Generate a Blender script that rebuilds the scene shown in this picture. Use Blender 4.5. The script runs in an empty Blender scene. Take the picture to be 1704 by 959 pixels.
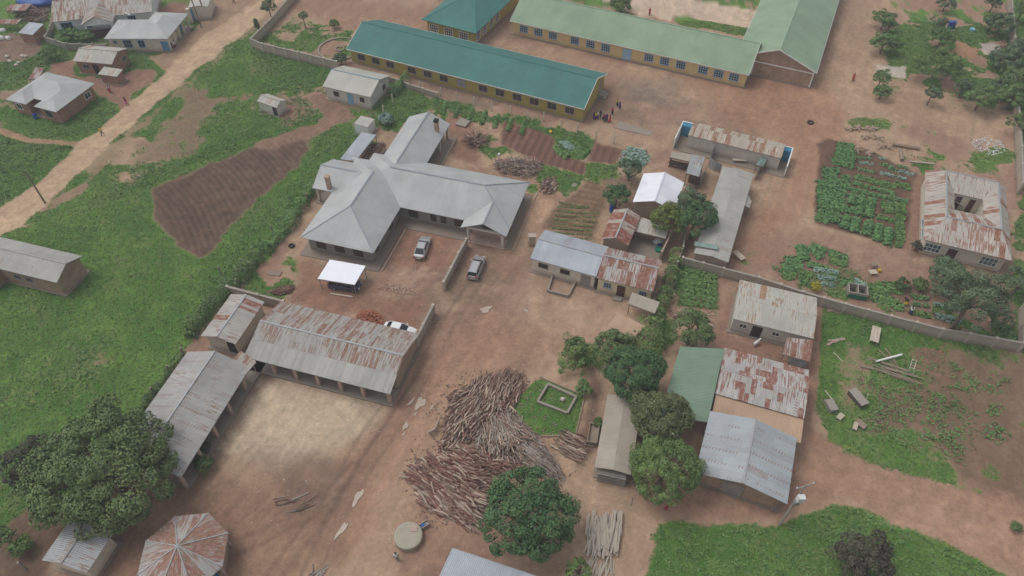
import bpy, bmesh, math, random
import numpy as np
from mathutils import Vector, Matrix
SC = bpy.context.scene
COL = SC.collection
R = math.radians
# ---------------------------------------------------------------- camera, sky, sun, exposure
CAM_H, CAM_F, CAM_P = 74.0, 1200.0, R(48)
cd = bpy.data.cameras.new("camera"); cam = bpy.data.objects.new("camera", cd); COL.objects.link(cam)
cam.location = (0, 0, CAM_H); cam.rotation_euler = (R(90) - CAM_P, 0, 0)
cd.sensor_width = 36.0; cd.lens = 36.0 * CAM_F / 1704.0; cd.clip_start = 0.5; cd.clip_end = 5000
SC.camera = cam
SUN_EL, SUN_AZ = R(62), R(160)          # azimuth measured from +X towards +Y
w = bpy.data.worlds.new("World"); SC.world = w; w.use_nodes = True
nt = w.node_tree; bg = nt.nodes["Background"]
sky = nt.nodes.new("ShaderNodeTexSky"); sky.sky_type = 'NISHITA'; sky.sun_disc = False
sky.sun_elevation = SUN_EL; sky.sun_rotation = R(90) - SUN_AZ
sky.air_density = 1.0; sky.dust_density = 4.0; sky.ozone_density = 1.0
hs = nt.nodes.new("ShaderNodeHueSaturation"); hs.inputs["Saturation"].default_value = 0.22
nt.links.new(sky.outputs[0], hs.inputs["Color"]); nt.links.new(hs.outputs[0], bg.inputs[0])
bg.inputs[1].default_value = 0.15
sd = bpy.data.lights.new("sun", 'SUN'); so = bpy.data.objects.new("sun", sd); COL.objects.link(so)
sd.energy = 0.62; sd.angle = R(25); sd.color = (1.0, 0.96, 0.9)
so.rotation_euler = Vector((math.cos(SUN_AZ)*math.cos(SUN_EL), math.sin(SUN_AZ)*math.cos(SUN_EL), math.sin(SUN_EL))).to_track_quat('Z', 'Y').to_euler()
so.location = (0, 60, 120)
SC.view_settings.view_transform = 'Standard'; SC.view_settings.look = 'None'
SC.view_settings.exposure = 0.04; SC.view_settings.gamma = 1.0
SC.render.engine = 'CYCLES'
SC.cycles.max_bounces = 5; SC.cycles.diffuse_bounces = 3; SC.cycles.volume_bounces = 0

# ---------------------------------------------------------------- survey: photograph pixel -> place
ZW = dict(a=(0,0,3.963),b=(400,0,3.963),c=(820,0,3.963),d=(1240,0,3.672),e=(0,230,3.551),f=(480,160,3.995),
          g=(480,360,3.995),h=(860,180,3.551),i=(1320,220,4.169),j=(1300,430,3.995),k=(860,370,3.689),
          l=(900,580,3.425),m=(1280,640,3.007),n=(230,460,3.424),o=(0,640,3.006),p=(440,600,2.671))
def Z(k, x, y):
    o = ZW[k]; return (o[0] + x/o[2], o[1] + y/o[2])
def ray(pt):
    x = (pt[0]-852.0)/CAM_F; y = (479.5-pt[1])/CAM_F
    return np.array([x, math.cos(CAM_P)+y*math.sin(CAM_P), -math.sin(CAM_P)+y*math.cos(CAM_P)])
def G(pt, h=0.0):
    d = ray(pt); t = (CAM_H-h)/-d[2]; return d[:2]*t
def ppm(pt, h=0.0):                      # pixels of the photo per metre at that spot
    d = ray(pt); return CAM_F/((CAM_H-h)/-d[2])
def GZ(k, *pts, h=0.0): return [G(Z(k, *q), h) for q in pts]

# ---------------------------------------------------------------- objects
def link(o, parent=None):
    COL.objects.link(o)
    if parent is not None: o.parent = parent
    return o
def tag(o, label=None, cat=None, group=None, kind=None):
    if label: o["label"] = label
    if cat: o["category"] = cat
    if group: o["group"] = group
    if kind: o["kind"] = kind
    return o
def thing(name, label, cat, loc=(0,0,0), rz=0.0, group=None):
    o = bpy.data.objects.new(name, None); o.empty_display_size = 0.3
    link(o); o.location = loc; o.rotation_euler = (0, 0, rz)
    return tag(o, label, cat, group)
class MB:
    """collects faces of one mesh"""
    def __init__(s): s.v = []; s.f = []; s.uv = []
    def add(s, vs, fs, uvs=None):
        b = len(s.v); s.v += [tuple(map(float, q)) for q in vs]
        for i, f in enumerate(fs):
            s.f.append([b+k for k in f])
            s.uv.append(uvs[i] if uvs else None)
    def box(s, x0, x1, y0, y1, z0, z1):
        s.add([(x0,y0,z0),(x1,y0,z0),(x1,y1,z0),(x0,y1,z0),(x0,y0,z1),(x1,y0,z1),(x1,y1,z1),(x0,y1,z1)],
              [(0,3,2,1),(4,5,6,7),(0,1,5,4),(1,2,6,5),(2,3,7,6),(3,0,4,7)])
    def beam(s, p, q, w, h, up=(0,0,1)):
        p = Vector(p); q = Vector(q); d = (q-p).normalized(); upv = Vector(up)
        if abs(d.dot(upv)) > .98: upv = Vector((1,0,0))
        sx = d.cross(upv).normalized()*w/2; sz = sx.cross(d).normalized()*h/2
        vs = [a+b for a in (p, q) for b in (-sx-sz, sx-sz, sx+sz, -sx+sz)]
        s.add(vs, [(0,1,2,3),(7,6,5,4),(0,4,5,1),(1,5,6,2),(2,6,7,3),(3,7,4,0)])
    def tube(s, pts, rs, n=6, caps=True):
        pts = [Vector(p) for p in pts]; vs = []; fs = []
        for i, p in enumerate(pts):
            d = (pts[min(i+1, len(pts)-1)] - pts[max(i-1, 0)]).normalized()
            a = Vector((0,0,1)) if abs(d.z) < .9 else Vector((1,0,0))
            x = d.cross(a).normalized(); y = d.cross(x).normalized()
            for k in range(n):
                t = 2*math.pi*k/n; vs.append(p + (x*math.cos(t)+y*math.sin(t))*rs[i])
        for i in range(len(pts)-1):
            for k in range(n):
                fs.append((i*n+k, i*n+(k+1)%n, (i+1)*n+(k+1)%n, (i+1)*n+k))
        if caps:
            fs.append(tuple(range(n))); fs.append(tuple((len(pts)-1)*n + k for k in reversed(range(n))))
        s.add(vs, fs)
    def prism(s, poly, z0, z1):
        n = len(poly)
        vs = [(q[0],q[1],z0) for q in poly] + [(q[0],q[1],z1) for q in poly]
        s.add(vs, [tuple(reversed(range(n))), tuple(range(n, 2*n))] + [(k,(k+1)%n,n+(k+1)%n,n+k) for k in range(n)])
    def ell(s, c, r, nu=10, nv=6):
        vs = [(c[0],c[1],c[2]-r[2])]; fs = []
        for j in range(1, nv):
            a = -math.pi/2 + math.pi*j/nv
            for i in range(nu):
                b = 2*math.pi*i/nu
                vs.append((c[0]+r[0]*math.cos(a)*math.cos(b), c[1]+r[1]*math.cos(a)*math.sin(b), c[2]+r[2]*math.sin(a)))
        vs.append((c[0],c[1],c[2]+r[2])); T = len(vs)-1
        for i in range(nu):
            fs.append((0, 1+(i+1)%nu, 1+i)); fs.append((T, T-nu+i, T-nu+(i+1)%nu))
        for j in range(nv-2):
            for i in range(nu):
                a = 1+j*nu+i; b = 1+j*nu+(i+1)%nu
                fs.append((a, b, b+nu, a+nu))
        s.add(vs, fs)
    def build(s, name, mat, parent=None, smooth=False, loc=None):
        me = bpy.data.meshes.new(name); me.from_pydata(s.v, [], s.f); me.update()
        if any(u is not None for u in s.uv):
            ul = me.uv_layers.new(name="UVMap"); buf = []
            for f, u in zip(s.f, s.uv): buf += [c for q in (u if u else [(0,0)]*len(f)) for c in q]
            ul.data.foreach_set("uv", buf)
        if mat: me.materials.append(mat)
        if smooth: me.polygons.foreach_set("use_smooth", [True]*len(me.polygons))
        o = bpy.data.objects.new(name, me)
        if loc is not None: o.location = loc
        return link(o, parent)
def copy_tree(o, parent=None):
    c = o.copy(); COL.objects.link(c)
    if parent is not None: c.parent = parent
    for ch in list(o.children): copy_tree(ch, c)
    return c

# ---------------------------------------------------------------- numpy noise
def _lat(seed, n=256): return np.random.RandomState(seed).rand(n, n)
def vnoise(x, y, sc, seed):
    L = _lat(seed); x = x/sc; y = y/sc
    xi = np.floor(x).astype(int); yi = np.floor(y).astype(int); fx = x-xi; fy = y-yi
    fx = fx*fx*(3-2*fx); fy = fy*fy*(3-2*fy)
    g = lambda a, b: L[a % 256, b % 256]
    return (g(xi,yi)*(1-fx)*(1-fy)+g(xi+1,yi)*fx*(1-fy)+g(xi,yi+1)*(1-fx)*fy+g(xi+1,yi+1)*fx*fy)
def fbm(x, y, sc, seed, o=4):
    a = 0; t = 0; amp = 1
    for i in range(o):
        a = a + amp*vnoise(x, y, sc/2**i, seed+i*7); t += amp; amp *= .55
    return a/t
def sstep(x, a, b):
    t = np.clip((x-a)/(b-a), 0, 1); return t*t*(3-2*t)
def sdf(P, X, Y):                        # signed distance, positive inside
    P = np.asarray(P, float); d = np.full(X.shape, 1e18); ins = np.zeros(X.shape, bool)
    for i in range(len(P)):
        a = P[i]; b = P[(i+1) % len(P)]; e = b-a
        wx = X-a[0]; wy = Y-a[1]; t = np.clip((wx*e[0]+wy*e[1])/max(e@e, 1e-9), 0, 1)
        d = np.minimum(d, (wx-e[0]*t)**2+(wy-e[1]*t)**2)
        c = ((a[1] <= Y) & (b[1] > Y)) | ((b[1] <= Y) & (a[1] > Y))
        if abs(e[1]) > 1e-9:
            xc = a[0]+(Y-a[1])/e[1]*e[0]; ins ^= (c & (X < xc))
    d = np.sqrt(d); return np.where(ins, d, -d)

# ---------------------------------------------------------------- materials
def nmat(name, rough=.8, metal=0.0, spec=.3):
    m = bpy.data.materials.new(name); m.use_nodes = True; b = m.node_tree.nodes["Principled BSDF"]
    b.inputs["Roughness"].default_value = rough; b.inputs["Metallic"].default_value = metal
    b.inputs["Specular IOR Level"].default_value = spec
    return m, m.node_tree, b
def N(nt, t, **k):
    n = nt.nodes.new(t)
    for a, v in k.items(): setattr(n, a, v)
    return n
def rgba(c): return (c[0], c[1], c[2], 1)
def mixc(nt, fac, a, b, blend='MIX'):
    m = N(nt, "ShaderNodeMix", data_type='RGBA', blend_type=blend)
    for sck, v in ((m.inputs[0], fac), (m.inputs[6], a), (m.inputs[7], b)):
        if isinstance(v, (int, float)): sck.default_value = v
        elif isinstance(v, tuple): sck.default_value = rgba(v)
        else: nt.links.new(v, sck)
    return m.outputs[2]
def mth(nt, op, a, b=0.0, c=None):
    m = N(nt, "ShaderNodeMath", operation=op)
    for i, v in enumerate((a, b) if c is None else (a, b, c)):
        if isinstance(v, (int, float)): m.inputs[i].default_value = v
        else: nt.links.new(v, m.inputs[i])
    return m.outputs[0]
def mrange(nt, v, a, b, lo=0.0, hi=1.0):
    m = N(nt, "ShaderNodeMapRange"); nt.links.new(v, m.inputs[0])
    for i, q in enumerate((a, b, lo, hi)): m.inputs[i+1].default_value = q
    return m.outputs[0]
def noise(nt, vec, sc, detail=4, rough=.55, dim='3D'):
    n = N(nt, "ShaderNodeTexNoise", noise_dimensions=dim); n.inputs["Scale"].default_value = sc
    n.inputs["Detail"].default_value = detail; n.inputs["Roughness"].default_value = rough
    if vec is not None: nt.links.new(vec, n.inputs["Vector"])
    return n.outputs[0]
def bump(nt, b, h, dist=.02, st=.5):
    n = N(nt, "ShaderNodeBump"); n.inputs["Distance"].default_value = dist; n.inputs["Strength"].default_value = st
    nt.links.new(h, n.inputs["Height"]); nt.links.new(n.outputs[0], b.inputs["Normal"])
def objco(nt): return N(nt, "ShaderNodeTexCoord").outputs["Object"]
MC = {}
def paint(name, c, var=.18, rough=.75, sc=1.2, dirt=None, dirt_amt=.5, spec=.3, metal=0.0):
    """a painted or plain surface with blotchy wear"""
    if name in MC: return MC[name]
    m, nt, b = nmat(name, rough, metal, spec); co = objco(nt)
    n1 = noise(nt, co, sc, 5); n2 = noise(nt, co, sc*7, 3)
    f = mth(nt, 'ADD', mth(nt, 'MULTIPLY', n1, .7), mth(nt, 'MULTIPLY', n2, .3))
    f = mrange(nt, f, .3, .7)
    d = dirt or tuple(q*(1-2*var) for q in c)
    col = mixc(nt, f, tuple(q*(1-var) for q in c), tuple(min(1, q*(1+var*.6)) for q in c))
    if dirt:
        sep = N(nt, "ShaderNodeSeparateXYZ"); nt.links.new(co, sep.inputs[0])
        low = mrange(nt, mth(nt, 'ADD', sep.outputs[2], mth(nt, 'MULTIPLY', n1, -1.2)), -.5, .25, dirt_amt, 0)
        sp = mrange(nt, noise(nt, co, sc*.8, 6, .7), .55, .75, 0, dirt_amt*.6)
        col = mixc(nt, mth(nt, 'MAXIMUM', low, sp), col, dirt)
    nt.links.new(col, b.inputs["Base Color"]); bump(nt, b, n2, .01, .3)
    MC[name] = m; return m
def brick(name, c1, c2, mortar, sc=1.0):
    if name in MC: return MC[name]
    m, nt, b = nmat(name, .9); co = objco(nt)
    sep = N(nt, "ShaderNodeSeparateXYZ"); nt.links.new(co, sep.inputs[0])
    cmb = N(nt, "ShaderNodeCombineXYZ")
    nt.links.new(mth(nt, 'ADD', sep.outputs[0], sep.outputs[1]), cmb.inputs[0]); nt.links.new(sep.outputs[2], cmb.inputs[1])
    t = N(nt, "ShaderNodeTexBrick"); nt.links.new(cmb.outputs[0], t.inputs["Vector"])
    t.inputs["Color1"].default_value = rgba(c1); t.inputs["Color2"].default_value = rgba(c2); t.inputs["Mortar"].default_value = rgba(mortar)
    t.inputs["Scale"].default_value = 1.0; t.inputs["Brick Width"].default_value = .32*sc; t.inputs["Row Height"].default_value = .16*sc; t.inputs["Mortar Size"].default_value = .018
    n1 = mrange(nt, noise(nt, co, 1.1, 6, .65), .3, .7, .7, 1.15)
    col = mixc(nt, 1.0, t.outputs[0], n1, 'MULTIPLY')
    nt.links.new(col, b.inputs["Base Color"]); MC[name] = m; return m
RUST = (.19, .075, .045)
def tin(name, base, rust=.3, vmin=None, sheet=.8, row=2.4, streak=.3, nail=0.0, tone=.12, rough=.6, rustc=RUST, rustd=None, rows_only=None, dirt=.25, dirtc=(.24,.20,.16), offs=0.0, metal=.04):
    """corrugated roofing: u along the eave, v up the slope, in metres. Whole rusty sheets, streaks, rows of nail rust."""
    if name in MC: return MC[name]
    m, nt, b = nmat(name, rough, metal, .35)
    uv = N(nt, "ShaderNodeUVMap").outputs[0]; sep = N(nt, "ShaderNodeSeparateXYZ"); nt.links.new(uv, sep.inputs[0])
    u, v = sep.outputs[0], sep.outputs[1]
    def vec(a, c, z=0.0):
        q = N(nt, "ShaderNodeCombineXYZ")
        for i, t in enumerate((a, c, z)):
            if isinstance(t, (int, float)): q.inputs[i].default_value = t
            else: nt.links.new(t, q.inputs[i])
        return q.outputs[0]
    cu = mth(nt, 'FLOOR', mth(nt, 'DIVIDE', u, sheet)); cv = mth(nt, 'FLOOR', mth(nt, 'DIVIDE', v, row))
    wn = N(nt, "ShaderNodeTexWhiteNoise", noise_dimensions='3D'); nt.links.new(vec(cu, cv, offs), wn.inputs["Vector"])
    wsep = N(nt, "ShaderNodeSeparateColor"); nt.links.new(wn.outputs["Color"], wsep.inputs[0])
    r1, r2, r3 = wsep.outputs
    tonef = mrange(nt, r2, 0, 1, 1-tone, 1+tone*.6)
    n_big = noise(nt, vec(mth(nt,'MULTIPLY',u,.35), mth(nt,'MULTIPLY',v,.3), offs+.5), 1.0, 4)
    basec = mixc(nt, 1.0, mixc(nt, mrange(nt, n_big, .35, .65), tuple(q*.86 for q in base), tuple(min(1, q*1.06) for q in base)), tonef, 'MULTIPLY')
    # streaks running down the slope
    st = noise(nt, vec(mth(nt,'MULTIPLY',u,5.5), mth(nt,'MULTIPLY',v,.55), offs), 1.0, 5, .6)
    dirtf = mrange(nt, st, .5, .72, 0, dirt)
    col = mixc(nt, dirtf, basec, dirtc)
    stf = mrange(nt, mth(nt, 'ADD', st, mth(nt, 'MULTIPLY', mth(nt,'SUBTRACT', n_big, .5), .55)), .60-streak*.22, .70-streak*.22)
    gate = mrange(nt, r1, 1-rust-.02, 1-rust+.02)       # whole rusty sheets
    edge = mrange(nt, noise(nt, vec(mth(nt,'MULTIPLY',u,3.0), mth(nt,'MULTIPLY',v,1.1), offs+3), 1.0, 5, .7), .36, .50, .15, 1)
    rf = mth(nt, 'MULTIPLY', gate, edge)
    if streak > 0: rf = mth(nt, 'MAXIMUM', rf, mth(nt, 'MULTIPLY', stf, .85))
    if vmin: rf = mth(nt, 'MULTIPLY', rf, mth(nt, 'MAXIMUM', mrange(nt, v, vmin-.05, vmin+.05), mrange(nt, u, 30.4, 30.6)))
    if nail > 0:
        fr = mth(nt, 'FRACT', mth(nt, 'DIVIDE', u, 1.65)); 
        band = mth(nt, 'MULTIPLY', mrange(nt, fr, .30, .36), mrange(nt, fr, .56, .50))
        comb = mrange(nt, mth(nt, 'SINE', mth(nt, 'ADD', mth(nt,'MULTIPLY', v, 2*math.pi/.36), mth(nt,'MULTIPLY', u, 6.0))), .0, .6)
        g2 = mrange(nt, noise(nt, vec(mth(nt,'MULTIPLY',v,.55), mth(nt,'MULTIPLY',mth(nt,'FLOOR',mth(nt,'DIVIDE',u,1.65)),.23), offs+7), 1.0, 2), .62-nail*.16, .68-nail*.16)
        rf = mth(nt, 'MAXIMUM', rf, mth(nt, 'MULTIPLY', mth(nt, 'MULTIPLY', band, comb), mth(nt, 'MULTIPLY', g2, .7)))
    rn = mrange(nt, noise(nt, vec(mth(nt,'MULTIPLY',u,2.2), mth(nt,'MULTIPLY',v,2.2), 2), 1.0, 4), .3, .7)
    rc = mixc(nt, rn, rustd or tuple(q*.75 for q in rustc), tuple(q*1.35 for q in rustc))
    col = mixc(nt, rf, col, rc)
    # overlaps between sheets
    fu = mth(nt, 'FRACT', mth(nt, 'DIVIDE', u, sheet)); fv = mth(nt, 'FRACT', mth(nt, 'DIVIDE', v, row))
    lap = mth(nt, 'MAXIMUM', mrange(nt, fu, .05, .0, 0, .6), mrange(nt, fv, .025, .0, 0, 1))
    col = mixc(nt, mth(nt, 'MULTIPLY', lap, .33), col, tuple(q*.45 for q in base))
    nt.links.new(col, b.inputs["Base Color"])
    nt.links.new(mrange(nt, rf, 0, 1, rough, .92), b.inputs["Roughness"])
    nt.links.new(mrange(nt, rf, 0, 1, metal, 0), b.inputs["Metallic"])
    cor = mth(nt, 'SINE', mth(nt, 'MULTIPLY', u, 2*math.pi/.2))
    dent = noise(nt, vec(mth(nt,'MULTIPLY',u,.9), mth(nt,'MULTIPLY',v,.6), 9), 1.0, 3)
    hgt = mth(nt, 'ADD', mth(nt, 'MULTIPLY', cor, .5), mth(nt, 'MULTIPLY', dent, 2.5))
    bump(nt, b, hgt, .035, .8)
    MC[name] = m; return m
# ================================================================ GROUND
def S(hexs):                              # sRGB 0-255 -> linear
    return np.array([((q/255+.055)/1.055)**2.4 if q > 10 else q/3294 for q in hexs])
def axis(lo, hi, step, far, n):
    core = np.arange(lo, hi+step/2, step); g = np.geomspace(2, far, n)
    return np.concatenate([lo-g[::-1], core, hi+g])
gx = axis(-114, 114, .23, 2500, 26); gy = axis(18, 142, .22, 2500, 26)
X, Y = np.meshgrid(gx, gy); NY, NX = X.shape
q1 = fbm(X, Y, 9, 1, 5); q2 = fbm(X, Y, 3, 2, 5); q3 = fbm(X, Y, .9, 3, 4); q4 = fbm(X, Y, 22, 5, 4); q5 = fbm(X, Y, .5, 13, 2)
RAW = dict(red=(150,121,105), tan=(168,143,122), dark=(122,101,89), grey=(128,116,106))
RAW = {k: S(v) for k, v in RAW.items()}
def lerp(a, b, t): return a*(1-t[..., None]) + b*t[..., None]
def streaks(ang, sl, sw, seed):
    c, s = math.cos(ang), math.sin(ang); U = X*c+Y*s; V = -X*s+Y*c
    U = U + 2.5*vnoise(X, Y, 14, seed+50); V = V + 1.5*vnoise(X, Y, 9, seed+60)
    return fbm(U*(sw/sl), V, sw, seed, 4)
colr = lerp(np.broadcast_to(RAW['red'], X.shape+(3,)), RAW['tan'], sstep(q1+.45*(q2-.5), .30, .58))
colr = lerp(colr, RAW['dark'], sstep(q4*.6+q2*.4, .5, .66)*.75)
worn = fbm(X, Y, 16, 91, 4); grass = np.zeros_like(X); lush = np.zeros_like(X); hgt = (q2-.5)*.08
def dirt(P, c, soft=1.0, amp=2.0, k=1.0, keep=.0, bare=True, h=0.0):
    """stain the ground inside polygon P with earth colour c"""
    global colr, grass, lush, hgt
    P = np.array(P); lo = P.min(0)-4; hi = P.max(0)+4
    ii = slice(*np.searchsorted(gy, [lo[1], hi[1]])); jj = slice(*np.searchsorted(gx, [lo[0], hi[0]]))
    x, y = X[ii, jj], Y[ii, jj]
    d = sdf(P, x, y)+(q2[ii, jj]-.5)*amp*2+(q3[ii, jj]-.5)*amp*.8
    m = sstep(d, -soft, soft)*k
    c = S(c) if max(c) > 1 else np.array(c)
    cc = c[None, None]*(.86+.28*q3[ii, jj][..., None])*(.92+.16*q2[ii, jj][..., None])
    if keep: cc = cc*(1-keep)+colr[ii, jj]*keep
    colr[ii, jj] = colr[ii, jj]*(1-m[..., None])+cc*m[..., None]
    if bare: grass[ii, jj] *= (1-m); lush[ii, jj] *= (1-m)
    hgt[ii, jj] += h*m
    return ii, jj, m
def green(P, k=1.0, soft=.6, amp=2.0, lu=0.0, patch=0.0, psc=1):
    """grow grass inside polygon P; lu = weedy, patch = broken up by bare earth"""
    P = np.array(P); lo = P.min(0)-4; hi = P.max(0)+4
    ii = slice(*np.searchsorted(gy, [lo[1], hi[1]])); jj = slice(*np.searchsorted(gx, [lo[0], hi[0]]))
    x, y = X[ii, jj], Y[ii, jj]
    d = sdf(P, x, y)+(q2[ii, jj]-.5)*amp*2+(q3[ii, jj]-.5)*amp*.8
    m = sstep(d, -soft, soft)*k
    if patch:
        n = q1[ii, jj]*.55+q2[ii, jj]*.45
        m = m*sstep(n, .40+patch*.16-.04, .40+patch*.16+.05)
    grass[ii, jj] = np.maximum(grass[ii, jj], m); lush[ii, jj] = np.maximum(lush[ii, jj], m*lu)
def px(*pts): return [G(q) for q in pts]
# big left fields
green(px((-420,-160),(520,-80),(476,0),(438,28),(418,76),(560,112),(660,140),(640,180),(590,200),(560,240),(520,300),(500,345),(455,420),(400,470),(330,545),(300,590),(240,690),(200,760),(160,860),(60,930),(-100,1000),(-420,1000)), amp=1.5, lu=.12)
green(px((425,84),(560,118),(640,142),(520,190),(440,150)), lu=.7)
green(px((440,150),(500,135),(560,150),(535,200),(470,232),(350,262),(300,280),(250,310),(180,330),(230,275),(330,250),(420,205)), lu=.75)
green(px((520,215),(560,205),(600,225),(640,245),(560,270),(500,340),(430,430),(350,510),(330,470),(400,400),(470,330),(520,265)), lu=.55)
green(px((0,225),(60,235),(130,245),(90,275),(40,315),(0,335),(-80,380),(-80,215)), lu=.85)
green(px((30,195),(90,208),(150,175),(180,172),(195,185),(140,225),(60,225)), lu=.6)
green(px((60,72),(95,70),(120,100),(70,115),(20,140),(0,150),(-30,110)), lu=.8)
green(px((215,88),(260,92),(255,115),(215,118)), lu=.5)
# compound greens
green(px((432,70),(500,20),(560,36),(590,50),(575,105),(545,98)), k=.85, patch=.35)
green([G((565+36*math.cos(t), 81+19*math.sin(t))) for t in np.linspace(0,6.28,12)[:-1]], k=.8, patch=.2)
green(px((617,186),(652,140),(700,155),(790,185),(852,196),(850,206),(790,204),(765,222),(735,200),(712,185),(690,192),(664,222),(632,212)), lu=.9)
green(px((775,212),(840,235),(855,252),(820,262),(800,250)), lu=.4, patch=.1)
green(px((848,192),(900,204),(990,234),(1000,250),(972,266),(933,258),(920,236),(880,222)), lu=.8)
green(px((974,272),(1036,272),(1030,300),(996,306),(974,302)), lu=.5)
green(px((905,270),(975,290),(965,318),(930,338),(918,320),(890,300)), lu=.45, patch=.1)
green(px((850,290),(920,300),(925,330),(880,330)), k=.8, patch=.3)
green(px((897,628),(973,658),(958,723),(895,725),(850,675)), amp=.2, soft=.3)
green(px((1127,440),(1196,468),(1190,519),(1125,511)), amp=.6, lu=.6)
green(px((1105,505),(1130,500),(1120,560),(1092,600),(1080,570)), patch=.3, lu=.5)
green(px((470,455),(510,462),(505,490),(440,500),(400,480),(430,445)), lu=.3, patch=.25)
green(px((470,430),(520,440),(500,460),(460,455)), k=.7, patch=.4)
green(px((630,500),(655,505),(650,525),(630,520)), k=.7)
green(px((1235,385),(1280,390),(1275,412),(1235,408)), k=.45, patch=.3)
green(px((1228,414),(1265,418),(1258,448),(1230,440)), k=.75)
green(px((920,560),(1000,570),(1000,620),(940,625)), k=.6, patch=.3)
green(px((700,810),(740,800),(800,850),(850,880),(800,880),(720,860)), lu=.4, patch=.2)
# top of the picture
green(px((938,-10),(1000,-5),(1045,20),(960,8)), k=.8); green(px((1060,-40),(1290,-30),(1292,20),(1180,8)), k=.8, patch=.25)
green(px((1118,25),(1280,50),(1282,68),(1130,42)), k=.85)
# right hand side
RT = px((1470,150),(1478,110),(1460,70),(1490,30),(1470,-60),(1690,-60),(1690,200),(1610,195),(1560,170),(1500,165))
green(RT, k=1, patch=.45, lu=.25)
green(px((1520,20),(1570,10),(1690,40),(1690,160),(1600,170),(1540,130)), patch=.25, lu=.45)
green(px((1676,-60),(1900,-60),(1900,460),(1694,420),(1688,200)), lu=.5)
green(px((1408,195),(1480,195),(1482,215),(1410,215)), k=.9, patch=.5)
green(px((1505,212),(1560,222),(1590,255),(1560,270),(1520,230)), k=.85, patch=.2)
green(px((1530,245),(1680,250),(1690,290),(1600,300),(1550,285)), k=.8, patch=.5)
green(px((1500,255),(1560,262),(1555,290),(1530,300)), lu=.2)
green(px((1690,430),(1800,420),(1800,620),(1700,590)), lu=.4)
green(px((1290,445),(1300,408),(1345,404),(1412,425),(1440,470),(1500,462),(1520,500),(1600,540),(1580,548),(1440,505),(1330,470)), lu=.9, patch=.15)
green(px((1520,500),(1600,510),(1690,560),(1680,580),(1600,548)), lu=.5, patch=.3)
green(px((1363,505),(1590,560),(1760,610),(1760,860),(1704,842),(1563,806),(1480,783),(1413,763),(1380,738),(1355,690)), k=.9, amp=1.4)
green(px((1366,508),(1500,545),(1500,560),(1420,560),(1370,540)), lu=.5)
green(px((1068,970),(1088,890),(1108,868),(1240,870),(1300,868),(1347,850),(1393,836),(1430,840),(1513,876),(1563,896),(1640,936),(1690,970),(1690,1100),(1050,1100)), amp=1.0, lu=.55)
green(px((1668,868),(1700,868),(1700,890),(1670,888)), lu=.6)
green(px((1477,128),(1529,131),(1540,169),(1512,173),(1493,161)), lu=.2, patch=.15)
green(px((1545,150),(1600,160),(1615,185),(1575,185)), lu=.3, patch=.15)
# earth
dirt(px((245,315),(330,281),(430,240),(503,221),(518,240),(500,276),(430,335),(390,372),(345,426),(331,430),(290,400),(262,362)), (98,80,70), .7, 1.4)
dirt(px((224,268),(243,235),(285,192),(318,150),(350,150),(345,185),(345,228),(320,258),(262,272)), (122,106,88), 1.6, 2.4, k=.7)
dirt(px((395,105),(440,100),(465,125),(420,135)), (120,100,82), 2, 2, k=.45)
dirt(px((300,160),(345,130),(360,150),(330,190)), (120,104,84), 2, 2, k=.4)
dirt(px((508,160),(528,153),(565,172),(592,196),(565,205),(520,228),(470,243),(430,252),(418,240),(470,222),(528,206),(538,193),(520,176)), (132,106,92), .7, 1.2)
dirt(px((448,172),(492,178),(490,196),(450,192)), (130,104,88), .8, 1)
dirt(px((75,338),(125,312),(148,287),(178,268),(172,288),(135,322),(100,338),(60,365),(48,375)), (140,118,98), .8, 1.6, k=.75)
dirt(px((135,286),(194,230),(260,175),(323,121),(430,33),(440,38),(335,128),(275,182),(205,245),(145,300)), (128,116,88), 1.2, 1.5, k=.6)
dirt(px((85,108),(122,100),(130,125),(165,130),(205,122),(262,112),(262,130),(222,158),(205,182),(182,172),(160,158),(130,135),(100,122)), (138,108,94), .6, 1.2)
dirt(px((0,60),(62,55),(75,85),(40,100),(-40,110),(-40,60)), (122,102,88), .8, 1.5)
dirt(px((0,211),(50,230),(134,237),(134,243),(45,238),(-10,219)), (150,124,100), .3, .5)
dirt(px((257,12),(312,0),(312,22),(268,24)), (138,108,94), .4, .4)
dirt(px((268,60),(275,88),(245,92),(262,112),(290,118),(340,70),(380,40),(470,-40),(350,-40),(345,25),(318,52)), (150,126,106), .8, 1.5)
dirt(px((-200,520),(-20,366),(0,348),(56,309),(93,275),(144,230),(161,222),(209,177),(277,119),(330,66),(373,38),(430,0),(490,-40),(540,-50),(476,0),(438,28),(400,60),(323,121),(260,175),(194,230),(135,286),(84,334),(37,376),(0,393),(-200,560)), (184,159,134), .5, .8, keep=.1)
dirt(px((100,268),(140,236),(150,225),(165,226),(120,275),(60,318),(0,360),(0,350),(56,309)), (168,144,120), .8, 1, k=.4, bare=False)
dirt(px((0,870),(70,830),(110,860),(150,890),(110,930),(20,980),(-60,980)), (96,76,64), 1.0, 2.0, k=.8)
dirt(px((140,590),(170,570),(190,600),(150,640)), (118,98,78), 2, 2, k=.5)
dirt(px((290,440),(340,440),(340,470),(300,475)), (126,104,84), 2, 2, k=.4)
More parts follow.
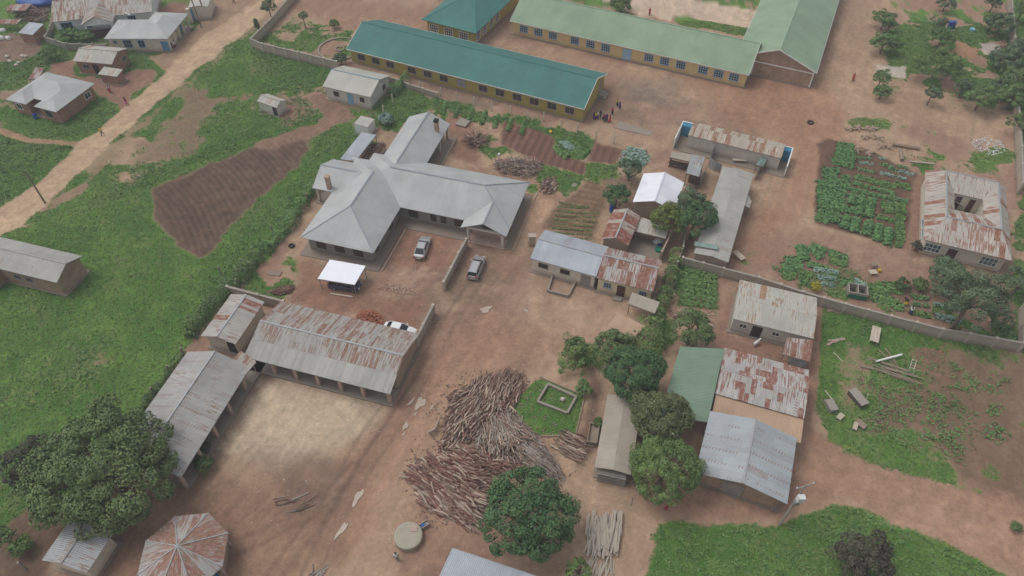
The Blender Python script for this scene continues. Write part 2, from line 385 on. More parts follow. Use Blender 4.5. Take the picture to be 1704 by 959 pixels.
# courtyard sand and yard tones
dirt(px((440,648),(480,632),(560,655),(640,682),(628,705),(600,735),(545,765),(470,778),(405,772),(375,745),(398,690)), (188,170,150), 2.0, 1.8)
dirt(px((300,800),(420,790),(560,760),(640,700),(700,640),(730,640),(640,800),(560,930),(480,980),(150,1000),(180,900)), (134,104,88), 2.5, 3, k=.7)
dirt(px((470,800),(560,790),(600,800),(560,870),(480,850)), (118,98,88), 2.5, 2.5, k=.6)
dirt(px((420,735),(540,742),(560,790),(470,800),(400,780)), (122,104,94), 2, 3, k=.45)
dirt(px((640,700),(720,560),(800,500),(900,500),(1000,560),(900,600),(780,620),(740,700),(690,790),(600,900),(560,890)), (162,128,110), 2.5, 3, k=.6)
dirt(px((880,450),(1010,480),(1030,520),(960,560),(860,540),(800,480)), (168,142,124), 2.5, 3, k=.6)
dirt(px((790,490),(850,490),(840,520),(790,515)), (118,98,86), 1.5, 2, k=.5)
dirt(px((870,320),(920,330),(912,360),(880,380),(868,350)), (182,150,126), .7, 1)
dirt(px((650,380),(770,395),(745,440),(700,485),(620,490),(640,440)), (146,112,96), 1, 2)
dirt(px((645,450),(690,440),(720,455),(690,485),(640,480)), (166,146,130), 1.5, 2.5, k=.5)
dirt(px((500,430),(560,470),(640,490),(700,500),(690,545),(600,530),(480,500)), (138,104,88), 1, 2, k=.8)
dirt(px((625,355),(690,370),(770,385),(768,395),(680,382),(655,385),(630,450),(612,452)), (142,124,98), .4, .8, k=.85)
dirt(px((740,180),(790,205),(800,280),(745,260)), (138,108,92), .8, 1)
# plots between the wards and the school
for P in (((838,200),(922,228),(930,258),(975,272),(972,292),(900,272),(832,240)), ((990,236),(1035,250),(1022,275),(978,268))):
    dirt(px(*P), (112,84,74), .4, .6)
dirt(px((981,300),(1012,316),(1002,350),(990,400),(905,380),(930,340)), (122,100,82), .5, .8)
dirt(px((1000,300),(1060,290),(1080,330),(1050,345),(1010,320)), (116,96,84), 1.0, 1.2, k=.8)
# school yard
dirt(px((840,60),(1240,150),(1220,175),(1010,130),(800,75),(720,60)), (172,142,118), 2.0, 3, k=.55)
dirt(px((1040,130),(1130,135),(1120,185),(1050,170)), (124,112,104), 2.0, 3, k=.6)
dirt(px((1130,100),(1380,130),(1420,200),(1380,300),(1260,420),(1240,400),(1320,260),(1200,190)), (160,122,100), 3, 3.5, k=.7)
dirt(px((1380,-40),(1480,-40),(1470,60),(1480,130),(1700,190),(1690,240),(1420,190),(1370,130)), (166,140,118), 2.0, 3, k=.75)
dirt(px((1452,106),(1480,110),(1508,112),(1506,130),(1485,126),(1465,124)), (184,174,164), .7, 1.2)
dirt(px((1632,74),(1655,70),(1668,80),(1660,92),(1638,90)), (168,160,152), .5, 1)
dirt(px((1590,65),(1625,85),(1620,100),(1585,90)), (156,122,98), .8, 1.5)
dirt(px((1000,-30),(1290,25),(1283,53),(1250,48),(1125,26),(1115,36),(1045,20),(960,-20)), (192,172,154), .3, .3)
dirt(px((450,10),(560,-10),(720,40),(700,70),(640,60),(585,48),(500,20)), (152,122,104), 1, 1.5)
dirt(px((1355,372),(1362,240),(1380,232),(1425,242),(1530,290),(1510,415)), (106,84,70), .4, .6)
dirt(px((1300,440),(1350,405),(1420,432),(1430,452),(1520,460),(1600,470),(1690,520),(1600,545),(1440,500)), (112,90,76), .6, 1, k=.55, bare=False)
dirt(px((1340,380),(1500,415),(1560,450),(1600,470),(1510,478),(1430,450),(1300,400)), (148,120,104), 1.2, 1.5, k=.9)
dirt(px((1525,290),(1550,290),(1530,400),(1545,430),(1510,440),(1508,410)), (140,112,96), .5, 1)
# yard on the right: dry grass to the left, dug soil with weeds on the right
dirt(px((1400,560),(1450,570),(1470,620),(1420,650),(1390,620)), (142,132,104), 2.0, 3, k=.6)
dirt(px((1400,640),(1440,650),(1420,690),(1380,680)), (140,124,100), 1.5, 3, k=.6)
dirt(px((1490,560),(1600,575),(1700,600),(1750,640),(1750,850),(1640,815),(1580,770),(1500,720),(1450,720),(1470,660),(1520,620)), (112,92,76), 3.0, 4.5, k=.85)
wmask = sstep(sdf(px((1455,590),(1560,600),(1620,640),(1590,740),(1480,740),(1440,690)), X, Y)+(q2-.5)*6, -2, 2)*sstep(q3*.5+q2*.5, .42, .52)
for c_, r_ in (((1588,615),16),((1662,640),24),((1655,680),20),((1660,715),20),((1585,640),16),((1560,700),26),((1510,720),26),((1520,680),28),((1560,655),22),((1480,690),28),((1500,650),18),((1600,725),14)):
    P = [G((c_[0]+r_*math.cos(t), c_[1]+r_*math.sin(t)*.7)) for t in np.linspace(0, 6.28, 9)[:-1]]; wmask = np.maximum(wmask, sstep(sdf(P, X, Y)+(q2-.5)*3+(q3-.5)*1.5, -.3, .8)) if c_[0] in (1588,1662,1655,1660) else wmask
dirt(px((1340,690),(1375,735),(1413,763),(1480,783),(1563,806),(1704,842),(1800,860),(1800,1000),(1690,959),(1563,896),(1466,856),(1393,836),(1347,850),(1300,868),(1160,868),(1050,830),(1060,800),(1280,840)), (156,124,106), 1.2, 1.5, k=.9)
dirt(px((1430,790),(1563,830),(1690,880),(1704,940),(1600,900),(1480,850)), (170,140,120), 2, 2.5, k=.6)
dirt(px((1215,560),(1350,600),(1345,640),(1200,590),(1190,545),(1235,470)), (140,110,96), .8, 1.5)
dirt(px((1340,600),(1362,510),(1368,510),(1362,600),(1352,720),(1340,760)), (142,112,96), .5, 1)
dirt(px((960,780),(1045,800),(1060,959),(930,959),(900,920)), (164,140,120), 1.5, 2, k=.8)
dirt(px((980,600),(1010,650),(990,740),(960,780),(965,720),(980,650)), (118,94,82), .8, 1.2)
# tyre tracks and sweeping marks: real ruts of drier and wetter earth
st1 = streaks(R(62), 9, .55, 11); st2 = streaks(R(-18), 8, .7, 21)
bare = 1-grass
side = sstep(X, 28, 36)*sstep(-Y, -52, -44)
stc = st1*(1-side)+st2*side
rid = sstep(1-np.abs(2*fbm(X, Y, 6, 41, 4)-1), .86, .98)
colr = colr*(1+bare[..., None]*((stc[..., None]-.5)*.26+.16*(q3[..., None]-.5)+.14*(q5[..., None]-.5)))
colr = lerp(colr, colr*1.16, bare*rid*.8)
for path, wd in ((((515,959),(560,860),(610,770),(660,700),(705,620),(745,540),(790,470)),1.7),(((455,959),(540,850),(600,745),(650,672),(700,600)),1.6),(((300,940),(420,900),(520,850),(590,780)),1.5)):
    P = [G(q) for q in path]
    P = [P[0]]+[a*(1-t)+b*t for a, b in zip(P, P[1:]) for t in (.5, 1)]
    d = np.full(X.shape, 1e9)
    for a, b in zip(P, P[1:]):
        e = b-a; t = np.clip(((X-a[0])*e[0]+(Y-a[1])*e[1])/(e@e), 0, 1)
        d = np.minimum(d, np.hypot(X-a[0]-e[0]*t, Y-a[1]-e[1]*t))
    dd = np.abs(d+.35*(q2-.5)-wd/2)
    m = (1-sstep(dd, .12, .42))*sstep(q1, .3, .5)*.32
    colr = lerp(colr, S((104,84,76)), m*bare); hgt -= m*.04
# furrows of the dug field
P = np.array(px((245,315),(503,221),(518,240),(345,426),(331,430)))
a0 = G((262,330)); b0 = G((345,415)); fd = (b0-a0)/np.linalg.norm(b0-a0); fn = np.array([-fd[1], fd[0]])
cc_ = (X-a0[0])*fn[0]+(Y-a0[1])*fn[1]; cl = (X-a0[0])*fd[0]+(Y-a0[1])*fd[1]
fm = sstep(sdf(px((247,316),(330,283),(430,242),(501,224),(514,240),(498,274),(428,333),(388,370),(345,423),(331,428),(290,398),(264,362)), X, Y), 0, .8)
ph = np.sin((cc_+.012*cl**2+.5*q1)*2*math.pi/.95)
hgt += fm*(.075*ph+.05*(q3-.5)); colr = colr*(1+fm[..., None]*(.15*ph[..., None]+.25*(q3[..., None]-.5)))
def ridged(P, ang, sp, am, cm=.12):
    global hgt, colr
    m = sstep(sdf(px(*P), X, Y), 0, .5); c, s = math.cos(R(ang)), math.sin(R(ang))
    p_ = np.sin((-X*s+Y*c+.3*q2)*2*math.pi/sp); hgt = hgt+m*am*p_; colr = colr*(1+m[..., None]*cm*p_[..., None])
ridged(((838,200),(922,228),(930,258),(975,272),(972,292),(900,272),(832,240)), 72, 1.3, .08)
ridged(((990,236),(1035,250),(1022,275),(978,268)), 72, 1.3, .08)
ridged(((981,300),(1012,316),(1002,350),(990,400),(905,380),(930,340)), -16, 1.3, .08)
colr = colr*np.array([.93,.915,.87])
# grass colour
ga, gb, gc_ = S((95,127,58)), S((74,110,48)), S((128,126,88))
gcol = lerp(np.broadcast_to(gb, X.shape+(3,)), ga, sstep(q2, .35, .62))
gcol = lerp(gcol, gc_, sstep(q1*.4+q3*.3+q5*.3, .52, .66)*.5)
gcol = gcol*(.72+.3*q3[..., None]+.26*q5[..., None])
grass = grass*(1-.75*sstep(worn+.3*(q2-.5), .60, .74)); gm = sstep(grass+(q3-.5)*.45+(q5-.5)*.5, .28, .66)
colr = lerp(colr, gcol, gm)
hgt += gm*(q3-.4)*.12+lush*.05
colr = np.clip(colr*(.93+.14*fbm(X, Y, .5, 77, 2))[..., None], 0, 1)
far = (X < -113.9) | (X > 113.9) | (Y < 18.1) | (Y > 141.9)
hgt[far] = 0
verts = np.stack([X, Y, hgt-.0], -1).reshape(-1, 3).astype(np.float32)
idx = np.arange(NY*NX).reshape(NY, NX)
F4 = np.stack([idx[:-1,:-1], idx[:-1,1:], idx[1:,1:], idx[1:,:-1]], -1).reshape(-1, 4)
def npmesh(name, v, f, mat, col=None, attr=None, smooth=False, parent=None):
    k = f.shape[1]; me = bpy.data.meshes.new(name); me.vertices.add(len(v)); me.vertices.foreach_set("co", np.ascontiguousarray(v, np.float32).ravel())
    me.loops.add(f.size); me.loops.foreach_set("vertex_index", f.astype(np.int32).ravel())
    me.polygons.add(len(f)); me.polygons.foreach_set("loop_start", (np.arange(len(f))*k).astype(np.int32))
    if smooth: me.polygons.foreach_set("use_smooth", np.ones(len(f), bool))
    if col is not None:
        a = me.attributes.new("tint", 'FLOAT_COLOR', 'POINT'); c4 = np.ones((len(v), 4), np.float32); c4[:, :3] = col.reshape(-1, 3); a.data.foreach_set("color", c4.ravel())
    if attr is not None:
        a = me.attributes.new("vary", 'FLOAT', 'POINT'); a.data.foreach_set("value", attr.astype(np.float32).ravel())
    me.update(calc_edges=True); me.materials.append(mat)
    o = bpy.data.objects.new(name, me); return link(o, parent)
mg, nt, b = nmat("earth_and_grass", .95, 0, .15); co = objco(nt)
at = N(nt, "ShaderNodeAttribute", attribute_name="tint")
n1 = noise(nt, co, 2.2, 6, .7); n2 = noise(nt, co, 9.0, 4, .7)
f1 = mrange(nt, n1, .3, .7, .82, 1.18); f2 = mrange(nt, n2, .25, .75, .78, 1.22)
c1 = mixc(nt, 1.0, at.outputs[0], mth(nt, 'MULTIPLY', f1, f2), 'MULTIPLY')
peb = N(nt, "ShaderNodeTexVoronoi"); peb.inputs["Scale"].default_value = 2.6; nt.links.new(co, peb.inputs["Vector"])
pm = mth(nt, 'MULTIPLY', mrange(nt, peb.outputs["Distance"], .10, .05), mrange(nt, noise(nt, co, .35, 3), .52, .62))
c1 = mixc(nt, mth(nt, 'MULTIPLY', pm, .55), c1, (.42,.36,.30))
nt.links.new(c1, b.inputs["Base Color"]); bump(nt, b, mth(nt, 'ADD', n1, n2), .08, .6)
tag(npmesh("ground", verts, F4, mg, col=colr, smooth=True), kind="structure")
hgt0 = hgt
def gsample(A, x, y):
    j = np.clip(np.searchsorted(gx, x), 0, NX-1); i = np.clip(np.searchsorted(gy, y), 0, NY-1); return A[i, j]
# ================================================================ BUILDING KIT
class Fr:
    """a building's own frame: A -> B along u, v to the left of it"""
    def __init__(s, A, B, C, h, width=None, extend=0.0):
        O = G(A, h); b = G(B, h); s.L = float(np.linalg.norm(b-O)); s.U = (b-O)/s.L
        s.V = np.array([-s.U[1], s.U[0]]); s.O = O
        s.W = float((G(C, h)-b)@s.V) if width is None else width
        if s.W < 0: print("NEGATIVE WIDTH", A, B, C, s.W)
        s.rz = math.atan2(s.U[1], s.U[0])
    def loc(s, pt, h=0.0):
        q = G(pt, h)-s.O; return float(q@s.U), float(q@s.V)
    def wall(s, pt, side, off):
        """hit the photo pixel's ray against a vertical wall plane -> (coordinate along it, height)"""
        d = ray(pt); du = d[0]*s.U[0]+d[1]*s.U[1]; dv = d[0]*s.V[0]+d[1]*s.V[1]
        o = -s.O; ou = float(o@s.U); ov = float(o@s.V)
        t = (off-ov)/dv if side in 'sn' else (off-ou)/du
        return (ou+du*t if side in 'sn' else ov+dv*t), CAM_H+d[2]*t
def roof_shell(mb, faces, th=.09):
    """faces: list of (list of xyz, list of uv); adds an underside th lower and closes the rim"""
    from collections import Counter
    key = lambda p: (round(p[0],3), round(p[1],3), round(p[2],3)); cnt = Counter()
    for vs, uv in faces:
        for i in range(len(vs)): cnt[frozenset((key(vs[i]), key(vs[(i+1)%len(vs)])))] += 1
    for vs, uv in faces:
        n = len(vs); mb.add(vs, [tuple(range(n))], [uv])
        mb.add([(p[0],p[1],p[2]-th) for p in vs], [tuple(reversed(range(n)))], [list(reversed(uv))])
        for i in range(n):
            a, b = vs[i], vs[(i+1)%n]
            if cnt[frozenset((key(a), key(b)))] == 1:
                mb.add([a, (a[0],a[1],a[2]-th), (b[0],b[1],b[2]-th), b], [(0,1,2,3)], [[uv[i], uv[i], uv[(i+1)%n], uv[(i+1)%n]]])
def face_uv(vs, udir, du=0.0):
    """u along udir (horizontal), v up the slope"""
    U = Vector((udir[0], udir[1], 0)).normalized(); n = (Vector(vs[1])-Vector(vs[0])).cross(Vector(vs[2])-Vector(vs[0])).normalized()
    if n.z < 0: n = -n
    Vd = n.cross(U); o = Vector(vs[0])
    return [((Vector(p)-o).dot(U)+du, (Vector(p)-o).dot(Vd)) for p in vs]
def wing_faces(u0, u1, v0, v1, h, rise, kind='gable', axis='u', rf=.5, hip=(1,1), seed=0.0):
    """roof faces over a rectangle; axis = which way the ridge runs"""
    sw = (lambda p: p) if axis == 'u' else (lambda p: (p[1], p[0], p[2]))
    a0, a1, b0, b1 = (u0, u1, v0, v1) if axis == 'u' else (v0, v1, u0, u1)
    bm_ = b0+(b1-b0)*rf; z = h+rise
    r0, r1 = a0, a1
    if kind == 'hip':
        hw = (b1-b0)/2
        if hip[0]: r0 = a0+hw*hip[0]
        if hip[1]: r1 = a1-hw*hip[1]
        if r1 < r0: r0 = r1 = (r0+r1)/2
    out = []
    def put(vs, ud, du):
        vs = [sw(p) for p in vs]
        if axis == 'v': vs = vs[::-1]
        ud = ud if axis == 'u' else (ud[1], ud[0]); out.append((vs, face_uv(vs, ud, du)))
    if kind == 'mono':
        put([(a0,b0,h),(a1,b0,h),(a1,b1,z),(a0,b1,z)], (1,0), seed); return out
    if r1-r0 > .01:
        put([(a0,b0,h),(a1,b0,h),(r1,bm_,z),(r0,bm_,z)], (1,0), seed)
        put([(a1,b1,h),(a0,b1,h),(r0,bm_,z),(r1,bm_,z)], (1,0), seed+60)
    else:
        put([(a0,b0,h),(a1,b0,h),(r1,bm_,z)], (1,0), seed); put([(a1,b1,h),(a0,b1,h),(r0,bm_,z)], (1,0), seed+31)
    if kind == 'hip':
        if hip[0]: put([(a0,b1,h),(a0,b0,h),(r0,bm_,z)], (0,1), seed+57)
        if hip[1]: put([(a1,b0,h),(a1,b1,h),(r1,bm_,z)], (0,1), seed+83)
    return out
def ridge_cap(mb, p, q, w=.22, lift=.035):
    p = Vector(p)+Vector((0,0,lift)); q = Vector(q)+Vector((0,0,lift)); mb.beam(p, q, w, .05)
def gable_walls(mb, u0, u1, v0, v1, h, tops, axis='u', rf=.5):
    """solid wall block with gable peak of height tops above h at its own middle"""
    if axis == 'u':
        m = v0+(v1-v0)*rf
        prof = [(v0,0),(v1,0),(v1,h),(m,h+tops),(v0,h)]; n = 5
        vs = [(u0,a,b) for a, b in prof]+[(u1,a,b) for a, b in prof]
    else:
        m = u0+(u1-u0)*rf
        prof = [(u1,0),(u0,0),(u0,h),(m,h+tops),(u1,h)]; n = 5
        vs = [(a,v0,b) for a, b in prof]+[(a,v1,b) for a, b in prof]
    mb.add(vs, [tuple(reversed(range(5))), tuple(range(5,10))]+[(k,(k+1)%5,5+(k+1)%5,5+k) for k in range(5)])
def side_mat(fr, side, off):
    """matrix: local x along wall, y outwards, z up"""
    if side == 's': M_ = Matrix(((1,0,0),(0,-1,0),(0,0,1))); o = lambda a: (a, off, 0)
    elif side == 'n': M_ = Matrix(((-1,0,0),(0,1,0),(0,0,1))); o = lambda a: (a, off, 0)
    elif side == 'e': M_ = Matrix(((0,1,0),(1,0,0),(0,0,1))); o = lambda a: (off, a, 0)
    else: M_ = Matrix(((0,-1,0),(-1,0,0),(0,0,1))); o = lambda a: (off, a, 0)
    return M_, o
def wl(side, off, a, x, y, z):
    """point x along / y out of the wall at position a"""
    if side == 's': return (a+x, off-y, z)
    if side == 'n': return (a-x, off+y, z)
    if side == 'e': return (off+y, a+x, z)
    return (off-y, a-x, z)
def wbox(mb, side, off, a, x0, x1, y0, y1, z0, z1):
    p = wl(side, off, a, x0, y0, z0); q = wl(side, off, a, x1, y1, z1)
    mb.box(min(p[0],q[0]), max(p[0],q[0]), min(p[1],q[1]), max(p[1],q[1]), min(p[2],q[2]), max(p[2],q[2]))
MATS = {}
def M(k): return MATS[k]()
def defmat(k, f): MATS[k] = f
def add_window(root, side, off, a, w, h, z0, frame='win_white', pane='glass', nx=2, ny=1, sill=True, fw=.09, label=None):
    f = MB(); t = .06
    wbox(f, side, off, a, -w/2, w/2, 0, t, z0, z0+fw); wbox(f, side, off, a, -w/2, w/2, 0, t, z0+h-fw, z0+h)
    wbox(f, side, off, a, -w/2, -w/2+fw, .002, t+.002, z0+fw, z0+h-fw); wbox(f, side, off, a, w/2-fw, w/2, .002, t+.002, z0+fw, z0+h-fw)
    for i in range(1, nx):
        x = -w/2+w*i/nx; wbox(f, side, off, a, x-fw*.35, x+fw*.35, 0, t-.01, z0+fw, z0+h-fw)
    for j in range(1, ny):
        z = z0+h*j/ny; wbox(f, side, off, a, -w/2+fw, w/2-fw, 0, t-.015, z-fw*.3, z+fw*.3)
    o = f.build("window", M(frame), root)
    if label: o["label"] = label
    g = MB(); wbox(g, side, off, a, -w/2+fw*.5, w/2-fw*.5, .0, .02, z0+fw*.5, z0+h-fw*.5); g.build("pane", M(pane), o)
    if sill:
        s_ = MB(); wbox(s_, side, off, a, -w/2-.08, w/2+.08, 0, .13, z0-.07, z0-.002); s_.build("sill", M('concrete'), o)
    return o
def add_door(root, side, off, a, w, h, mat='door_blue', frame=None, z0=0.02):
    d = MB(); wbox(d, side, off, a, -w/2, w/2, 0, .035, z0, h)
    for q in (.12, .55):
        wbox(d, side, off, a, -w/2+.12, w/2-.12, .03, .05, z0+h*q, z0+h*(q+.33))
    o = d.build("door", M(mat), root)
    f = MB()
    wbox(f, side, off, a, -w/2-.08, -w/2-.003, 0, .07, z0, h+.08); wbox(f, side, off, a, w/2+.003, w/2+.08, 0, .07, z0, h+.08); wbox(f, side, off, a, -w/2, w/2, 0, .07, h+.003, h+.08)
    f.build("door_frame", M(frame or mat), o)
    k = MB(); wbox(k, side, off, a, w/2-.16, w/2-.08, .035, .09, 1.0, 1.08); k.build("handle", M('steel'), o)
    return o
def house(name, label, cat, A, B, C, h, rise=1.2, kind='gable', axis='u', ov=.45, wall='plaster', roof='tin_grey', rf=.5, wins=(), doors=(),
          hip=(1,1), width=None, th=.09, gov=None, cap=True, slab=True, group=None, recess=None, fascia=None, walls=True, seed=0.0):
    """one building: eave corners A, B (near edge) and C read off the photo at eave height h"""
    fr = Fr(A, B, C, h, width); gov = ov if gov is None else gov
    root = thing(name, label, cat, (fr.O[0], fr.O[1], 0), fr.rz, group); fr.root = root
    L, W = fr.L, fr.W
    faces = wing_faces(0, L, 0, W, h, rise, kind, axis, rf, hip, seed)
    mb = MB(); roof_shell(mb, faces, th); rmat = M(roof); fr.roof = mb.build("roof", rmat, root)
    ou, ovv = (gov, ov) if axis == 'u' else (ov, gov)
    span = W if axis == 'u' else L
    fr.wu0, fr.wu1, fr.wv0, fr.wv1 = ou, L-ou, ovv, W-ovv
    if recess:                            # open veranda: (side, depth)
        if recess[0] == 's': fr.wv0 += recess[1]
        if recess[0] == 'n': fr.wv1 -= recess[1]
        if recess[0] == 'e': fr.wu1 -= recess[1]
        if recess[0] == 'w': fr.wu0 += recess[1]
    u0, u1, v0, v1 = fr.wu0, fr.wu1, fr.wv0, fr.wv1
    if walls:
        wb = MB()
        if kind in ('gable',):
            b0, b1 = (v0, v1) if axis == 'u' else (u0, u1)
            m = span*rf
            zr = lambda b: h+rise*(b/m if b < m else (span-b)/(span-m)) - th - .01
            lo = min(zr(b0), zr(b1)); 
            prof = [(b0,0),(b1,0),(b1,zr(b1)),(m,h+rise-th-.01),(b0,zr(b0))]
            if not (b0 < m < b1): prof = [(b0,0),(b1,0),(b1,zr(b1)),(b0,zr(b0))]
            n = len(prof)
            if axis == 'u': vs = [(u0,a,b) for a, b in prof]+[(u1,a,b) for a, b in prof]
            else: vs = [(a,v1,b) for a, b in prof]+[(a,v0,b) for a, b in prof]
            wb.add(vs, [tuple(reversed(range(n))), tuple(range(n,2*n))]+[(k,(k+1)%n,n+(k+1)%n,n+k) for k in range(n)])
        elif kind == 'mono':
            a0, a1, b0, b1 = (u0,u1,v0,v1) if axis == 'u' else (v0,v1,u0,u1)
            zr = lambda b: h+rise*b/span-th-.01
            prof = [(b0,0),(b1,0),(b1,zr(b1)),(b0,zr(b0))]
            if axis == 'u': vs = [(a0,a,b) for a, b in prof]+[(a1,a,b) for a, b in prof]
            else: vs = [(a,a1,b) for a, b in prof]+[(a,a0,b) for a, b in prof]
            wb.add(vs, [(3,2,1,0),(4,5,6,7)]+[(k,(k+1)%4,4+(k+1)%4,4+k) for k in range(4)])
        else:
            wb.box(u0, u1, v0, v1, 0, h+.02)
        wb.build("wall", M(wall), root)
    if cap and kind != 'mono':
        cm = MB(); a0, a1 = (0, L) if axis == 'u' else (0, W); m = span*rf; z = h+rise
        r0, r1 = a0, a1
        if kind == 'hip':
            hw = span/2; r0 += hw*hip[0]; r1 -= hw*hip[1]
            if r1 < r0: r0 = r1 = (r0+r1)/2
        P_ = (lambda a, b, zz: (a,b,zz)) if axis == 'u' else (lambda a, b, zz: (b,a,zz))
        if r1-r0 > .05: ridge_cap(cm, P_(r0,m,z), P_(r1,m,z))
        if kind == 'hip':
            for e, r, f in ((a0,r0,hip[0]),(a1,r1,hip[1])):
                if f:
                    ridge_cap(cm, P_(e,0,h), P_(r,m,z), .18); ridge_cap(cm, P_(e,span,h), P_(r,m,z), .18)
        if cm.v: cm.build("ridge_cap", M('cap_'+roof) if 'cap_'+roof in MATS else rmat, fr.roof)
    if fascia:
        fm = MB()
        if axis == 'u':
            m = W*rf
            fm.box(-.0, L, -.05, -.004, h-.16, h-.01); fm.box(0, L, W+.004, W+.05, h-.16, h-.01)
            for u in (-.055, L+.004):
                for p, q in (((u+.025,0,h-.05),(u+.025,m,h+rise-.05)),((u+.025,W,h-.05),(u+.025,m,h+rise-.05))): fm.beam(p, q, .05, .2)
        else:
            m = L*rf
            fm.box(-.05, -.004, 0, W, h-.16, h-.01); fm.box(L+.004, L+.05, 0, W, h-.16, h-.01)
            for v in (-.055, W+.004):
                for p, q in (((0,v+.025,h-.05),(m,v+.025,h+rise-.05)),((L,v+.025,h-.05),(m,v+.025,h+rise-.05))): fm.beam(p, q, .05, .2)
        fm.build("fascia", M(fascia), fr.roof)
    if slab:
        sb = MB(); sb.box(ou-.35, L-ou+.35, ovv-.35, W-ovv+.35, 0, .12); sb.build("plinth", M('concrete_dirty'), root)
    offs = dict(s=v0, n=v1, e=u1, w=u0); fr.offs = offs
    for q in wins:
        side, pt = q[0], q[1]; kw = dict(w=1.2, h=1.1, z0=.95); kw.update(q[2] if len(q) > 2 else {})
        a, z = fr.wall(pt, side, offs[side]); lim = (u0, u1) if side in 'sn' else (v0, v1)
        a = min(max(a, lim[0]+kw['w']/2+.05), lim[1]-kw['w']/2-.05)
        add_window(root, side, offs[side], a, **kw)
    for q in doors:
        side, pt = q[0], q[1]; kw = dict(w=.95, h=2.05); kw.update(q[2] if len(q) > 2 else {})
        a, z = fr.wall(pt, side, offs[side]); lim = (u0, u1) if side in 'sn' else (v0, v1)
        a = min(max(a, lim[0]+kw['w']/2+.1), lim[1]-kw['w']/2-.1)
        add_door(root, side, offs[side], a, **kw)
    return fr
def quad_roof(name, label, cat, pts, hs, roof, posts=True, group=None, th=.06, post_mat='wood', udir=None, seed=0.0, part_label=None, inset=.2):
    """open shelter: four roof corners from the photo, each at its own height, on posts"""
    P = [Vector((*G(p, h_), h_)) for p, h_ in zip(pts, hs)]
    c = sum(P, Vector())/len(P); root = thing(name, label, cat, (c.x, c.y, 0), 0, group)
    Q = [(p.x-c.x, p.y-c.y, p.z) for p in P]; ud = udir or (Q[1][0]-Q[0][0], Q[1][1]-Q[0][1])
    mb = MB(); roof_shell(mb, [(Q, face_uv(Q, ud, seed))], th); r = mb.build("roof", M(roof), root)
    bt = MB()
    for i in range(len(Q)):
        a = Vector(Q[i])+Vector((0,0,-th-.06)); b_ = Vector(Q[(i+1)%len(Q)])+Vector((0,0,-th-.06)); k_ = .03
        bt.beam(a+(b_-a)*k_, b_-(b_-a)*k_, .07, .09)
    bt.build("rafters", M(post_mat), root)
    if posts:
        for q in Q:
            s_ = 1-inset/max(.5, math.hypot(q[0], q[1])); pm_ = MB(); pm_.tube([(q[0]*s_,q[1]*s_,-.05),(q[0]*s_,q[1]*s_,q[2]-th-.05)], [.07,.06], 6); pm_.build("post", M(post_mat), root)
    return root, Q
# ---------------------------------------------------------------- named materials
def D(k, *a, **kw): defmat(k, lambda: paint(*a, **kw))
def T(k, *a, **kw): defmat(k, lambda: tin(*a, **kw))
D('plaster', "cream_plaster", (.62,.56,.46), dirt=(.24,.16,.11)); D('plaster_white', "whitewashed_plaster", (.74,.76,.76), dirt=(.30,.21,.15), dirt_amt=.6)
D('plaster_grey', "grey_cement_render", (.25,.235,.21), dirt=(.16,.12,.09)); D('plaster_pale', "pale_render", (.58,.545,.49), dirt=(.26,.18,.13))
D('plaster_yellow', "faded_yellow_plaster", (.66,.58,.38), dirt=(.26,.18,.13)); D('ochre', "ochre_wall_paint", (.40,.32,.075), dirt=(.22,.16,.07), var=.08)
D('ochre_light', "tan_yellow_wall_paint", (.64,.48,.23), dirt=(.34,.23,.13), var=.08); D('block', "concrete_block_wall", (.34,.27,.22), dirt=(.22,.15,.11))
D('mud', "mud_plaster", (.36,.27,.20), dirt=(.24,.16,.11)); D('pier_tone', "paler_cement", (.46,.40,.33), dirt=(.24,.19,.14)); D('concrete', "concrete", (.31,.28,.24), dirt=(.22,.17,.13)); D('concrete_dirty', "muddy_concrete", (.27,.23,.19), dirt=(.20,.15,.11))
D('wall_cement', "weathered_cement_wall", (.40,.34,.275), dirt=(.19,.15,.11), dirt_amt=.7); D('steel', "dull_steel", (.35,.35,.36), metal=.6, rough=.5)
D('win_white', "white_window_frame", (.75,.74,.72)); D('win_blue', "blue_window_frame", (.16,.38,.58)); D('win_lightblue', "light_blue_grille", (.32,.48,.62)); D('win_brown', "brown_window_frame", (.12,.065,.045)); D('win_grey', "grey_window_frame", (.30,.28,.30)); D('win_green', "green_window_frame", (.06,.20,.15))
D('glass', "dark_window_glass", (.018,.02,.024), rough=.25, spec=.5); D('glass_brown', "brown_shaded_glass", (.045,.03,.028), rough=.3, spec=.5); D('glass_teal', "teal_reflecting_glass", (.07,.13,.155), rough=.3, spec=.5); D('curtain', "pale_curtain", (.32,.31,.33))
D('door_blue', "blue_door_paint", (.09,.26,.42)); D('door_brown', "brown_door_paint", (.10,.045,.035)); D('door_and_shade_dark', "dark_boards_and_opening_shade", (.035,.028,.025)); D('door_sky', "sky_blue_door_paint", (.20,.42,.55)); D('door_grey', "grey_boards", (.30,.27,.24))  # dark doorway tone: real doors, and the shade painted on the hall gable
D('wood', "weathered_timber", (.26,.20,.15)); D('wood_pale', "pale_sawn_timber", (.50,.43,.34)); D('wood_dark', "dark_timber", (.10,.075,.06)); D('white_trim', "white_trim", (.78,.78,.76)); D('pink_wall', "pale_pink_porch_tiles", (.45,.31,.26)); D('pillar', "pinkish_concrete_pillar", (.42,.31,.26), dirt=(.25,.17,.13))
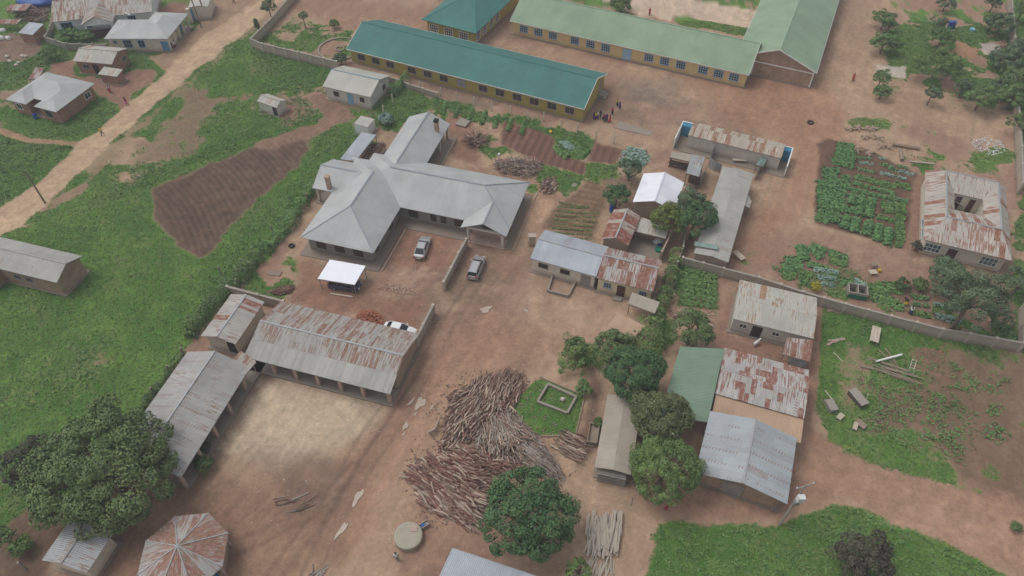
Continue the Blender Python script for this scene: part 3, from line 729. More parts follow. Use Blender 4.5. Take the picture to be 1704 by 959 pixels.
D('blue_panel', "blue_painted_panel", (.05,.22,.33)); D('brick_chim', "brick_chimney", (.42,.29,.21)); D('black', "soot_black", (.012,.012,.012)); D('blue_plastic', "blue_plastic", (.02,.08,.33), rough=.45); D('green_plastic', "green_plastic", (.01,.16,.10), rough=.45); D('white_plastic', "white_plastic", (.65,.65,.64), rough=.5); D('yellow_plastic', "yellow_plastic", (.55,.36,.03), rough=.5); D('red_plastic', "red_plastic", (.5,.06,.05), rough=.5)
D('carport', "white_new_sheeting", (.80,.81,.86), rough=.5, var=.04)
defmat('brick', lambda: brick("burnt_brick", (.42,.22,.145), (.33,.17,.11), (.27,.19,.14)))
defmat('brick_tan', lambda: brick("tan_brick", (.44,.29,.20), (.37,.24,.16), (.33,.25,.19)))
GREY = (.425,.432,.43); LG = (.42,.44,.44)
T('tin_grey', "plain_grey_roofing", GREY, rust=0, streak=0, tone=.05, dirt=.10, sheet=1.6, row=6)
T('tin_grey2', "grey_roofing_worn", (.31,.33,.34), rust=0, streak=.12, tone=.10, dirt=.2, sheet=.8, row=3, nail=.45, rustc=(.24,.15,.10))
T('tin_bluegrey', "bluish_galvanised_roofing", (.38,.41,.45), rust=0, streak=.0, tone=.10, dirt=.12, sheet=.9, row=8)
T('tin_white', "new_white_roofing", (.78,.79,.85), rust=0, streak=0, tone=.03, dirt=.03, sheet=1.0, row=8, rough=.45)
T('tin_cream', "cream_weathered_roofing", (.45,.435,.39), rust=0, streak=0, tone=.05, dirt=.3, sheet=1.5, row=5, dirtc=(.27,.26,.22))
T('tin_teal', "teal_coated_roofing", (.05,.175,.155), rust=0, streak=0, tone=.05, dirt=.10, dirtc=(.05,.15,.13), sheet=3.2, row=4, metal=0)
T('tin_green', "pale_green_coated_roofing", (.245,.335,.225), rust=0, streak=0, tone=.03, dirt=.10, dirtc=(.23,.30,.20), sheet=3, row=14, metal=0)
T('tin_green_old', "dusty_green_roofing", (.18,.265,.19), rust=0, streak=0, tone=.05, dirt=.35, dirtc=(.27,.29,.22), sheet=2.2, row=9, metal=0)
T('tin_stripes', "roofing_with_rusty_stripes", (.40,.38,.35), rust=.2, streak=.2, tone=.12, sheet=.42, row=4.2, rustc=(.22,.095,.06), offs=3)
T('tin_heavy', "heavily_rusted_roofing", (.42,.41,.39), rust=.45, streak=.62, tone=.15, sheet=.75, row=2.1, offs=5, rustc=(.22,.10,.068))
T('tin_patch', "patchy_rusted_roofing", (.43,.42,.40), rust=.22, streak=.42, tone=.12, sheet=.62, row=1.15, nail=.8, offs=9, rustc=(.23,.10,.07))
T('tin_redstripe', "red_striped_rusted_roofing", (.42,.37,.31), rust=.46, streak=.2, tone=.1, sheet=.8, row=9, offs=2, rustc=(.22,.075,.05))
T('tin_porch', "long_streaked_rusty_roofing", (.37,.36,.335), rust=.15, streak=.56, tone=.12, sheet=.33, row=2.45, offs=1, rustc=(.22,.125,.09), vmin=2.45)
T('tin_streaky', "brown_streaked_old_roofing", (.40,.385,.355), rust=.2, streak=.45, tone=.12, sheet=.4, row=2.6, offs=21, rustc=(.24,.14,.10))
T('tin_porch2', "grey_roofing_with_rust_rows", (.37,.365,.35), rust=.012, streak=.08, tone=.09, sheet=.8, row=2.4, nail=1.2, offs=11, rustc=(.24,.14,.09))
T('tin_nail', "bluish_roofing_with_nail_rust_rows", (.37,.40,.425), rust=0, streak=.0, tone=.08, sheet=.8, row=2.5, nail=1.0, rustc=(.26,.16,.105), offs=4)
T('tin_tan', "tan_dusty_roofing", (.37,.325,.265), rust=.0, streak=.0, tone=.06, dirt=.4, dirtc=(.30,.25,.19), sheet=1.1, row=5, metal=0)
T('tin_board', "bare_tan_sheeting", (.44,.30,.20), rust=.0, streak=.0, tone=.05, dirt=.3, dirtc=(.36,.25,.18), sheet=2.3, row=5, metal=0)
T('tin_house_rust', "pale_roofing_with_rust_streaks", (.44,.41,.365), rust=.10, streak=.36, tone=.08, sheet=.8, row=2.6, offs=8, rustc=(.24,.10,.06))
T('tin_longgrey', "old_grey_roofing_with_few_rust_spots", (.38,.375,.345), rust=0, streak=0, nail=.3, rustc=(.27,.15,.10), tone=.07, sheet=.9, row=2.5, offs=13, dirt=.35)
T('tin_latrine', "tan_roofing_with_rust_bands", (.45,.40,.33), rust=.36, streak=.35, tone=.1, sheet=.42, row=6, offs=14, rustc=(.26,.14,.09))
T('tin_guard', "stained_grey_roofing", (.40,.41,.42), rust=0, streak=.42, tone=.08, sheet=.8, row=3, offs=31, rustc=(.26,.18,.13))
T('tin_gazebo', "red_rusted_roof_segments", (.40,.39,.37), rust=.38, streak=.62, tone=.12, sheet=.7, row=6, offs=6, rustc=(.26,.14,.10))
T('tin_rightgrey', "pale_grey_roofing_part_rusted", (.44,.425,.385), rust=.07, streak=.25, tone=.07, sheet=.8, row=3.2, offs=17, dirt=.35, rustc=(.30,.18,.10))
T('tin_blue_sheet', "greenish_sheet", (.22,.32,.29), rust=0, streak=.1, tone=.1, sheet=.8, row=3)
defmat('cap_tin_grey', lambda: paint("grey_ridge_metal", (.30,.325,.36), metal=.2, rough=.5))
defmat('cap_tin_teal', lambda: paint("teal_ridge_metal", (.045,.20,.17), rough=.5))
defmat('cap_tin_green', lambda: paint("pale_green_ridge_metal", (.28,.40,.29), rough=.5))
defmat('cap_tin_white', lambda: paint("white_ridge_metal", (.62,.64,.72), rough=.5))
defmat('cap_tin_cream', lambda: paint("bluish_ridge_metal", (.20,.33,.38), rough=.5))
for k_ in ('tin_porch','tin_porch2','tin_nail','tin_patch','tin_heavy','tin_stripes','tin_redstripe','tin_house_rust','tin_bluegrey'):
    defmat('cap_'+k_, lambda: paint("dull_ridge_metal", (.36,.37,.38), metal=.2, rough=.6))
# ================================================================ BUILDINGS
TW = dict(w=1.75, h=1.35, z0=.85, frame='win_grey', pane='glass_brown', nx=2)
teal = house("school_block", "long ochre school block with dark teal roof and brown glass windows", "school building",
    Z('b',700,322), Z('c',603,720), Z('c',757,487), 3.0, rise=2.5, ov=.6, gov=.35, wall='ochre', roof='tin_teal', fascia='white_trim', th=.1,
    wins=[('s', Z('b',x,y), dict(TW, pane='curtain') if x == 1456 else TW) for x, y in ((798,377),(893,401),(989,428),(1131,463),(1235,490),(1341,517),(1456,549),(1601,587))]+
         [('s', Z('c',x,y), TW) for x, y in ((47,617),(160,643),(274,674),(390,703),(506,733))])
st = MB(); st.box(teal.wu1+.01, teal.wu1+1.5, teal.wv1-3.2, teal.wv1-1.2, 0, .35); st.box(teal.wu1+.01, teal.wu1+1.0, teal.wv1-3.0, teal.wv1-1.4, .35, .7); st.build("steps", M('concrete'), teal.root)
add_door(teal.root, 'e', teal.wu1, teal.wv1-2.2, 1.2, 2.7, 'door_grey', z0=.7)
BW = dict(w=1.8, h=1.5, z0=.85, frame='win_lightblue', pane='glass', nx=4, ny=3, fw=.12)
lgreen = house("school_block", "long tan school block with pale green roof and light blue window grilles", "school building",
    Z('c',115,137), Z('c',1690,495), (1286,77), 3.0, rise=2.9, rf=.54, ov=.5, gov=.4, wall='ochre_light', roof='tin_green', fascia='white_trim', th=.1,
    wins=[('s', Z('c',x,y), BW) for x, y in ((205,186),(301,209),(397,231),(542,264),(644,287),(745,311),(1030,375),(1134,399),(1241,425),(1388,456),(1490,481),(1593,502))],
    doors=[('s', Z('c',886,345), dict(w=1.6, h=2.3, mat='win_lightblue'))])
lg2 = house("school_hall", "green roofed hall running away from the camera with its brick gable end in view", "school building",
    Z('d',437,447), (1396.6+9,-30), Z('d',78-34,362-130), 3.4, rise=2.9, ov=.3, gov=.5, wall='brick_tan', roof='tin_green', fascia='white_trim', th=.1, width=14.6)
# white trim on that gable; flat dark panel paints the corner room's shade
g_ = MB(); W_ = lg2.wv1; u_ = lg2.wu0
g_.box(u_-.06, u_-.003, .5, W_-3.2, 2.75, 2.95); g_.box(u_-.06, u_-.003, .32, .55, 0, 3.2); g_.box(u_-.06, u_-.003, W_-3.3, W_-3.1, 0, 3.0); g_.build("gable_trim", M('white_trim'), lg2.root)
g_ = MB(); g_.box(u_-.03, u_-.002, W_-3.0, W_-.15, .1, 3.0); g_.build("painted_opening_shade", M('door_and_shade_dark'), lg2.root)
thip = house("classroom", "ochre classroom with hipped teal roof and white grid windows", "school building",
    Z('b',1197,130), Z('b',1553,222), (868,-20), 3.2, rise=2.6, kind='hip', ov=.7, wall='ochre', roof='tin_teal', hip=(1,1),
    wins=[('s', Z('b',x,y), dict(w=2.0, h=1.7, z0=.7, nx=4, ny=3, pane='glass', fw=.12)) for x, y in ((1277,187),(1372,210),(1473,233))]+
         [('e', Z('b',x,y), dict(w=1.8, h=1.9, z0=.7, nx=3, ny=3, fw=.12)) for x, y in ((1568,228),(1610,182),(1655,134),(1693,92))])
# ---- the grey hospital ward: five wings under one roof
E_O = Fr(Z('f',745,740), Z('f',1165,825), Z('f',1605,577), 3.0)
E_O.O = G(Z('f',745,740), 3.0)
ward = thing("ward_building", "big cross-shaped grey-rendered building with plain grey roof wings and two brick chimneys", "building", (E_O.O[0], E_O.O[1], 0), E_O.rz)
h_ = 3.0; sl = .46
rb = MB()
def wingadd(u0,u1,v0,v1,axis,kind='gable',hip=(0,0),seed=0,dz=0.0):
    span = (v1-v0) if axis == 'u' else (u1-u0); roof_shell(rb, wing_faces(u0,u1,v0,v1,h_+dz,span/2*sl,kind,axis,.5,hip,seed), .1)
wingadd(-9.0, 16.75, 0, 10.9, 'u', 'hip', (1,1), 1)
wingadd(-7.3, 0, 4.0, 21.7, 'v', 'gable', (0,0), 2, .003)
wingadd(-11.2, 0, -9.9, 9.0, 'v', 'hip', (1,1), 3, .006)
wingadd(-14.5, -3.0, .3, 7.6, 'u', 'gable', (0,0), 4, .009)
wingadd(9.9, 16.74, -1.6, 7.0, 'v', 'gable', (0,0), 5, .012)
wroof = rb.build("roof", M('tin_grey'), ward)
cm = MB(); zr = h_+10.9/2*sl
ridge_cap(cm, (-3.6,5.45,zr), (11.3,5.45,zr)); ridge_cap(cm, (16.75,0,h_),(11.3,5.45,zr),.18); ridge_cap(cm, (16.75,10.9,h_),(11.3,5.45,zr),.18)
zn = h_+3.65*sl; ridge_cap(cm, (-3.65,8,zn), (-3.65,21.7,zn)); zs = h_+5.6*sl
ridge_cap(cm, (-5.6,-4.3,zs),(-5.6,4.0,zs)); ridge_cap(cm, (-11.2,-9.9,h_),(-5.6,-4.3,zs),.18); ridge_cap(cm, (0,-9.9,h_),(-5.6,-4.3,zs),.18)
zw = h_+3.65*sl; ridge_cap(cm, (-14.5,3.95,zw),(-8.5,3.95,zw)); zp = h_+3.42*sl; ridge_cap(cm, (13.32,-1.6,zp),(13.32,3.2,zp))
cm.build("ridge_cap", M('cap_tin_grey'), wroof)
wb = MB(); o = .7
wb.box(-6.5, 16.05, o, 10.2, 0, 2.99); wb.box(-6.6, -2.6, 5, 19.2, 0, 3.02); wb.box(-10.5, -o, -9.2, 6.0, 0, 2.985); wb.box(-11.5, -8, 1.0, 6.9, 0, 3.01)
wb.add([(-6.6,19.2,3.02),(-2.6,19.2,3.02),(-2.6,19.2,3.45),(-3.65,19.2,4.5),(-6.6,19.2,3.2)], [(4,3,2,1,0)])
wb.add([(10.6,.0,2.9),(16.04,.0,2.9),(13.32,.0,4.35),(10.6,.15,2.9),(16.04,.15,2.9),(13.32,.15,4.35)], [(0,1,2),(5,4,3),(0,3,4,1),(1,4,5,2),(2,5,3,0)])
wb.build("wall", M('plaster_grey'), ward)
tr = MB()
for u in (10.75, 15.95): tr.box(u-.16, u+.16, -1.1, -.78, 0, 2.75)
tr.box(10.6, 16.1, -1.1, -.8, 2.6, 2.88); tr.build("porch_beam", M('plaster_pale'), ward)
fl = MB(); fl.box(10.4, 16.3, -1.3, .69, 0, .16); fl.box(10.8, 15.9, .62, .695, .16, 1.1); fl.build("porch_floor", M('pink_wall'), ward)
for (u, v) in ((-14.0,.8),(-14.0,7.1)):
    pm = MB(); pm.box(u-.17, u+.17, v-.17, v+.17, 0, 3.0); pm.build("veranda_post", M('plaster'), ward)
for (u, v) in ((-.45,21.2),(-.45,17.5)):
    pm = MB(); pm.box(u-.17, u+.17, v-.17, v+.17, 0, 3.0); pm.build("veranda_post", M('plaster'), ward)
pl = MB(); pl.box(-14.7, -8, .2, 7.8, 0, .14); pl.box(-7.4, .9, 6, 22, 0, .13); pl.box(-11.6, .6, -10.6, 1, 0, .12); pl.box(-6, 17.2, -1.2, 11.5, 0, .11); pl.build("apron", M('concrete_dirty'), ward)
for a in ((.9,.98,10.9,21.9),(17.6,17.72,-1.2,12),(1.0,1.12,-10.2,-1.5)): kb = MB(); kb.box(a[0],a[1],a[2],a[3],0,.25); kb.build("drain_kerb", M('plaster'), ward)
E_O.root = ward
def wardwin(side, off, pt, **kw):
    a, z = E_O.wall(pt, side, off); k = dict(w=1.3, h=1.35, z0=.85, frame='win_brown', pane='glass_brown', nx=3, fw=.1); k.update(kw); add_window(ward, side, off, a, **k)
for x, y, w_ in ((830,783,1.5),(962,797,.9),(1030,812,.9),(1133,843,1.4)): wardwin('s', o, Z('f',x,y), w=w_, nx=3 if w_ > 1 else 2)
for x, y in ((220,200),(343,228),(467,255)): wardwin('s', -9.2, Z('g',x,y), w=1.5)
for x, y in ((590,218),(683,65)): wardwin('e', -.7, Z('g',x,y), w=1.3)
wardwin('s', .62, Z('g',1326,135), w=1.4, h=.8, z0=1.3)
wardwin('e', -2.6, Z('f',985,345), w=1.1)
add_door(ward, 'e', -2.6, 13.5, 1.0, 2.1, 'door_brown')
for (k, x, y, x2, y2) in (('f',987,225,988,180),('f',270,595,262,535)):
    u, v = E_O.loc(Z(k,x,y), 3.7); ch = MB(); ch.box(u-.3, u+.3, v-.3, v+.3, 3.0, 5.3); c_ = ch.build("chimney", M('brick_chim'), wroof)
    cc = MB(); cc.box(u-.36, u+.36, v-.36, v+.36, 5.31, 5.7 if x > 500 else 5.5); cc.build("chimney_cap", M('black' if x > 500 else 'brick_chim'), c_)
# ---- white carport
cp, _ = quad_roof("carport", "carport with a bright white sheet roof in front of the grey ward", "carport", [Z('g',193,415),Z('g',440,455),Z('g',512,330),Z('g',275,288)], (2.1,2.1,2.5,2.5), 'carport', post_mat='steel')
# ---- veranda classrooms around the sandy court
pn = house("veranda_block", "long open-veranda block with a heavily rust-streaked roof north of the sandy court", "building",
    Z('n',600,460), Z('n',1435,672), Z('n',1595,325), 2.9, rise=1.5, ov=.35, gov=.4, wall='mud', roof='tin_porch', recess=('s',2.2), rf=.5)
for i, (x, y) in enumerate(((770,515),(895,548),(1022,582),(1152,617),(1280,650),(1430,690))):
    a, z = pn.wall(Z('n',x,y), 's', .45); pm = MB(); pm.box(a-.22, a+.22, .3, .7, 0, 2.8); pm.build("pillar", M('pillar'), pn.root)
fl = MB(); fl.box(.1, pn.L-.1, .0, 2.6, 0, .22); fl.build("veranda_floor", M('concrete'), pn.root)
for q in (.2,.42,.64,.86): add_door(pn.root, 's', pn.wv0, pn.L*q, 1.0, 2.1, 'door_and_shade_dark')
ps = house("veranda_block", "shorter veranda block, grey roof with rows of rust marks, left of the sandy court", "building",
    Z('o',905,465), (417,610), Z('n',255,470), 2.9, rise=1.6, ov=.35, gov=.4, wall='mud', roof='tin_porch2', recess=('s',2.0), width=8.6)
for (k, x, y) in (('n',603,622),('n',520,755),('n',437,885),('o',1000,350),('o',915,485)):
    a, z = ps.wall(Z(k,x,y), 's', .45); pm = MB(); pm.box(a-.2, a+.2, .28, .66, 0, 2.75); pm.build("pillar", M('pillar'), ps.root)
fl = MB(); fl.box(.1, ps.L+4, .0, 2.5, 0, .22); fl.build("veranda_floor", M('concrete'), ps.root)
for q in (.25,.6,.85): add_door(ps.root, 's', ps.wv0, ps.L*q, 1.0, 2.1, 'door_and_shade_dark')
qs = [Z('n',505,512),Z('n',605,562),Z('n',672,487),Z('n',583,423)]
quad_roof("link_roof", "short rusty roof bridging the two veranda blocks at the corner of the court", "roof", qs, (3.45,2.98,2.98,3.5), 'tin_streaky', posts=True, post_mat='pillar', inset=.5)
sg = house("store_house", "small tan store with striped rusty grey gable roof beside the dark hedge", "store house",
    Z('n',555,388), Z('n',720,145), Z('n',530,100), 2.7, rise=.7, ov=.35, gov=.4, wall='plaster', roof='tin_stripes')
add_door(sg.root, 'w', sg.wu0, 1.2, .9, 2.0, 'door_and_shade_dark')
lh = house("brick_house", "long burnt-brick house with dull grey roof at the left edge of the field", "house",
    Z('e',-160,735), Z('e',335,855), Z('e',480,695), 3.0, rise=1.1, ov=.4, gov=.45, wall='brick_tan', roof='tin_longgrey',
    wins=[('s', Z('e',165,828), dict(w=1.1,h=1.0,z0=1.0,frame='win_grey',pane='glass')), ('s', Z('e',100,815), dict(w=1.1,h=1.0,z0=1.0,frame='win_grey'))])
pw = MB(); a, _z = lh.wall(Z('e',20,860), 's', lh.wv0); pw.box(a-2.2, a+1.5, -1.6, lh.wv0-.01, 0, 2.3); pw.build("porch", M('brick_tan'), lh.root); add_door(lh.root, 's', -1.6, a+.3, .9, 1.9, 'door_and_shade_dark')
# ---- gazebo
gc = G((297,911), 4.2); gz = thing("gazebo", "eight-sided shelter with a red-rusted segmented roof", "gazebo", (gc[0], gc[1], 0))
r8 = []
for (x, y) in ((868,665),(1040,655),(1142,745),(1130,915)):
    q = G(Z('o',x,y), 2.7)-gc; r8.append((math.hypot(*q), math.atan2(q[1], q[0])))
Rg = sum(a for a, b in r8)/4; ph0 = np.mean([(b-k*(-math.pi/4)) for k, (a, b) in enumerate(r8)])
ring = [(Rg*math.cos(ph0-k*math.pi/4), Rg*math.sin(ph0-k*math.pi/4), 2.7) for k in range(8)]
mb = MB(); fs = []
for k in range(8):
    a, b_ = ring[(k+1)%8], ring[k]; vs = [a, b_, (0,0,4.6)]; fs.append((vs, face_uv(vs, (b_[0]-a[0], b_[1]-a[1]), 40+7.3*k)))
roof_shell(mb, fs, .08); r_ = mb.build("roof", M('tin_gazebo'), gz)
cm = MB()
for k in range(8): ridge_cap(cm, ring[k], (0,0,4.6), .11)
cm.build("ridge_cap", M('cap_tin_heavy'), r_)
wm = MB(); wm.prism([(p[0]*.86, p[1]*.86) for p in reversed(ring)], 0, .9); wm.build("low_wall", M('mud'), gz)
for p in ring: pm = MB(); pm.box(p[0]*.88-.13, p[0]*.88+.13, p[1]*.88-.13, p[1]*.88+.13, 0, 2.75); pm.build("post", M('pillar'), gz)
bl = house("guard_house", "small house with grey roof stained brown along the ridge under the big mango tree", "house",
    Z('o',435,945), Z('o',565,745), Z('o',340,690), 2.6, rise=.8, ov=.4, wall='plaster', roof='tin_guard', gov=.3)
bm_ = house("workshop", "grey sheet-roofed building cut off by the bottom edge of the photo", "building",
    Z('p',1225,962), Z('p',835,832), Z('p',700,960), 2.9, rise=1.0, ov=.3, wall='plaster_pale', roof='tin_bluegrey', width=8.0, axis='u')
# ---- buildings in the middle right
kc = house("clinic_office", "long cream office with bluish grey metal roof beside the gate wall", "office",
    Z('k',82,222), Z('k',487,335), Z('k',545,145), 2.8, rise=1.0, ov=.35, wall='plaster', roof='tin_bluegrey', gov=.25,
    wins=[('s', Z('k',163,252), dict(w=1.4,h=.8,z0=1.3,frame='win_brown')), ('s', Z('k',297,280), dict(w=1.4,h=.8,z0=1.3,frame='win_brown'))],
    doors=[('s', Z('k',425,322), dict(mat='door_grey', w=1.2))])
kr = house("shop_house", "faded yellow house with badly rusted roof joined to the cream office", "house",
    Z('k',490,342), Z('k',838,426), Z('k',893,232), 2.9, rise=1.1, rf=.55, ov=.35, wall='plaster_yellow', roof='tin_heavy', gov=.2,
    wins=[('s', Z('k',558,377), dict(w=1.1,h=1.0,z0=1.1,frame='win_lightblue',nx=3,ny=2)), ('s', Z('k',775,428), dict(w=1.1,h=1.0,z0=1.1,frame='win_lightblue',nx=3,ny=2))],
    doors=[('s', Z('k',640,412), dict(mat='door_brown'))])
stp = MB(); a, _z = kr.wall(Z('k',630,440), 's', kr.wv0); stp.box(a-.7, a+.5, kr.wv0-1.0, kr.wv0-.36, 0, .25); stp.build("doorstep", M('concrete'), kr.root)
for x, hh in ((370,0),):
    pass
quad_roof("lean_to", "sagging grey sheet lean-to on poles at the corner of the yellow house", "shelter", [Z('k',683,500),Z('k',848,560),Z('k',877,490),Z('k',708,430)], (2.2,2.1,2.5,2.6), 'tin_tan')
quad_roof("lean_to", "flat tan sheet shelter half hidden by the dark green trees", "shelter", [Z('k',525,672),Z('k',690,730),Z('k',790,637),Z('k',620,557)], (2.0,2.0,2.1,2.1), 'tin_board')
wg = house("new_store", "store with a brand new white gable roof among the kitchen sheds", "store house",
    Z('h',935,612), Z('h',990,440), Z('h',745,398), 3.2, rise=1.1, ov=.35, gov=.4, wall='mud', roof='tin_white')
rs = house("kitchen_hut", "hut with a red and tan striped rusty gable roof beside the walled concrete yard", "hut",
    Z('h',660,815), Z('h',730,640), Z('h',570,606), 2.8, rise=.9, ov=.35, gov=.3, wall='mud', roof='tin_redstripe')
quad_roof("lean_to", "small grey lean-to roof tucked beneath the lime green tree", "shelter", [Z('h',700,728),Z('h',880,770),Z('h',900,700),Z('h',738,645)], (2.2,2.2,2.6,2.6), 'tin_rightgrey')
lr = house("dining_block", "long narrow building with dull grey roof and rust spots along its ridge", "building",
    Z('h',1250,912), Z('h',1400,390), Z('h',1212,362), 2.8, rise=.32, ov=.3, wall='mud', roof='tin_longgrey', gov=.3, cap=False)
quad_roof("awning", "small grey awning sticking out of the long narrow building", "awning", [Z('h',1345,575),Z('h',1375,590),Z('h',1387,550),Z('h',1365,505)], (2.5,2.2,2.2,2.5), 'tin_longgrey', posts=True, inset=.1)
quad_roof("loose_sheet", "greenish roofing sheet laid across the end of the long narrow roof", "metal sheet", [Z('h',1048,812),Z('h',1188,836),Z('h',1192,812),Z('h',1055,786)], (3.12,3.42,3.42,3.12), 'tin_blue_sheet', posts=False)
# latrine row
lt = house("latrine_block", "latrine row with tan and rust banded roof and blue panels at both ends", "toilets",
    Z('h',1012,160), Z('h',1562,297), Z('h',1590,213), 2.7, rise=.5, ov=.35, kind='gable', wall='plaster_pale', roof='tin_latrine', gov=.05, cap=False)
for (u0, u1, ua, ub) in ((-1.9,-1.75,-1.75,-.02),(lt.L+1.2,lt.L+1.35,lt.L+.02,lt.L+1.2)):
    sc = MB(); sc.box(u0, u1, -1.0, lt.W+.3, 0, 2.2); sc.box(ua, ub, lt.W+.15, lt.W+.3, 0, 2.19); sc.build("screen_wall", M('plaster_white'), lt.root)
bp = MB(); bp.box(-1.74, .0, lt.W-.9, lt.W+.14, 0, 2.1); bp.box(lt.L+.02, lt.L+1.19, lt.W-.9, lt.W+.14, 0, 2.1); bp.build("blue_panel", M('blue_panel'), lt.root)
fl = MB(); fl.box(-1.74, lt.L+1.19, -1.1, lt.W-.9, 0, .1); fl.build("floor_slab", M('concrete_dirty'), lt.root)
quad_roof("kitchen_shed", "low open kitchen shed with a dull tan roof above firewood racks", "shed", [Z('h',903,290),Z('h',1030,320),Z('h',1040,275),Z('h',915,255)], (2.0,2.0,2.4,2.4), 'tin_tan', post_mat='wood_dark')
kg = quad_roof("kitchen_shed", "taller kitchen shed with ribbed grey roof next to the tan one", "shed", [Z('h',1000,385),Z('h',1076,405),Z('h',1112,290),Z('h',1035,272)], (2.6,2.6,2.9,2.9), 'tin_grey2', post_mat='wood_dark')
for A_, B_, hgt_, lab in ((Z('h',905,345),Z('h',1020,372),1.3,"dark slatted timber side of the low kitchen shed"),(Z('h',1010,440),Z('h',1075,460),1.6,"dark slatted timber front of the taller kitchen shed")):
    a = G(A_); b_ = G(B_); r_ = thing("timber_screen", lab, "screen", (a[0],a[1],0), math.atan2(*(b_-a)[::-1])); L_ = np.linalg.norm(b_-a); m_ = MB()
    for j in range(6): m_.box(0, L_, -.03, .03, .1+j*hgt_/6, .1+j*hgt_/6+hgt_/8)
    m_.build("slats", M('wood_dark'), r_); p_ = MB(); p_.box(-.05,.05,-.09,-.035,0,hgt_+.1); p_.box(L_-.05,L_+.05,-.09,-.035,0,hgt_+.1); p_.build("posts", M('wood'), r_)
# courtyard house on the right
ch_ = Fr(Z('i',905,745), Z('i',1520,893), Z('i',1555,403), 3.0)
cy_ = thing("courtyard_house", "square cream house with rust-streaked roof around a small inner court", "house", (ch_.O[0],ch_.O[1],0), ch_.rz)
L, W = ch_.L, ch_.W
iu0, iv0 = ch_.loc(Z('i',1115,545), 3.0); iu1, iv1 = ch_.loc(Z('i',1310,475), 3.0)
print("court house", L, W, iu0, iu1, iv0, iv1)
ru0, ru1 = iu0*.62, (iu1+L)/2; rv0 = iv0*.56; rv1 = W-.9; zt = 4.3
mb = MB(); F_ = []
def qf(vs, ud, du): F_.append((vs, face_uv(vs, ud, du)))
qf([(0,0,3.0),(L,0,3.0),(ru1,rv0,zt),(ru0,rv0,zt)], (1,0), 0)
qf([(ru0,rv0,zt),(ru1,rv0,zt),(iu1,iv0,3.2),(iu0,iv0,3.2)], (1,0), 9)
qf([(0,W,3.0),(0,0,3.0),(ru0,rv0,zt),(ru0,rv1,zt)], (0,1), 20); qf([(ru0,rv1,zt),(ru0,rv0,zt),(iu0,iv0,3.2),(iu0,iv1,3.2)], (0,1), 33)
qf([(L,0,3.0),(L,W,3.0),(ru1,rv1,zt),(ru1,rv0,zt)], (0,1), 45); qf([(ru1,rv0,zt),(ru1,rv1,zt),(iu1,iv1,3.2),(iu1,iv0,3.2)], (0,1), 52)
qf([(L,W,3.0),(0,W,3.0),(ru0,rv1,zt),(ru1,rv1,zt)], (1,0), 63); qf([(ru1,rv1,zt),(ru0,rv1,zt),(iu0,iv1,3.2),(iu1,iv1,3.2)], (1,0), 70)
roof_shell(mb, F_, .09); cr = mb.build("roof", M('tin_house_rust'), cy_)
cm = MB(); rr = [(ru0,rv0,zt),(ru1,rv0,zt),(ru1,rv1,zt),(ru0,rv1,zt)]
for i in range(4): ridge_cap(cm, rr[i], rr[(i+1)%4], .2)
cm.build("ridge_cap", M('cap_tin_heavy'), cr)
wb = MB(); wb.box(.5, L-.5, .5, iv0-.25, 0, 2.98); wb.box(.5, L-.5, iv1+.25, W-.5, 0, 2.975); wb.box(.51, iu0-.25, iv0-.25, iv1+.25, 0, 2.97); wb.box(iu1+.25, L-.51, iv0-.25, iv1+.25, 0, 2.965); wb.build("wall", M('plaster'), cy_)
stp = MB(); dw = (iu1-iu0+.5)
for k in range(2): stp.box(iu0-.2+dw*(.2+.42*k), iu0-.2+dw*(.38+.42*k), iv1+.2, iv1+.245, .1, 2.6)
stp.build("court_door", M('door_brown'), cy_)
fl = MB(); fl.box(iu0-.24, iu1+.24, iv0-.24, iv1+.24, 0, .1); fl.build("court_floor", M('concrete'), cy_)
for x, y in ((965,802),(1350,905)):
    a, z = ch_.wall(Z('i',x,y), 's', .5); add_window(cy_, 's', .5, a, 2.2, 1.5, .75, 'win_white', 'glass_teal', 4, 2)
for x, y in ((912,612),(893,712)):
    a, z = ch_.wall(Z('i',x,y), 'w', .5); add_window(cy_, 'w', .5, a, 1.6, 1.4, .8, 'win_white', 'glass_teal', 3, 2)
a, z = ch_.wall(Z('i',1095,845), 's', .5); add_door(cy_, 's', .5, a, 1.3, 2.2, 'door_brown', 'win_white')
# cluster at the lower right
rg = house("row_house", "cream row house with pale two-tone metal roof behind the boundary wall", "house",
    Z('k',1325,592), Z('j',215,535), Z('j',248,265), 2.8, rise=.7, rf=.45, ov=.3, wall='plaster_pale', roof='tin_rightgrey', gov=.2, cap=False,
    wins=[('s', Z('k',1392,627), dict(w=1.0,h=.8,z0=1.2,frame='win_white')), ('s', Z('k',1590,684), dict(w=1.0,h=.8,z0=1.2,frame='win_white'))],
    doors=[('s', Z('k',1472,667), dict(mat='door_and_shade_dark', w=1.1))])
quad_roof("tank_shelter", "little rusty roof on poles above a grey water tank", "shelter", [Z('j',10,637),Z('j',190,687),Z('j',213,545),Z('j',40,525)], (2.5,2.5,2.9,2.9), 'tin_heavy', seed=3)
tk = G(Z('j',100,700)); t_ = MB(); t_.tube([(0,0,0),(0,0,.05),(0,0,1.35),(0,0,1.6)], [1.05,1.1,1.1,.5], 18); tag(t_.build("water_tank", M('steel'), None, True, (tk[0],tk[1],0)), "round grey water tank under the little rusty roof", "tank")
quad_roof("green_shelter", "large open shelter with flat dusty green roof between the trees and the rusty workshop", "shelter",
    [(1099,690),Z('l',950,421),Z('k',1275,777),(1132,577)], (3.0,3.0,3.4,3.4), 'tin_green_old', udir=(.1,1))
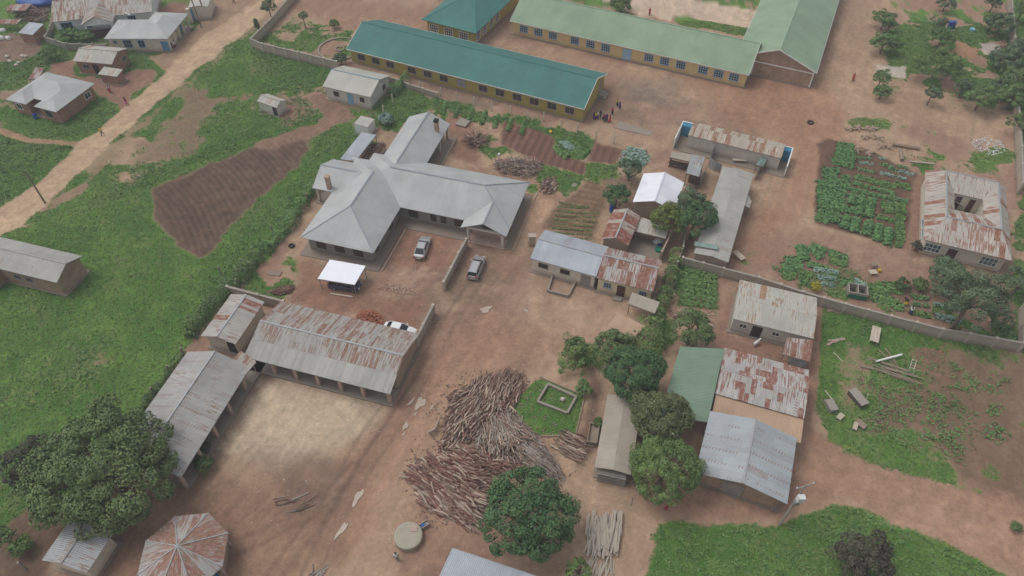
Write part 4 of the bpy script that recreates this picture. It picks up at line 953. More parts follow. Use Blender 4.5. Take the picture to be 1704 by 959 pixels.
rw = house("rusty_workshop", "workshop with patchwork red-rusted roof against the dusty green roof", "workshop",
    Z('l',995,258), Z('l',1500,400), Z('l',1535,125), 3.0, rise=.8, rf=.42, ov=.3, wall='mud', roof='tin_patch', gov=.2, cap=False)
quad_roof("board_shelter", "plain tan sheet roof filling the gap between the rusty workshop and the grey warehouse", "shelter", [Z('l',975,375),Z('l',1482,540),Z('l',1500,395),Z('l',1000,262)], (2.5,2.5,2.8,2.8), 'tin_board', inset=.5)
wh = house("warehouse", "brick warehouse with pale grey gable roof marked by rows of rusty nail streaks", "warehouse",
    Z('l',1405,888), Z('l',1460,512), Z('l',962,370), 3.3, rise=1.15, ov=.5, gov=.9, wall='brick_tan', roof='tin_nail')
add_door(wh.root, 'w', wh.wu0, wh.wall(Z('l',1075,822),'w',wh.wu0)[0], 2.4, 2.3, 'door_grey', 'wood')
bc = MB(); bc.beam((wh.wu0-.5, .9, .0), (wh.wu0-.3, .9, 2.9), .16, .16); bc.build("timber_prop", M('wood'), wh.root)
tn = house("timber_shed", "long shed with dusty tan roof and stacked planks at its near end", "shed",
    Z('l',515,722), Z('l',575,300), Z('l',385,240), 2.6, rise=.35, ov=.35, wall='wood_dark', roof='tin_tan', gov=.5, cap=False)
sk = MB()
for j in range(14):
    e0, e1 = random.uniform(0,.15), random.uniform(0,.15); sk.box(-.2+random.uniform(-.1,.1), 1.2, .35+e0, tn.W-.35-e1, .05+j*.14, .05+j*.14+.1)
sk.build("stacked_planks", M('door_grey'), tn.root)
# ---- houses beyond the road, top left
b1 = house("white_house", "long white house with brown-streaked roof, blue windows and an arched porch", "house",
    Z('a',335,148), Z('a',1000,78), Z('a',1030,-60), 3.0, rise=1.8, ov=.5, wall='plaster_white', roof='tin_streaky', gov=.4, width=11,
    wins=[('s', Z('a',x,y), dict(w=w_, h=1.5, z0=.9, frame='win_blue', nx=3, ny=2)) for x, y, w_ in ((440,167,2.2),(572,158,1.7),(875,134,1.6))])
a, z = b1.wall(Z('a',690,190), 's', .4); pr = MB(); roof_shell(pr, wing_faces(a-3, a+3, -2.6, 4.5, 3.0, 1.4, 'gable', 'v', seed=4), .09); pr.build("porch_roof", M('tin_streaky'), b1.root)
pw = MB()
for u in (a-2.7, a+2.3): pw.box(u, u+.4, -2.3, -1.9, 0, 3.0)
pw.box(a-2.3, a+2.3, -2.3, -2.0, 2.5, 3.0); pw.add([(a-2.7,-2.3,3.0),(a+2.7,-2.3,3.0),(a,-2.3,4.2),(a-2.7,-2.1,3.0),(a+2.7,-2.1,3.0),(a,-2.1,4.2)], [(0,1,2),(5,4,3)]); pw.build("porch_arch", M('plaster_white'), b1.root)
fl = MB(); fl.box(a-2.8, a+2.8, -2.6, .4, 0, .3); fl.build("porch_floor", M('door_brown'), b1.root)
b2 = house("white_shop", "cream building with plain grey hipped roof and blue doors facing the dirt road", "building",
    Z('a',685,257), Z('a',1105,257), Z('a',1180,180), 2.9, rise=1.2, kind='hip', hip=(1,1), ov=.4, wall='plaster', roof='tin_grey', width=7.5, cap=False,
    wins=[('s', Z('a',755,270), dict(w=.7,h=.6,z0=1.7,frame='win_blue')), ('s', Z('a',842,288), dict(w=1.6,h=1.5,z0=.9,frame='win_blue',nx=3,ny=2)), ('s', Z('a',933,288), dict(w=1.3,h=1.5,z0=.9,frame='win_blue',nx=2,ny=2))],
    doors=[('s', Z('a',1085,290), dict(mat='door_blue', w=1.2))])
s2 = Fr(Z('a',1105,257), Z('a',1243,90), Z('a',1020,85), 2.9)
def inl(p): q = s2.O+s2.U*p[0]+s2.V*p[1]-b2.O; return (float(q@b2.U), float(q@b2.V), p[2])
fs = [([inl(p) for p in vs], uv) for vs, uv in wing_faces(0, s2.L, 0, 7.0, 2.905, 1.2, 'hip', 'u', .5, (1,1), 11)]
pr = MB(); roof_shell(pr, fs, .09); pr.build("wing_roof", M('tin_grey'), b2.root)
pw = MB(); pw.prism([inl((.5,1.7,0))[:2], inl((s2.L-.5,1.7,0))[:2], inl((s2.L-.5,6.5,0))[:2], inl((.5,6.5,0))[:2]], 0, 2.89); pw.build("wing_wall", M('plaster'), b2.root)
for q in (.02,.27,.5,.73,.97):
    pm = MB(); c0 = inl((.4+q*(s2.L-.8),.5,0)); pm.box(c0[0]-.18, c0[0]+.18, c0[1]-.18, c0[1]+.18, 0, 2.87); pm.build("pillar", M('plaster'), b2.root)
for q in (.14,.38,.62,.85):
    dm = MB(); dm.prism([inl((q*s2.L-.8,1.62,0))[:2], inl((q*s2.L+.8,1.62,0))[:2], inl((q*s2.L+.8,1.69,0))[:2], inl((q*s2.L-.8,1.69,0))[:2]], .1, 2.2); dm.build("door", M('door_blue'), b2.root)
fl = MB(); fl.prism([inl((.0,-.1,0))[:2], inl((s2.L,-.1,0))[:2], inl((s2.L,1.7,0))[:2], inl((0,1.7,0))[:2]], 0, .2); fl.build("veranda_floor", M('concrete'), b2.root)
# gatehouse at the very top
gt = house("gatehouse", "small cream gatehouse with a tall blue double gate by the dirt road", "gatehouse", Z('a',1370,45), Z('a',1400,-40), Z('a',1300,-40), 2.8, rise=.3, ov=.1, wall='plaster', roof='tin_cream', width=4.0, cap=False)
b3 = house("brick_cottage", "small brown brick cottage with grey roof patched by rusty sheets", "house",
    Z('a',480,403), Z('a',737,425), Z('a',825,318), 2.7, rise=1.0, ov=.3, wall='brick', roof='tin_rightgrey', gov=.3,
    wins=[('s', Z('a',565,433), dict(w=1.2,h=.9,z0=1.1,frame='win_grey')), ('s', Z('a',695,440), dict(w=.8,h=.9,z0=1.1,frame='win_grey')), ('e', Z('a',811,373), dict(w=1.2,h=.9,z0=1.1,frame='win_grey',nx=2,ny=2))],
    doors=[('s', Z('a',632,445), dict(mat='door_and_shade_dark'))])
b4 = house("brick_kitchen", "tiny brown brick hut with lean-to rusty roof beside the cottage", "hut",
    Z('a',645,490), Z('a',770,507), Z('a',800,465), 1.9, rise=.3, kind='mono', ov=.15, wall='brick', roof='tin_rightgrey', cap=False)
b5 = Fr(Z('a',38,657), Z('a',370,740), Z('a',612,548), 2.8); b5r = thing("brick_bungalow", "red-brown brick bungalow with plain grey hipped roof near the road", "house", (b5.O[0],b5.O[1],0), b5.rz)
L, W = b5.L, b5.W; mb = MB(); us = (L*.40, L*.56)
for (a0, a1, c0, c1, ax, dz, rs_) in ((0, L, 1.9, W, 'u', .0, 1.6), (0, us[0], 0, W*.7, 'v', .004, 1.0), (us[1], L, 0, W*.7, 'v', .008, 1.1)):
    roof_shell(mb, wing_faces(a0, a1, c0, c1, 2.8+dz, rs_, 'hip', ax, .5, (1,1), a0), .09)
b5roof = mb.build("roof", M('tin_grey'), b5r)
wb = MB(); o = .5; wb.box(o, L-o, 2.4, W-o, 0, 2.79); wb.box(o, us[0]-.4, o, 2.4, 0, 2.785); wb.box(us[1]+.4, L-o, o, 2.4, 0, 2.785); wb.build("wall", M('brick'), b5r)
fl = MB(); fl.box(us[0]-.39, us[1]+.39, o, 2.39, 0, .2); fl.build("porch_floor", M('concrete'), b5r)
for side, pt, kw in (('s', Z('a',135,712), dict(w=1.3,h=1.2,z0=.9,frame='win_white')), ('s', Z('a',330,764), dict(w=1.3,h=1.3,z0=.8,frame='win_green',nx=3)), ('e', Z('a',578,632), dict(w=1.4,h=1.2,z0=.9,frame='win_white'))):
    off = o if side == 's' else L-o; add_window(b5r, side, off, b5.wall(pt, side, off)[0], **kw)
add_door(b5r, 's', 2.4, (us[0]+us[1])/2, 1.0, 2.1, 'door_and_shade_dark')
quad_roof("lean_to", "small rusty sheet roof poking out behind the brick bungalow", "shelter", [Z('a',185,523),Z('a',255,520),Z('a',290,448),Z('a',235,446)], (2.0,2.0,2.2,2.2), 'tin_heavy')
b6 = house("brick_hut", "square little brick hut with tilted grey metal roof at the upper left", "hut",
    Z('a',118,218), Z('a',213,231), Z('a',248,165), 2.2, rise=.4, kind='mono', ov=.12, wall='brick', roof='tin_bluegrey', cap=False)
quad_roof("firewood_shelter", "open shelter with brown-streaked roof over brushwood below the blue tarpaulin", "shelter", [Z('a',35,70),Z('a',165,70),Z('a',210,25),Z('a',75,27)], (1.8,1.8,2.1,2.1), 'tin_heavy', seed=7)
quad_roof("firewood_shelter", "low open shelter with rust-stained roof at the left edge of the picture", "shelter", [Z('a',-30,155),Z('a',110,160),Z('a',138,128),Z('a',5,125)], (1.6,1.6,1.9,1.9), 'tin_heavy', seed=13)
# ---- cream house and outhouses by the school corner
ch = house("cream_house", "cream plastered house with pale roof, a blue ridge and a sky blue door", "house",
    Z('b',540,570), Z('b',857,642), Z('b',990,500), 2.7, rise=1.3, ov=.3, wall='plaster_pale', roof='tin_cream', gov=.3,
    wins=[('s', Z('b',632,616), dict(w=1.1,h=.9,z0=1.1,frame='win_brown')), ('s', Z('b',803,660), dict(w=.9,h=.9,z0=1.1,frame='win_brown')), ('e', Z('b',948,583), dict(w=.9,h=.9,z0=1.1,frame='win_brown'))],
    doors=[('s', Z('b',727,652), dict(mat='door_sky'))])
pl_ = house("pit_latrine", "tiny lone white latrine with grey gable roof in the field", "outhouse",
    Z('b',108,668), Z('b',237,712), Z('b',302,660), 2.0, rise=.5, ov=.15, wall='plaster_pale', roof='tin_rightgrey', gov=.15)
add_door(pl_.root, 's', pl_.wv0, pl_.wu1-.55, .7, 1.7, 'door_and_shade_dark')
tb = house("toilet_cabin", "white box-shaped cabin with flat weathered roof behind the ward", "outhouse",
    Z('b',748,817), Z('b',838,840), Z('b',888,790), 2.1, rise=.1, kind='mono', ov=.03, wall='plaster_white', roof='tin_cream', cap=False)
quad_roof("wood_store", "narrow tilted grey sheet roof over a firewood store beside the ward", "shelter", [Z('f',342,420),Z('f',445,432),Z('f',585,257),Z('f',487,240)], (2.2,1.9,1.9,2.2), 'tin_bluegrey')
# ================================================================ WALLS AND FENCES
def poly_wall(name, label, pts, h, mat, th=.22, pier=3.2, cap=True, cat="wall", piers=True):
    """a boundary wall along ground points, with piers and a coping"""
    P = [Vector((*p, 0)) for p in pts]; o0 = P[0]; root = thing(name, label, cat, (o0.x, o0.y, 0)); P = [p-o0 for p in P]
    w_ = MB(); c_ = MB(); pi = MB()
    n = len(P)
    def off(i, d):
        a = (P[i]-P[i-1]).normalized() if i > 0 else (P[1]-P[0]).normalized()
        b_ = (P[i+1]-P[i]).normalized() if i < n-1 else a
        t = (a+b_).normalized(); nn = Vector((-t.y, t.x, 0)); return P[i]+nn*d/max(.5, t.dot(a))
    for m_, t_, z0, z1 in ((w_, th/2, -.1, h),)+(((c_, th/2+.05, h+.003, h+.09),) if cap else ()):
        Lp = [off(i, t_) for i in range(n)]; Rp = [off(i, -t_) for i in range(n)]; vs = []
        for i in range(n):
            for q in (Lp[i], Rp[i]): vs += [(q.x,q.y,z0),(q.x,q.y,z1)]
        fs = []
        for i in range(n-1):
            a = 4*i; b_ = a+4
            fs += [(a,b_,b_+1,a+1),(a+2,a+3,b_+3,b_+2),(a+1,b_+1,b_+3,a+3),(a,a+2,b_+2,b_)]
        fs += [(0,1,3,2),(4*n-4,4*n-2,4*n-1,4*n-3)]; m_.add(vs, fs)
    w_.build("wall_face", M(mat), root)
    if cap: c_.build("coping", M('concrete'), root)
    if piers:
        for i in range(n-1):
            d = P[i+1]-P[i]; k = max(1, round(d.length/pier)); u = d.normalized(); nn = Vector((-u.y,u.x,0))
            for j in range(k+(1 if i == n-2 else 0)):
                c = P[i]+d*j/k; pm = MB(); q = [c-u*.17-nn*(th/2+.07), c+u*.17-nn*(th/2+.07), c+u*.17+nn*(th/2+.07), c-u*.17+nn*(th/2+.07)]
                pm.prism([(a.x,a.y) for a in q], -.1, h+.2); pm.build("pier", M('pier_tone' if mat == 'wall_cement' else mat), root)
    return root
poly_wall("compound_wall", "tan cement wall around the school garden beside the dirt road", [G(q) for q in ((520,-35),(497,-5),(458,42),(421,80),(440,88),(478,97),(520,107),(563,118))], 1.9, 'wall_cement', pier=3.0)
poly_wall("compound_wall", "tan cement wall running behind the cream row house to a corner by the dark tree", [G(q) for q in ((1133,443),(1200,461),(1258,476),(1330,500),(1400,520),(1475,540),(1560,562),(1693,585))]+[G((1695,520))], 1.7, 'wall_cement', pier=3.6)
poly_wall("compound_wall", "long tan cement wall down the right side of the picture past the school trees", [G(q) for q in ((1672,-30),(1680,60),(1685,180),(1690,260),(1692,322))], 2.0, 'wall_cement', pier=4.5)
poly_wall("courtyard_wall", "short cement wall between the parked silver sedan and the silver estate car", [G(Z('g',1038,492)),G(Z('g',1085,400)),G(Z('g',1135,300)),G(Z('g',1185,210))], 1.7, 'wall_cement', pier=2.6)
poly_wall("courtyard_wall", "leaning cement wall behind the right end of the streaked veranda block", [G(Z('g',968,655)),G(Z('g',905,780)),G(Z('g',860,870))], 1.9, 'wall_cement', pier=2.6)
poly_wall("courtyard_wall", "cement wall behind the small striped store by the hedge", [G(Z('n',530,112)),G(Z('n',700,158)),G(Z('n',845,195))], 1.9, 'wall_cement', pier=4)
poly_wall("garden_wall", "low pale wall in front of the cream roadside shop", [G(Z('a',320,290)),G(Z('a',460,335)),G(Z('a',720,340))], 1.5, 'concrete', pier=3, cap=False)
poly_wall("garden_wall", "low pale wall running up the left side of the white house garden", [G(Z('a',318,282)),G(Z('a',345,225)),G(Z('a',358,175))], 1.4, 'concrete', pier=3, cap=False)
poly_wall("yard_wall", "mud plastered wall closing the right side of the concrete kitchen yard", [G(Z('h',845,905)),G(Z('h',900,790))], 1.9, 'mud', pier=5, cap=False)
poly_wall("yard_wall", "mud plastered wall closing the back of the concrete kitchen yard", [G(Z('h',700,760)),G(Z('h',895,805))], 1.0, 'mud', pier=9, cap=False)
poly_wall("garden_wall", "thin concrete wall between the lime tree and the long narrow block", [G(Z('h',938,960)),G(Z('h',972,870)),G(Z('h',985,780))], 1.7, 'concrete', pier=9, cap=False, th=.15)
poly_wall("school_wall", "low tan wall between the cream house and the teal school block", [G(Z('b',985,545)),G(Z('b',1060,565)),G(Z('b',1110,590)),G(Z('b',1300,650))], 1.1, 'wall_cement', pier=3)
gp = MB(); gp.box(-.5,.5,-.35,.35,0,1.9); gp.box(-.58,.58,-.43,.43,1.902,2.02); q = G(Z('k',93,140)); tag(gp.build("gate_pillar", M('wall_cement'), None, False, (q[0],q[1],0)), "thick stand-alone gate pillar at the left end of the cream office", "pillar")
# blue gate
ga_, gb_ = G(Z('a',1272,150)), G(Z('a',1330,100)); gr_ = thing("double_gate", "tall blue sheet-metal double gate of the roadside compound", "gate", (ga_[0],ga_[1],0), math.atan2(*(gb_-ga_)[::-1])); gl = float(np.linalg.norm(gb_-ga_))
for k in range(2):
    m_ = MB(); m_.box(k*gl/2+.03, (k+1)*gl/2-.03, -.04, .04, .1, 2.6); [m_.box(k*gl/2+.1+i*gl/8, k*gl/2+.16+i*gl/8, -.07, -.04, .2, 2.5) for i in range(4)]; m_.build("gate_leaf", M('door_blue'), gr_)
for u in (-.25, gl+.25): m_ = MB(); m_.box(u-.24, u+.24, -.3, .3, 0, 3.0); m_.box(u-.3, u+.3, -.36, .36, 3.002, 3.15); m_.build("pillar", M('plaster'), gr_)
# concrete posts of the school fence
proto = None
fpts = [Z('b',1190,595),Z('b',1322,637),Z('b',1430,670),Z('b',1540,700),Z('b',1658,735),Z('c',118,760),Z('c',228,800),Z('c',335,802),Z('c',448,852),Z('c',558,875),Z('c',678,920),Z('c',797,950),Z('b',1007,682),Z('b',945,757)]
for i, q in enumerate(fpts):
    g = G(q)
    if proto is None:
        proto = thing("fence_post", "slim pale concrete post in the row along the front of the teal school block", "post", (g[0],g[1],0), R(-20), "concrete posts of the school fence")
        m_ = MB(); m_.box(-.09,.09,-.09,.09,-.1,1.9); m_.add([(-.09,-.09,1.9),(.09,-.09,1.9),(.09,.09,1.9),(-.09,.09,1.9),(0,0,2.02)], [(0,1,4),(1,2,4),(2,3,4),(3,0,4)]); m_.build("shaft", M('plaster'), proto)
        o = proto
    else:
        o = copy_tree(proto); o.location = (g[0],g[1],0)
    o.rotation_euler = (random.Random(i).uniform(-.04,.04), random.Random(i+9).uniform(-.04,.04), R(-20))
    if i >= 12: o["label"] = "concrete fence post leaning in the weeds behind the cream house"; o["group"] = "concrete posts behind the cream house"
proto2 = None
for i, q in enumerate((Z('n',265,455),Z('n',180,560),Z('n',95,672),Z('n',480,-5),Z('e',1485,790),Z('e',1410,880),Z('f',130,700),Z('o',130,925),(455,390),(425,425))):
    g = G(q)
    if proto2 is None:
        proto2 = thing("fence_post", "short grey concrete post in the overgrown fence line by the hedge", "post", (g[0],g[1],0), 0, "concrete posts in the hedge line"); m_ = MB(); m_.box(-.1,.1,-.1,.1,-.1,1.7); m_.build("shaft", M('concrete'), proto2)
    else: o = copy_tree(proto2); o.location = (g[0],g[1],0); o.rotation_euler = (random.Random(i).uniform(-.12,.12), random.Random(i+5).uniform(-.12,.12), random.Random(i).uniform(0,1))
# corrugated sheet fences between kitchen and latrines
def sheet_fence(label, pts, h):
    P = [np.array(p) for p in pts]; o0 = P[0].copy(); P = [p-o0 for p in P]; m_ = MB(); s = 0
    for a, b_ in zip(P, P[1:]):
        L_ = np.linalg.norm(b_-a); n = max(1, int(L_/.8)); d = (b_-a)/L_; nn = np.array([-d[1], d[0]])
        for i in range(n):
            p = a+d*(L_*i/n); q = a+d*(L_*(i+1)/n+.03); t = .03*((i%2)*2-1); hh = h+random.uniform(-.12,.12)
            c = [p+nn*t, q+nn*t, q+nn*(t+.015), p+nn*(t+.015)]; b0 = len(m_.v)
            vs = [(x[0],x[1],0) for x in c]+[(x[0],x[1],hh) for x in c]
            u0 = s+L_*i/n; uvq = [(u0,0),(u0+L_/n,0),(u0+L_/n,hh),(u0,hh)]
            m_.add(vs, [(3,2,1,0),(4,5,6,7),(0,1,5,4),(1,2,6,5),(2,3,7,6),(3,0,4,7)], [uvq]*6)
        s += L_
    return tag(m_.build("sheet_fence", M('tin_grey2'), None, False, (o0[0],o0[1],0)), label, "fence")
sheet_fence("curved grey corrugated sheet fence left of the latrine yard", GZ('h',(1185,215),(1150,290),(1130,345),(1160,370),(1200,385)), 1.8)
sheet_fence("straight grey corrugated sheet fence on the right of the latrine yard", GZ('h',(1500,300),(1440,360),(1405,425)), 1.8)
sheet_fence("old corrugated sheet fence behind the cooking yard alley", GZ('h',(1115,385),(1085,450),(1075,480)), 1.6)
quad_roof("lean_to", "tilted corrugated lean-to against the right-hand sheet fence of the latrine yard", "shelter", [Z('h',1415,335),Z('h',1450,345),Z('h',1485,300),Z('h',1445,288)], (1.7,1.5,1.7,1.9), 'tin_blue_sheet', inset=.1)
# concrete kitchen yard floor and other slabs
def slab(name, label, cat, pts, h, mat, kind=None):
    P = [np.array(p) for p in pts]; c = sum(P)/len(P); m_ = MB(); m_.prism([tuple(p-c) for p in P], -.03, h); o = m_.build(name, M(mat), None, False, (c[0],c[1],0)); return tag(o, label, cat, None, kind)
slab("yard_floor", None, None, GZ('h',(640,850),(850,900),(905,790),(700,745)), .06, 'concrete_dirty', "structure")
slab("concrete_slab", "pale cracked concrete slab on the ground near the group of schoolchildren", "slab", GZ('c',(800,845),(1035,897),(1055,868),(900,822),(840,802)), .07, 'concrete')
slab("pit_cover", "square pale septic pit cover right of the ward's far wing", "slab", GZ('f',(1108,198),(1175,215),(1210,175),(1145,155)), .35, 'concrete')
slab("pit_cover", "small concrete inspection cover in the grass by the log heap", "slab", GZ('h',(322,468),(345,475),(355,452),(332,447)), .15, 'concrete')
slab("concrete_slab", "overgrown concrete slab by the left hedge above the striped store", "slab", GZ('g',(-140,390),(-60,400),(-40,370),(-110,362)), .1, 'concrete_dirty')
# round rings in the school garden
def ringwall(label, c, r, w, h, mat, n=32, a0=0, a1=2*math.pi):
    m_ = MB(); vs = []; fs = []
    for i in range(n+1):
        t = a0+(a1-a0)*i/n
        for rr, z in ((r,0),(r,h),(r-w,h),(r-w,0)): vs.append((rr*math.cos(t), rr*math.sin(t), z))
    for i in range(n):
        for k in range(4): fs.append((4*i+k, 4*i+4+k, 4*i+4+(k+1)%4, 4*i+(k+1)%4))
    m_.add(vs, fs); return tag(m_.build("ring_kerb", M(mat), None, False, (c[0],c[1],0)), label, "kerb")
rc = G(Z('b',655,325)); ringwall("large double ring of tan kerb on the school lawn", rc, 4.3, .35, .22, 'wall_cement'); ringwall("small inner ring of tan kerb around a planting hole on the school lawn", rc, 1.0, .3, .2, 'wall_cement', 18)
# square kerbs on the lawn
def frame_kerb(name, label, pts, w, h, mat, closed=True):
    P = [Vector((*p, 0)) for p in pts]; c = sum(P, Vector())/len(P); r_ = thing(name, label, "kerb", (c.x,c.y,0)); n = len(P)
    for i in range(n if closed else n-1):
        m_ = MB(); m_.beam(P[i]-c+Vector((0,0,h/2+i*.003)), P[(i+1)%n]-c+Vector((0,0,h/2+i*.003)), w, h); m_.build("beam", M(mat), r_)
    return r_
frame_kerb("kerb_square", "low square frame of weathered concrete beams on the small lawn", GZ('l',(-20,310),(40,210),(200,283),(150,375)), .28, .4, 'concrete')
frame_kerb("garden_edging", "thin timber edging around the small lawn", [G(q) for q in ((958,724),(973,660),(898,628))], .12, .15, 'wood', False)
frame_kerb("garden_edging", "thin timber edging along the bottom of the small lawn", [G(q) for q in ((893,727),(957,726))], .12, .15, 'wood', False)
st_ = MB(); st_.ell((0,0,.2),(.35,.3,.3),8,5); q = G(Z('l',125,295)); tag(st_.build("stone_marker", M('plaster_pale'), None, False, (q[0],q[1],0)), "small pale stone in the middle of the square kerb on the lawn", "stone")
frame_kerb("timber_rails", "open frame of poles in front of the cream office", GZ('k',(190,430),(315,462),(375,345),(222,325)), .22, .5, 'concrete')
# ================================================================ UTILITY POLES
def upole(label, base, top_px, h, mat='wood', transformer=False, arm=True, lean=0):
    b_ = G(base); r_ = thing("utility_pole", label, "utility pole", (b_[0],b_[1],0)); t = G(top_px, h)-b_
    if np.linalg.norm(t) > 1.2: t = t/np.linalg.norm(t)*1.2
    m_ = MB(); m_.tube([(0,0,-.2),(t[0],t[1],h)], [.16,.1], 8); m_.build("pole_shaft", M(mat), r_)
    if arm:
        a_ = MB(); a_.beam((t[0]-1.0,t[1]-.3,h-.35),(t[0]+1.0,t[1]+.3,h-.35), .1, .12); a = a_.build("cross_arm", M('steel'), r_)
        for k in (-.9,0,.9):
            i_ = MB(); i_.tube([(t[0]+k,t[1]+k*.3,h-.28),(t[0]+k,t[1]+k*.3,h-.12),(t[0]+k,t[1]+k*.3,h-.02)], [.05,.08,.03], 6); i_.build("insulator", M('white_plastic'), a)
    if transformer:
        f = .72; l_ = MB(); l_.box(t[0]*f-.35,t[0]*f+.35,t[1]*f-.75,t[1]*f-.2,h*f,h*f+.9); l_.build("transformer", M('white_plastic'), r_)
        for k in range(2): e = MB(); e.box(t[0]*.6-.35+k*.4,t[0]*.6-.15+k*.4,t[1]*.6-.5,t[1]*.6-.15,h*.6,h*.6+.6); e.build("fuse_box", M('steel'), r_)
upole("grey pole carrying white boxes at the bend of the dirt track, lower right", (1297,874), (1345,801), 7.5, 'concrete', True)
upole("plain thin pole standing beside the dirt road in the left field", (75,338), (46,290), 7.0, 'wood', False, False)
upole("tall pole rising out of the top edge near the blue gate", Z('a',1330,180), Z('a',1235,-20), 8.5, 'wood', False, False)
upole("pole with cross arm by the people near the top of the road", Z('a',1357,122), Z('a',1320,-30), 8.0, 'wood', False)
# ================================================================ SMALL OBJECTS
def lathe(prof, n=20):
    m_ = MB(); vs = []; fs = []
    for r, z in prof:
        for k in range(n): vs.append((r*math.cos(2*math.pi*k/n), r*math.sin(2*math.pi*k/n), z))
    for i in range(len(prof)-1):
        for k in range(n): fs.append((i*n+k, i*n+(k+1)%n, (i+1)*n+(k+1)%n, (i+1)*n+k))
    fs.append(tuple(reversed(range(n)))); fs.append(tuple(range((len(prof)-1)*n, len(prof)*n))); m_.add(vs, fs); return m_
D('cistern_c', "cistern_cement", (.36,.33,.26), dirt=(.22,.17,.12)); q = G(Z('p',640,782), .5); ct = thing("cistern", "round pale concrete cistern with a square hatch in the dirt yard", "cistern", (q[0],q[1],0))
lathe([(1.5,0),(1.5,.72),(1.47,.8),(1.3,.86)], 36).build("tank_body", M('cistern_c'), ct)
m_ = MB(); m_.box(.15,.9,.35,.95,.862,.93); h_o = m_.build("hatch", M('pillar'), ct)
q = G(Z('p',705,740)); tr = thing("water_trough", "small concrete wash trough with a blue basin beside the cistern", "trough", (q[0],q[1],0), R(35))
m_ = MB(); m_.box(-.7,.7,-.3,.3,0,.3); m_.box(-.7,.7,-.3,-.2,.302,.5); m_.box(-.7,.7,.2,.3,.302,.5); m_.build("trough_body", M('concrete'), tr)
tag(lathe([(.12,0),(.2,.15),(.21,.16)],12).build("basin", M('blue_plastic'), None, False, (q[0],q[1],.31)), "blue basin in the small wash trough by the cistern", "basin")
def tyre(label, q, r=.55):
    g = G(q); m_ = MB(); vs = []; fs = []; n, k = 24, 8
    for i in range(n):
        for j in range(k):
            a = 2*math.pi*i/n; b_ = 2*math.pi*j/k; rr = r-.15+.15*math.cos(b_); vs.append((rr*math.cos(a), rr*math.sin(a), .13+.13*math.sin(b_)))
    for i in range(n):
        for j in range(k): fs.append((i*k+j, ((i+1)%n)*k+j, ((i+1)%n)*k+(j+1)%k, i*k+(j+1)%k))
    m_.add(vs, fs); return tag(m_.build("tyre", M('rubber'), None, True, (g[0],g[1],0)), label, "tyre")
D('rubber', "black_rubber", (.025,.024,.025), rough=.8)
tyre("large black tyre lying flat in the middle of the school yard", Z('d',398,752), .6); tyre("black tyre lying near the left corner of the grey ward", Z('g',22,200), .5)
def drum(name, label, q, r, h, mat, cat):
    g = G(q); return tag(lathe([(r*.95,0),(r,.04),(r,h*.33),(r*.96,h*.35),(r,h*.37),(r,h*.66),(r*.96,h*.68),(r,h*.7),(r*.97,h)],16).build(name, M(mat), None, False, (g[0],g[1],0)), label, cat)
drum("barrel", "blue plastic barrel at the left corner of the red-striped hut", Z('h',560,610), .38, 1.1, 'blue_plastic', "barrel")
drum("barrel", "blue barrel in the porch of the hipped brick bungalow", Z('a',240,782), .35, .9, 'blue_plastic', "barrel")
drum("barrel", "blue barrel at the foot of the boundary wall behind the row house", Z('k',1468,362), .35, .9, 'blue_plastic', "barrel")
drum("bucket", "yellow bucket in the vegetable beds below the school fence", Z('c',381,880), .28, .45, 'yellow_plastic', "bucket")
drum("basin", "wide green basin in the concrete kitchen yard", Z('h',835,842), .5, .35, 'green_plastic', "basin")
drum("basin", "blue basin beside the sacks in the concrete kitchen yard", Z('h',842,810), .35, .4, 'blue_plastic', "basin")
drum("bucket", "tiny white bucket on the soil beside the ward's firewood cone", Z('f',1400,395), .2, .35, 'white_plastic', "bucket")
def lump(name, label, cat, q, r, mat, seed=0, flat=.5, h=0):
    g = G(q); rd = random.Random(seed); m_ = MB(); m_.ell((0,0,r[2]*flat), r, 12, 7)
    m_.v = [(x*(1+rd.uniform(-.18,.18)), y*(1+rd.uniform(-.18,.18)), max(-.02, z*(1+rd.uniform(-.2,.2)))) for x, y, z in m_.v]
    return tag(m_.build(name, M(mat), None, True, (g[0],g[1],h)), label, cat)
lump("sack", "pile of white sacks in the corner of the concrete kitchen yard", "sacks", Z('h',835,795), (.8,.6,.5), 'white_plastic', 3)
lump("tarpaulin", "crumpled bright blue tarpaulin over a heap at the top left", "tarpaulin", Z('a',262,22), (4.6,3.0,1.3), 'blue_plastic', 4)
for i, (x, y, lab) in enumerate(((15,262,"small white and blue bundle nearest the left edge of the upper left yard"),(62,262,"small white and blue bundle in the upper left yard by the brick hut"),(25,210,"pale bundle below the low shelter at the left edge"))): lump("bundle", lab, "bundle", Z('a',x,y), (.6,.5,.5), 'white_plastic', 10+i)
for i, (x, y) in enumerate(((50,378),(150,375),(175,378),(68,410),(125,420),(110,435))): lump("stone", "pale stone in the weeds left of the brick cottage", "stone", Z('a',x,y), (.5,.35,.3), 'plaster_pale', 20+i)["group"] = "pale stones in the weeds"
# blue and grey water tanks / tubs in the tree garden
for i, (x, y) in enumerate(((1245,172),(1263,172))): drum("barrel", "upright blue barrel, one of two standing together under the school trees", Z('d',x,y), .45, 1.4, 'blue_plastic', "barrel")["group"] = "two blue barrels under the school trees"
drum("basin", "light blue tub on the grass right of the two blue barrels", Z('d',1385,190), .5, .5, 'door_sky', "basin")
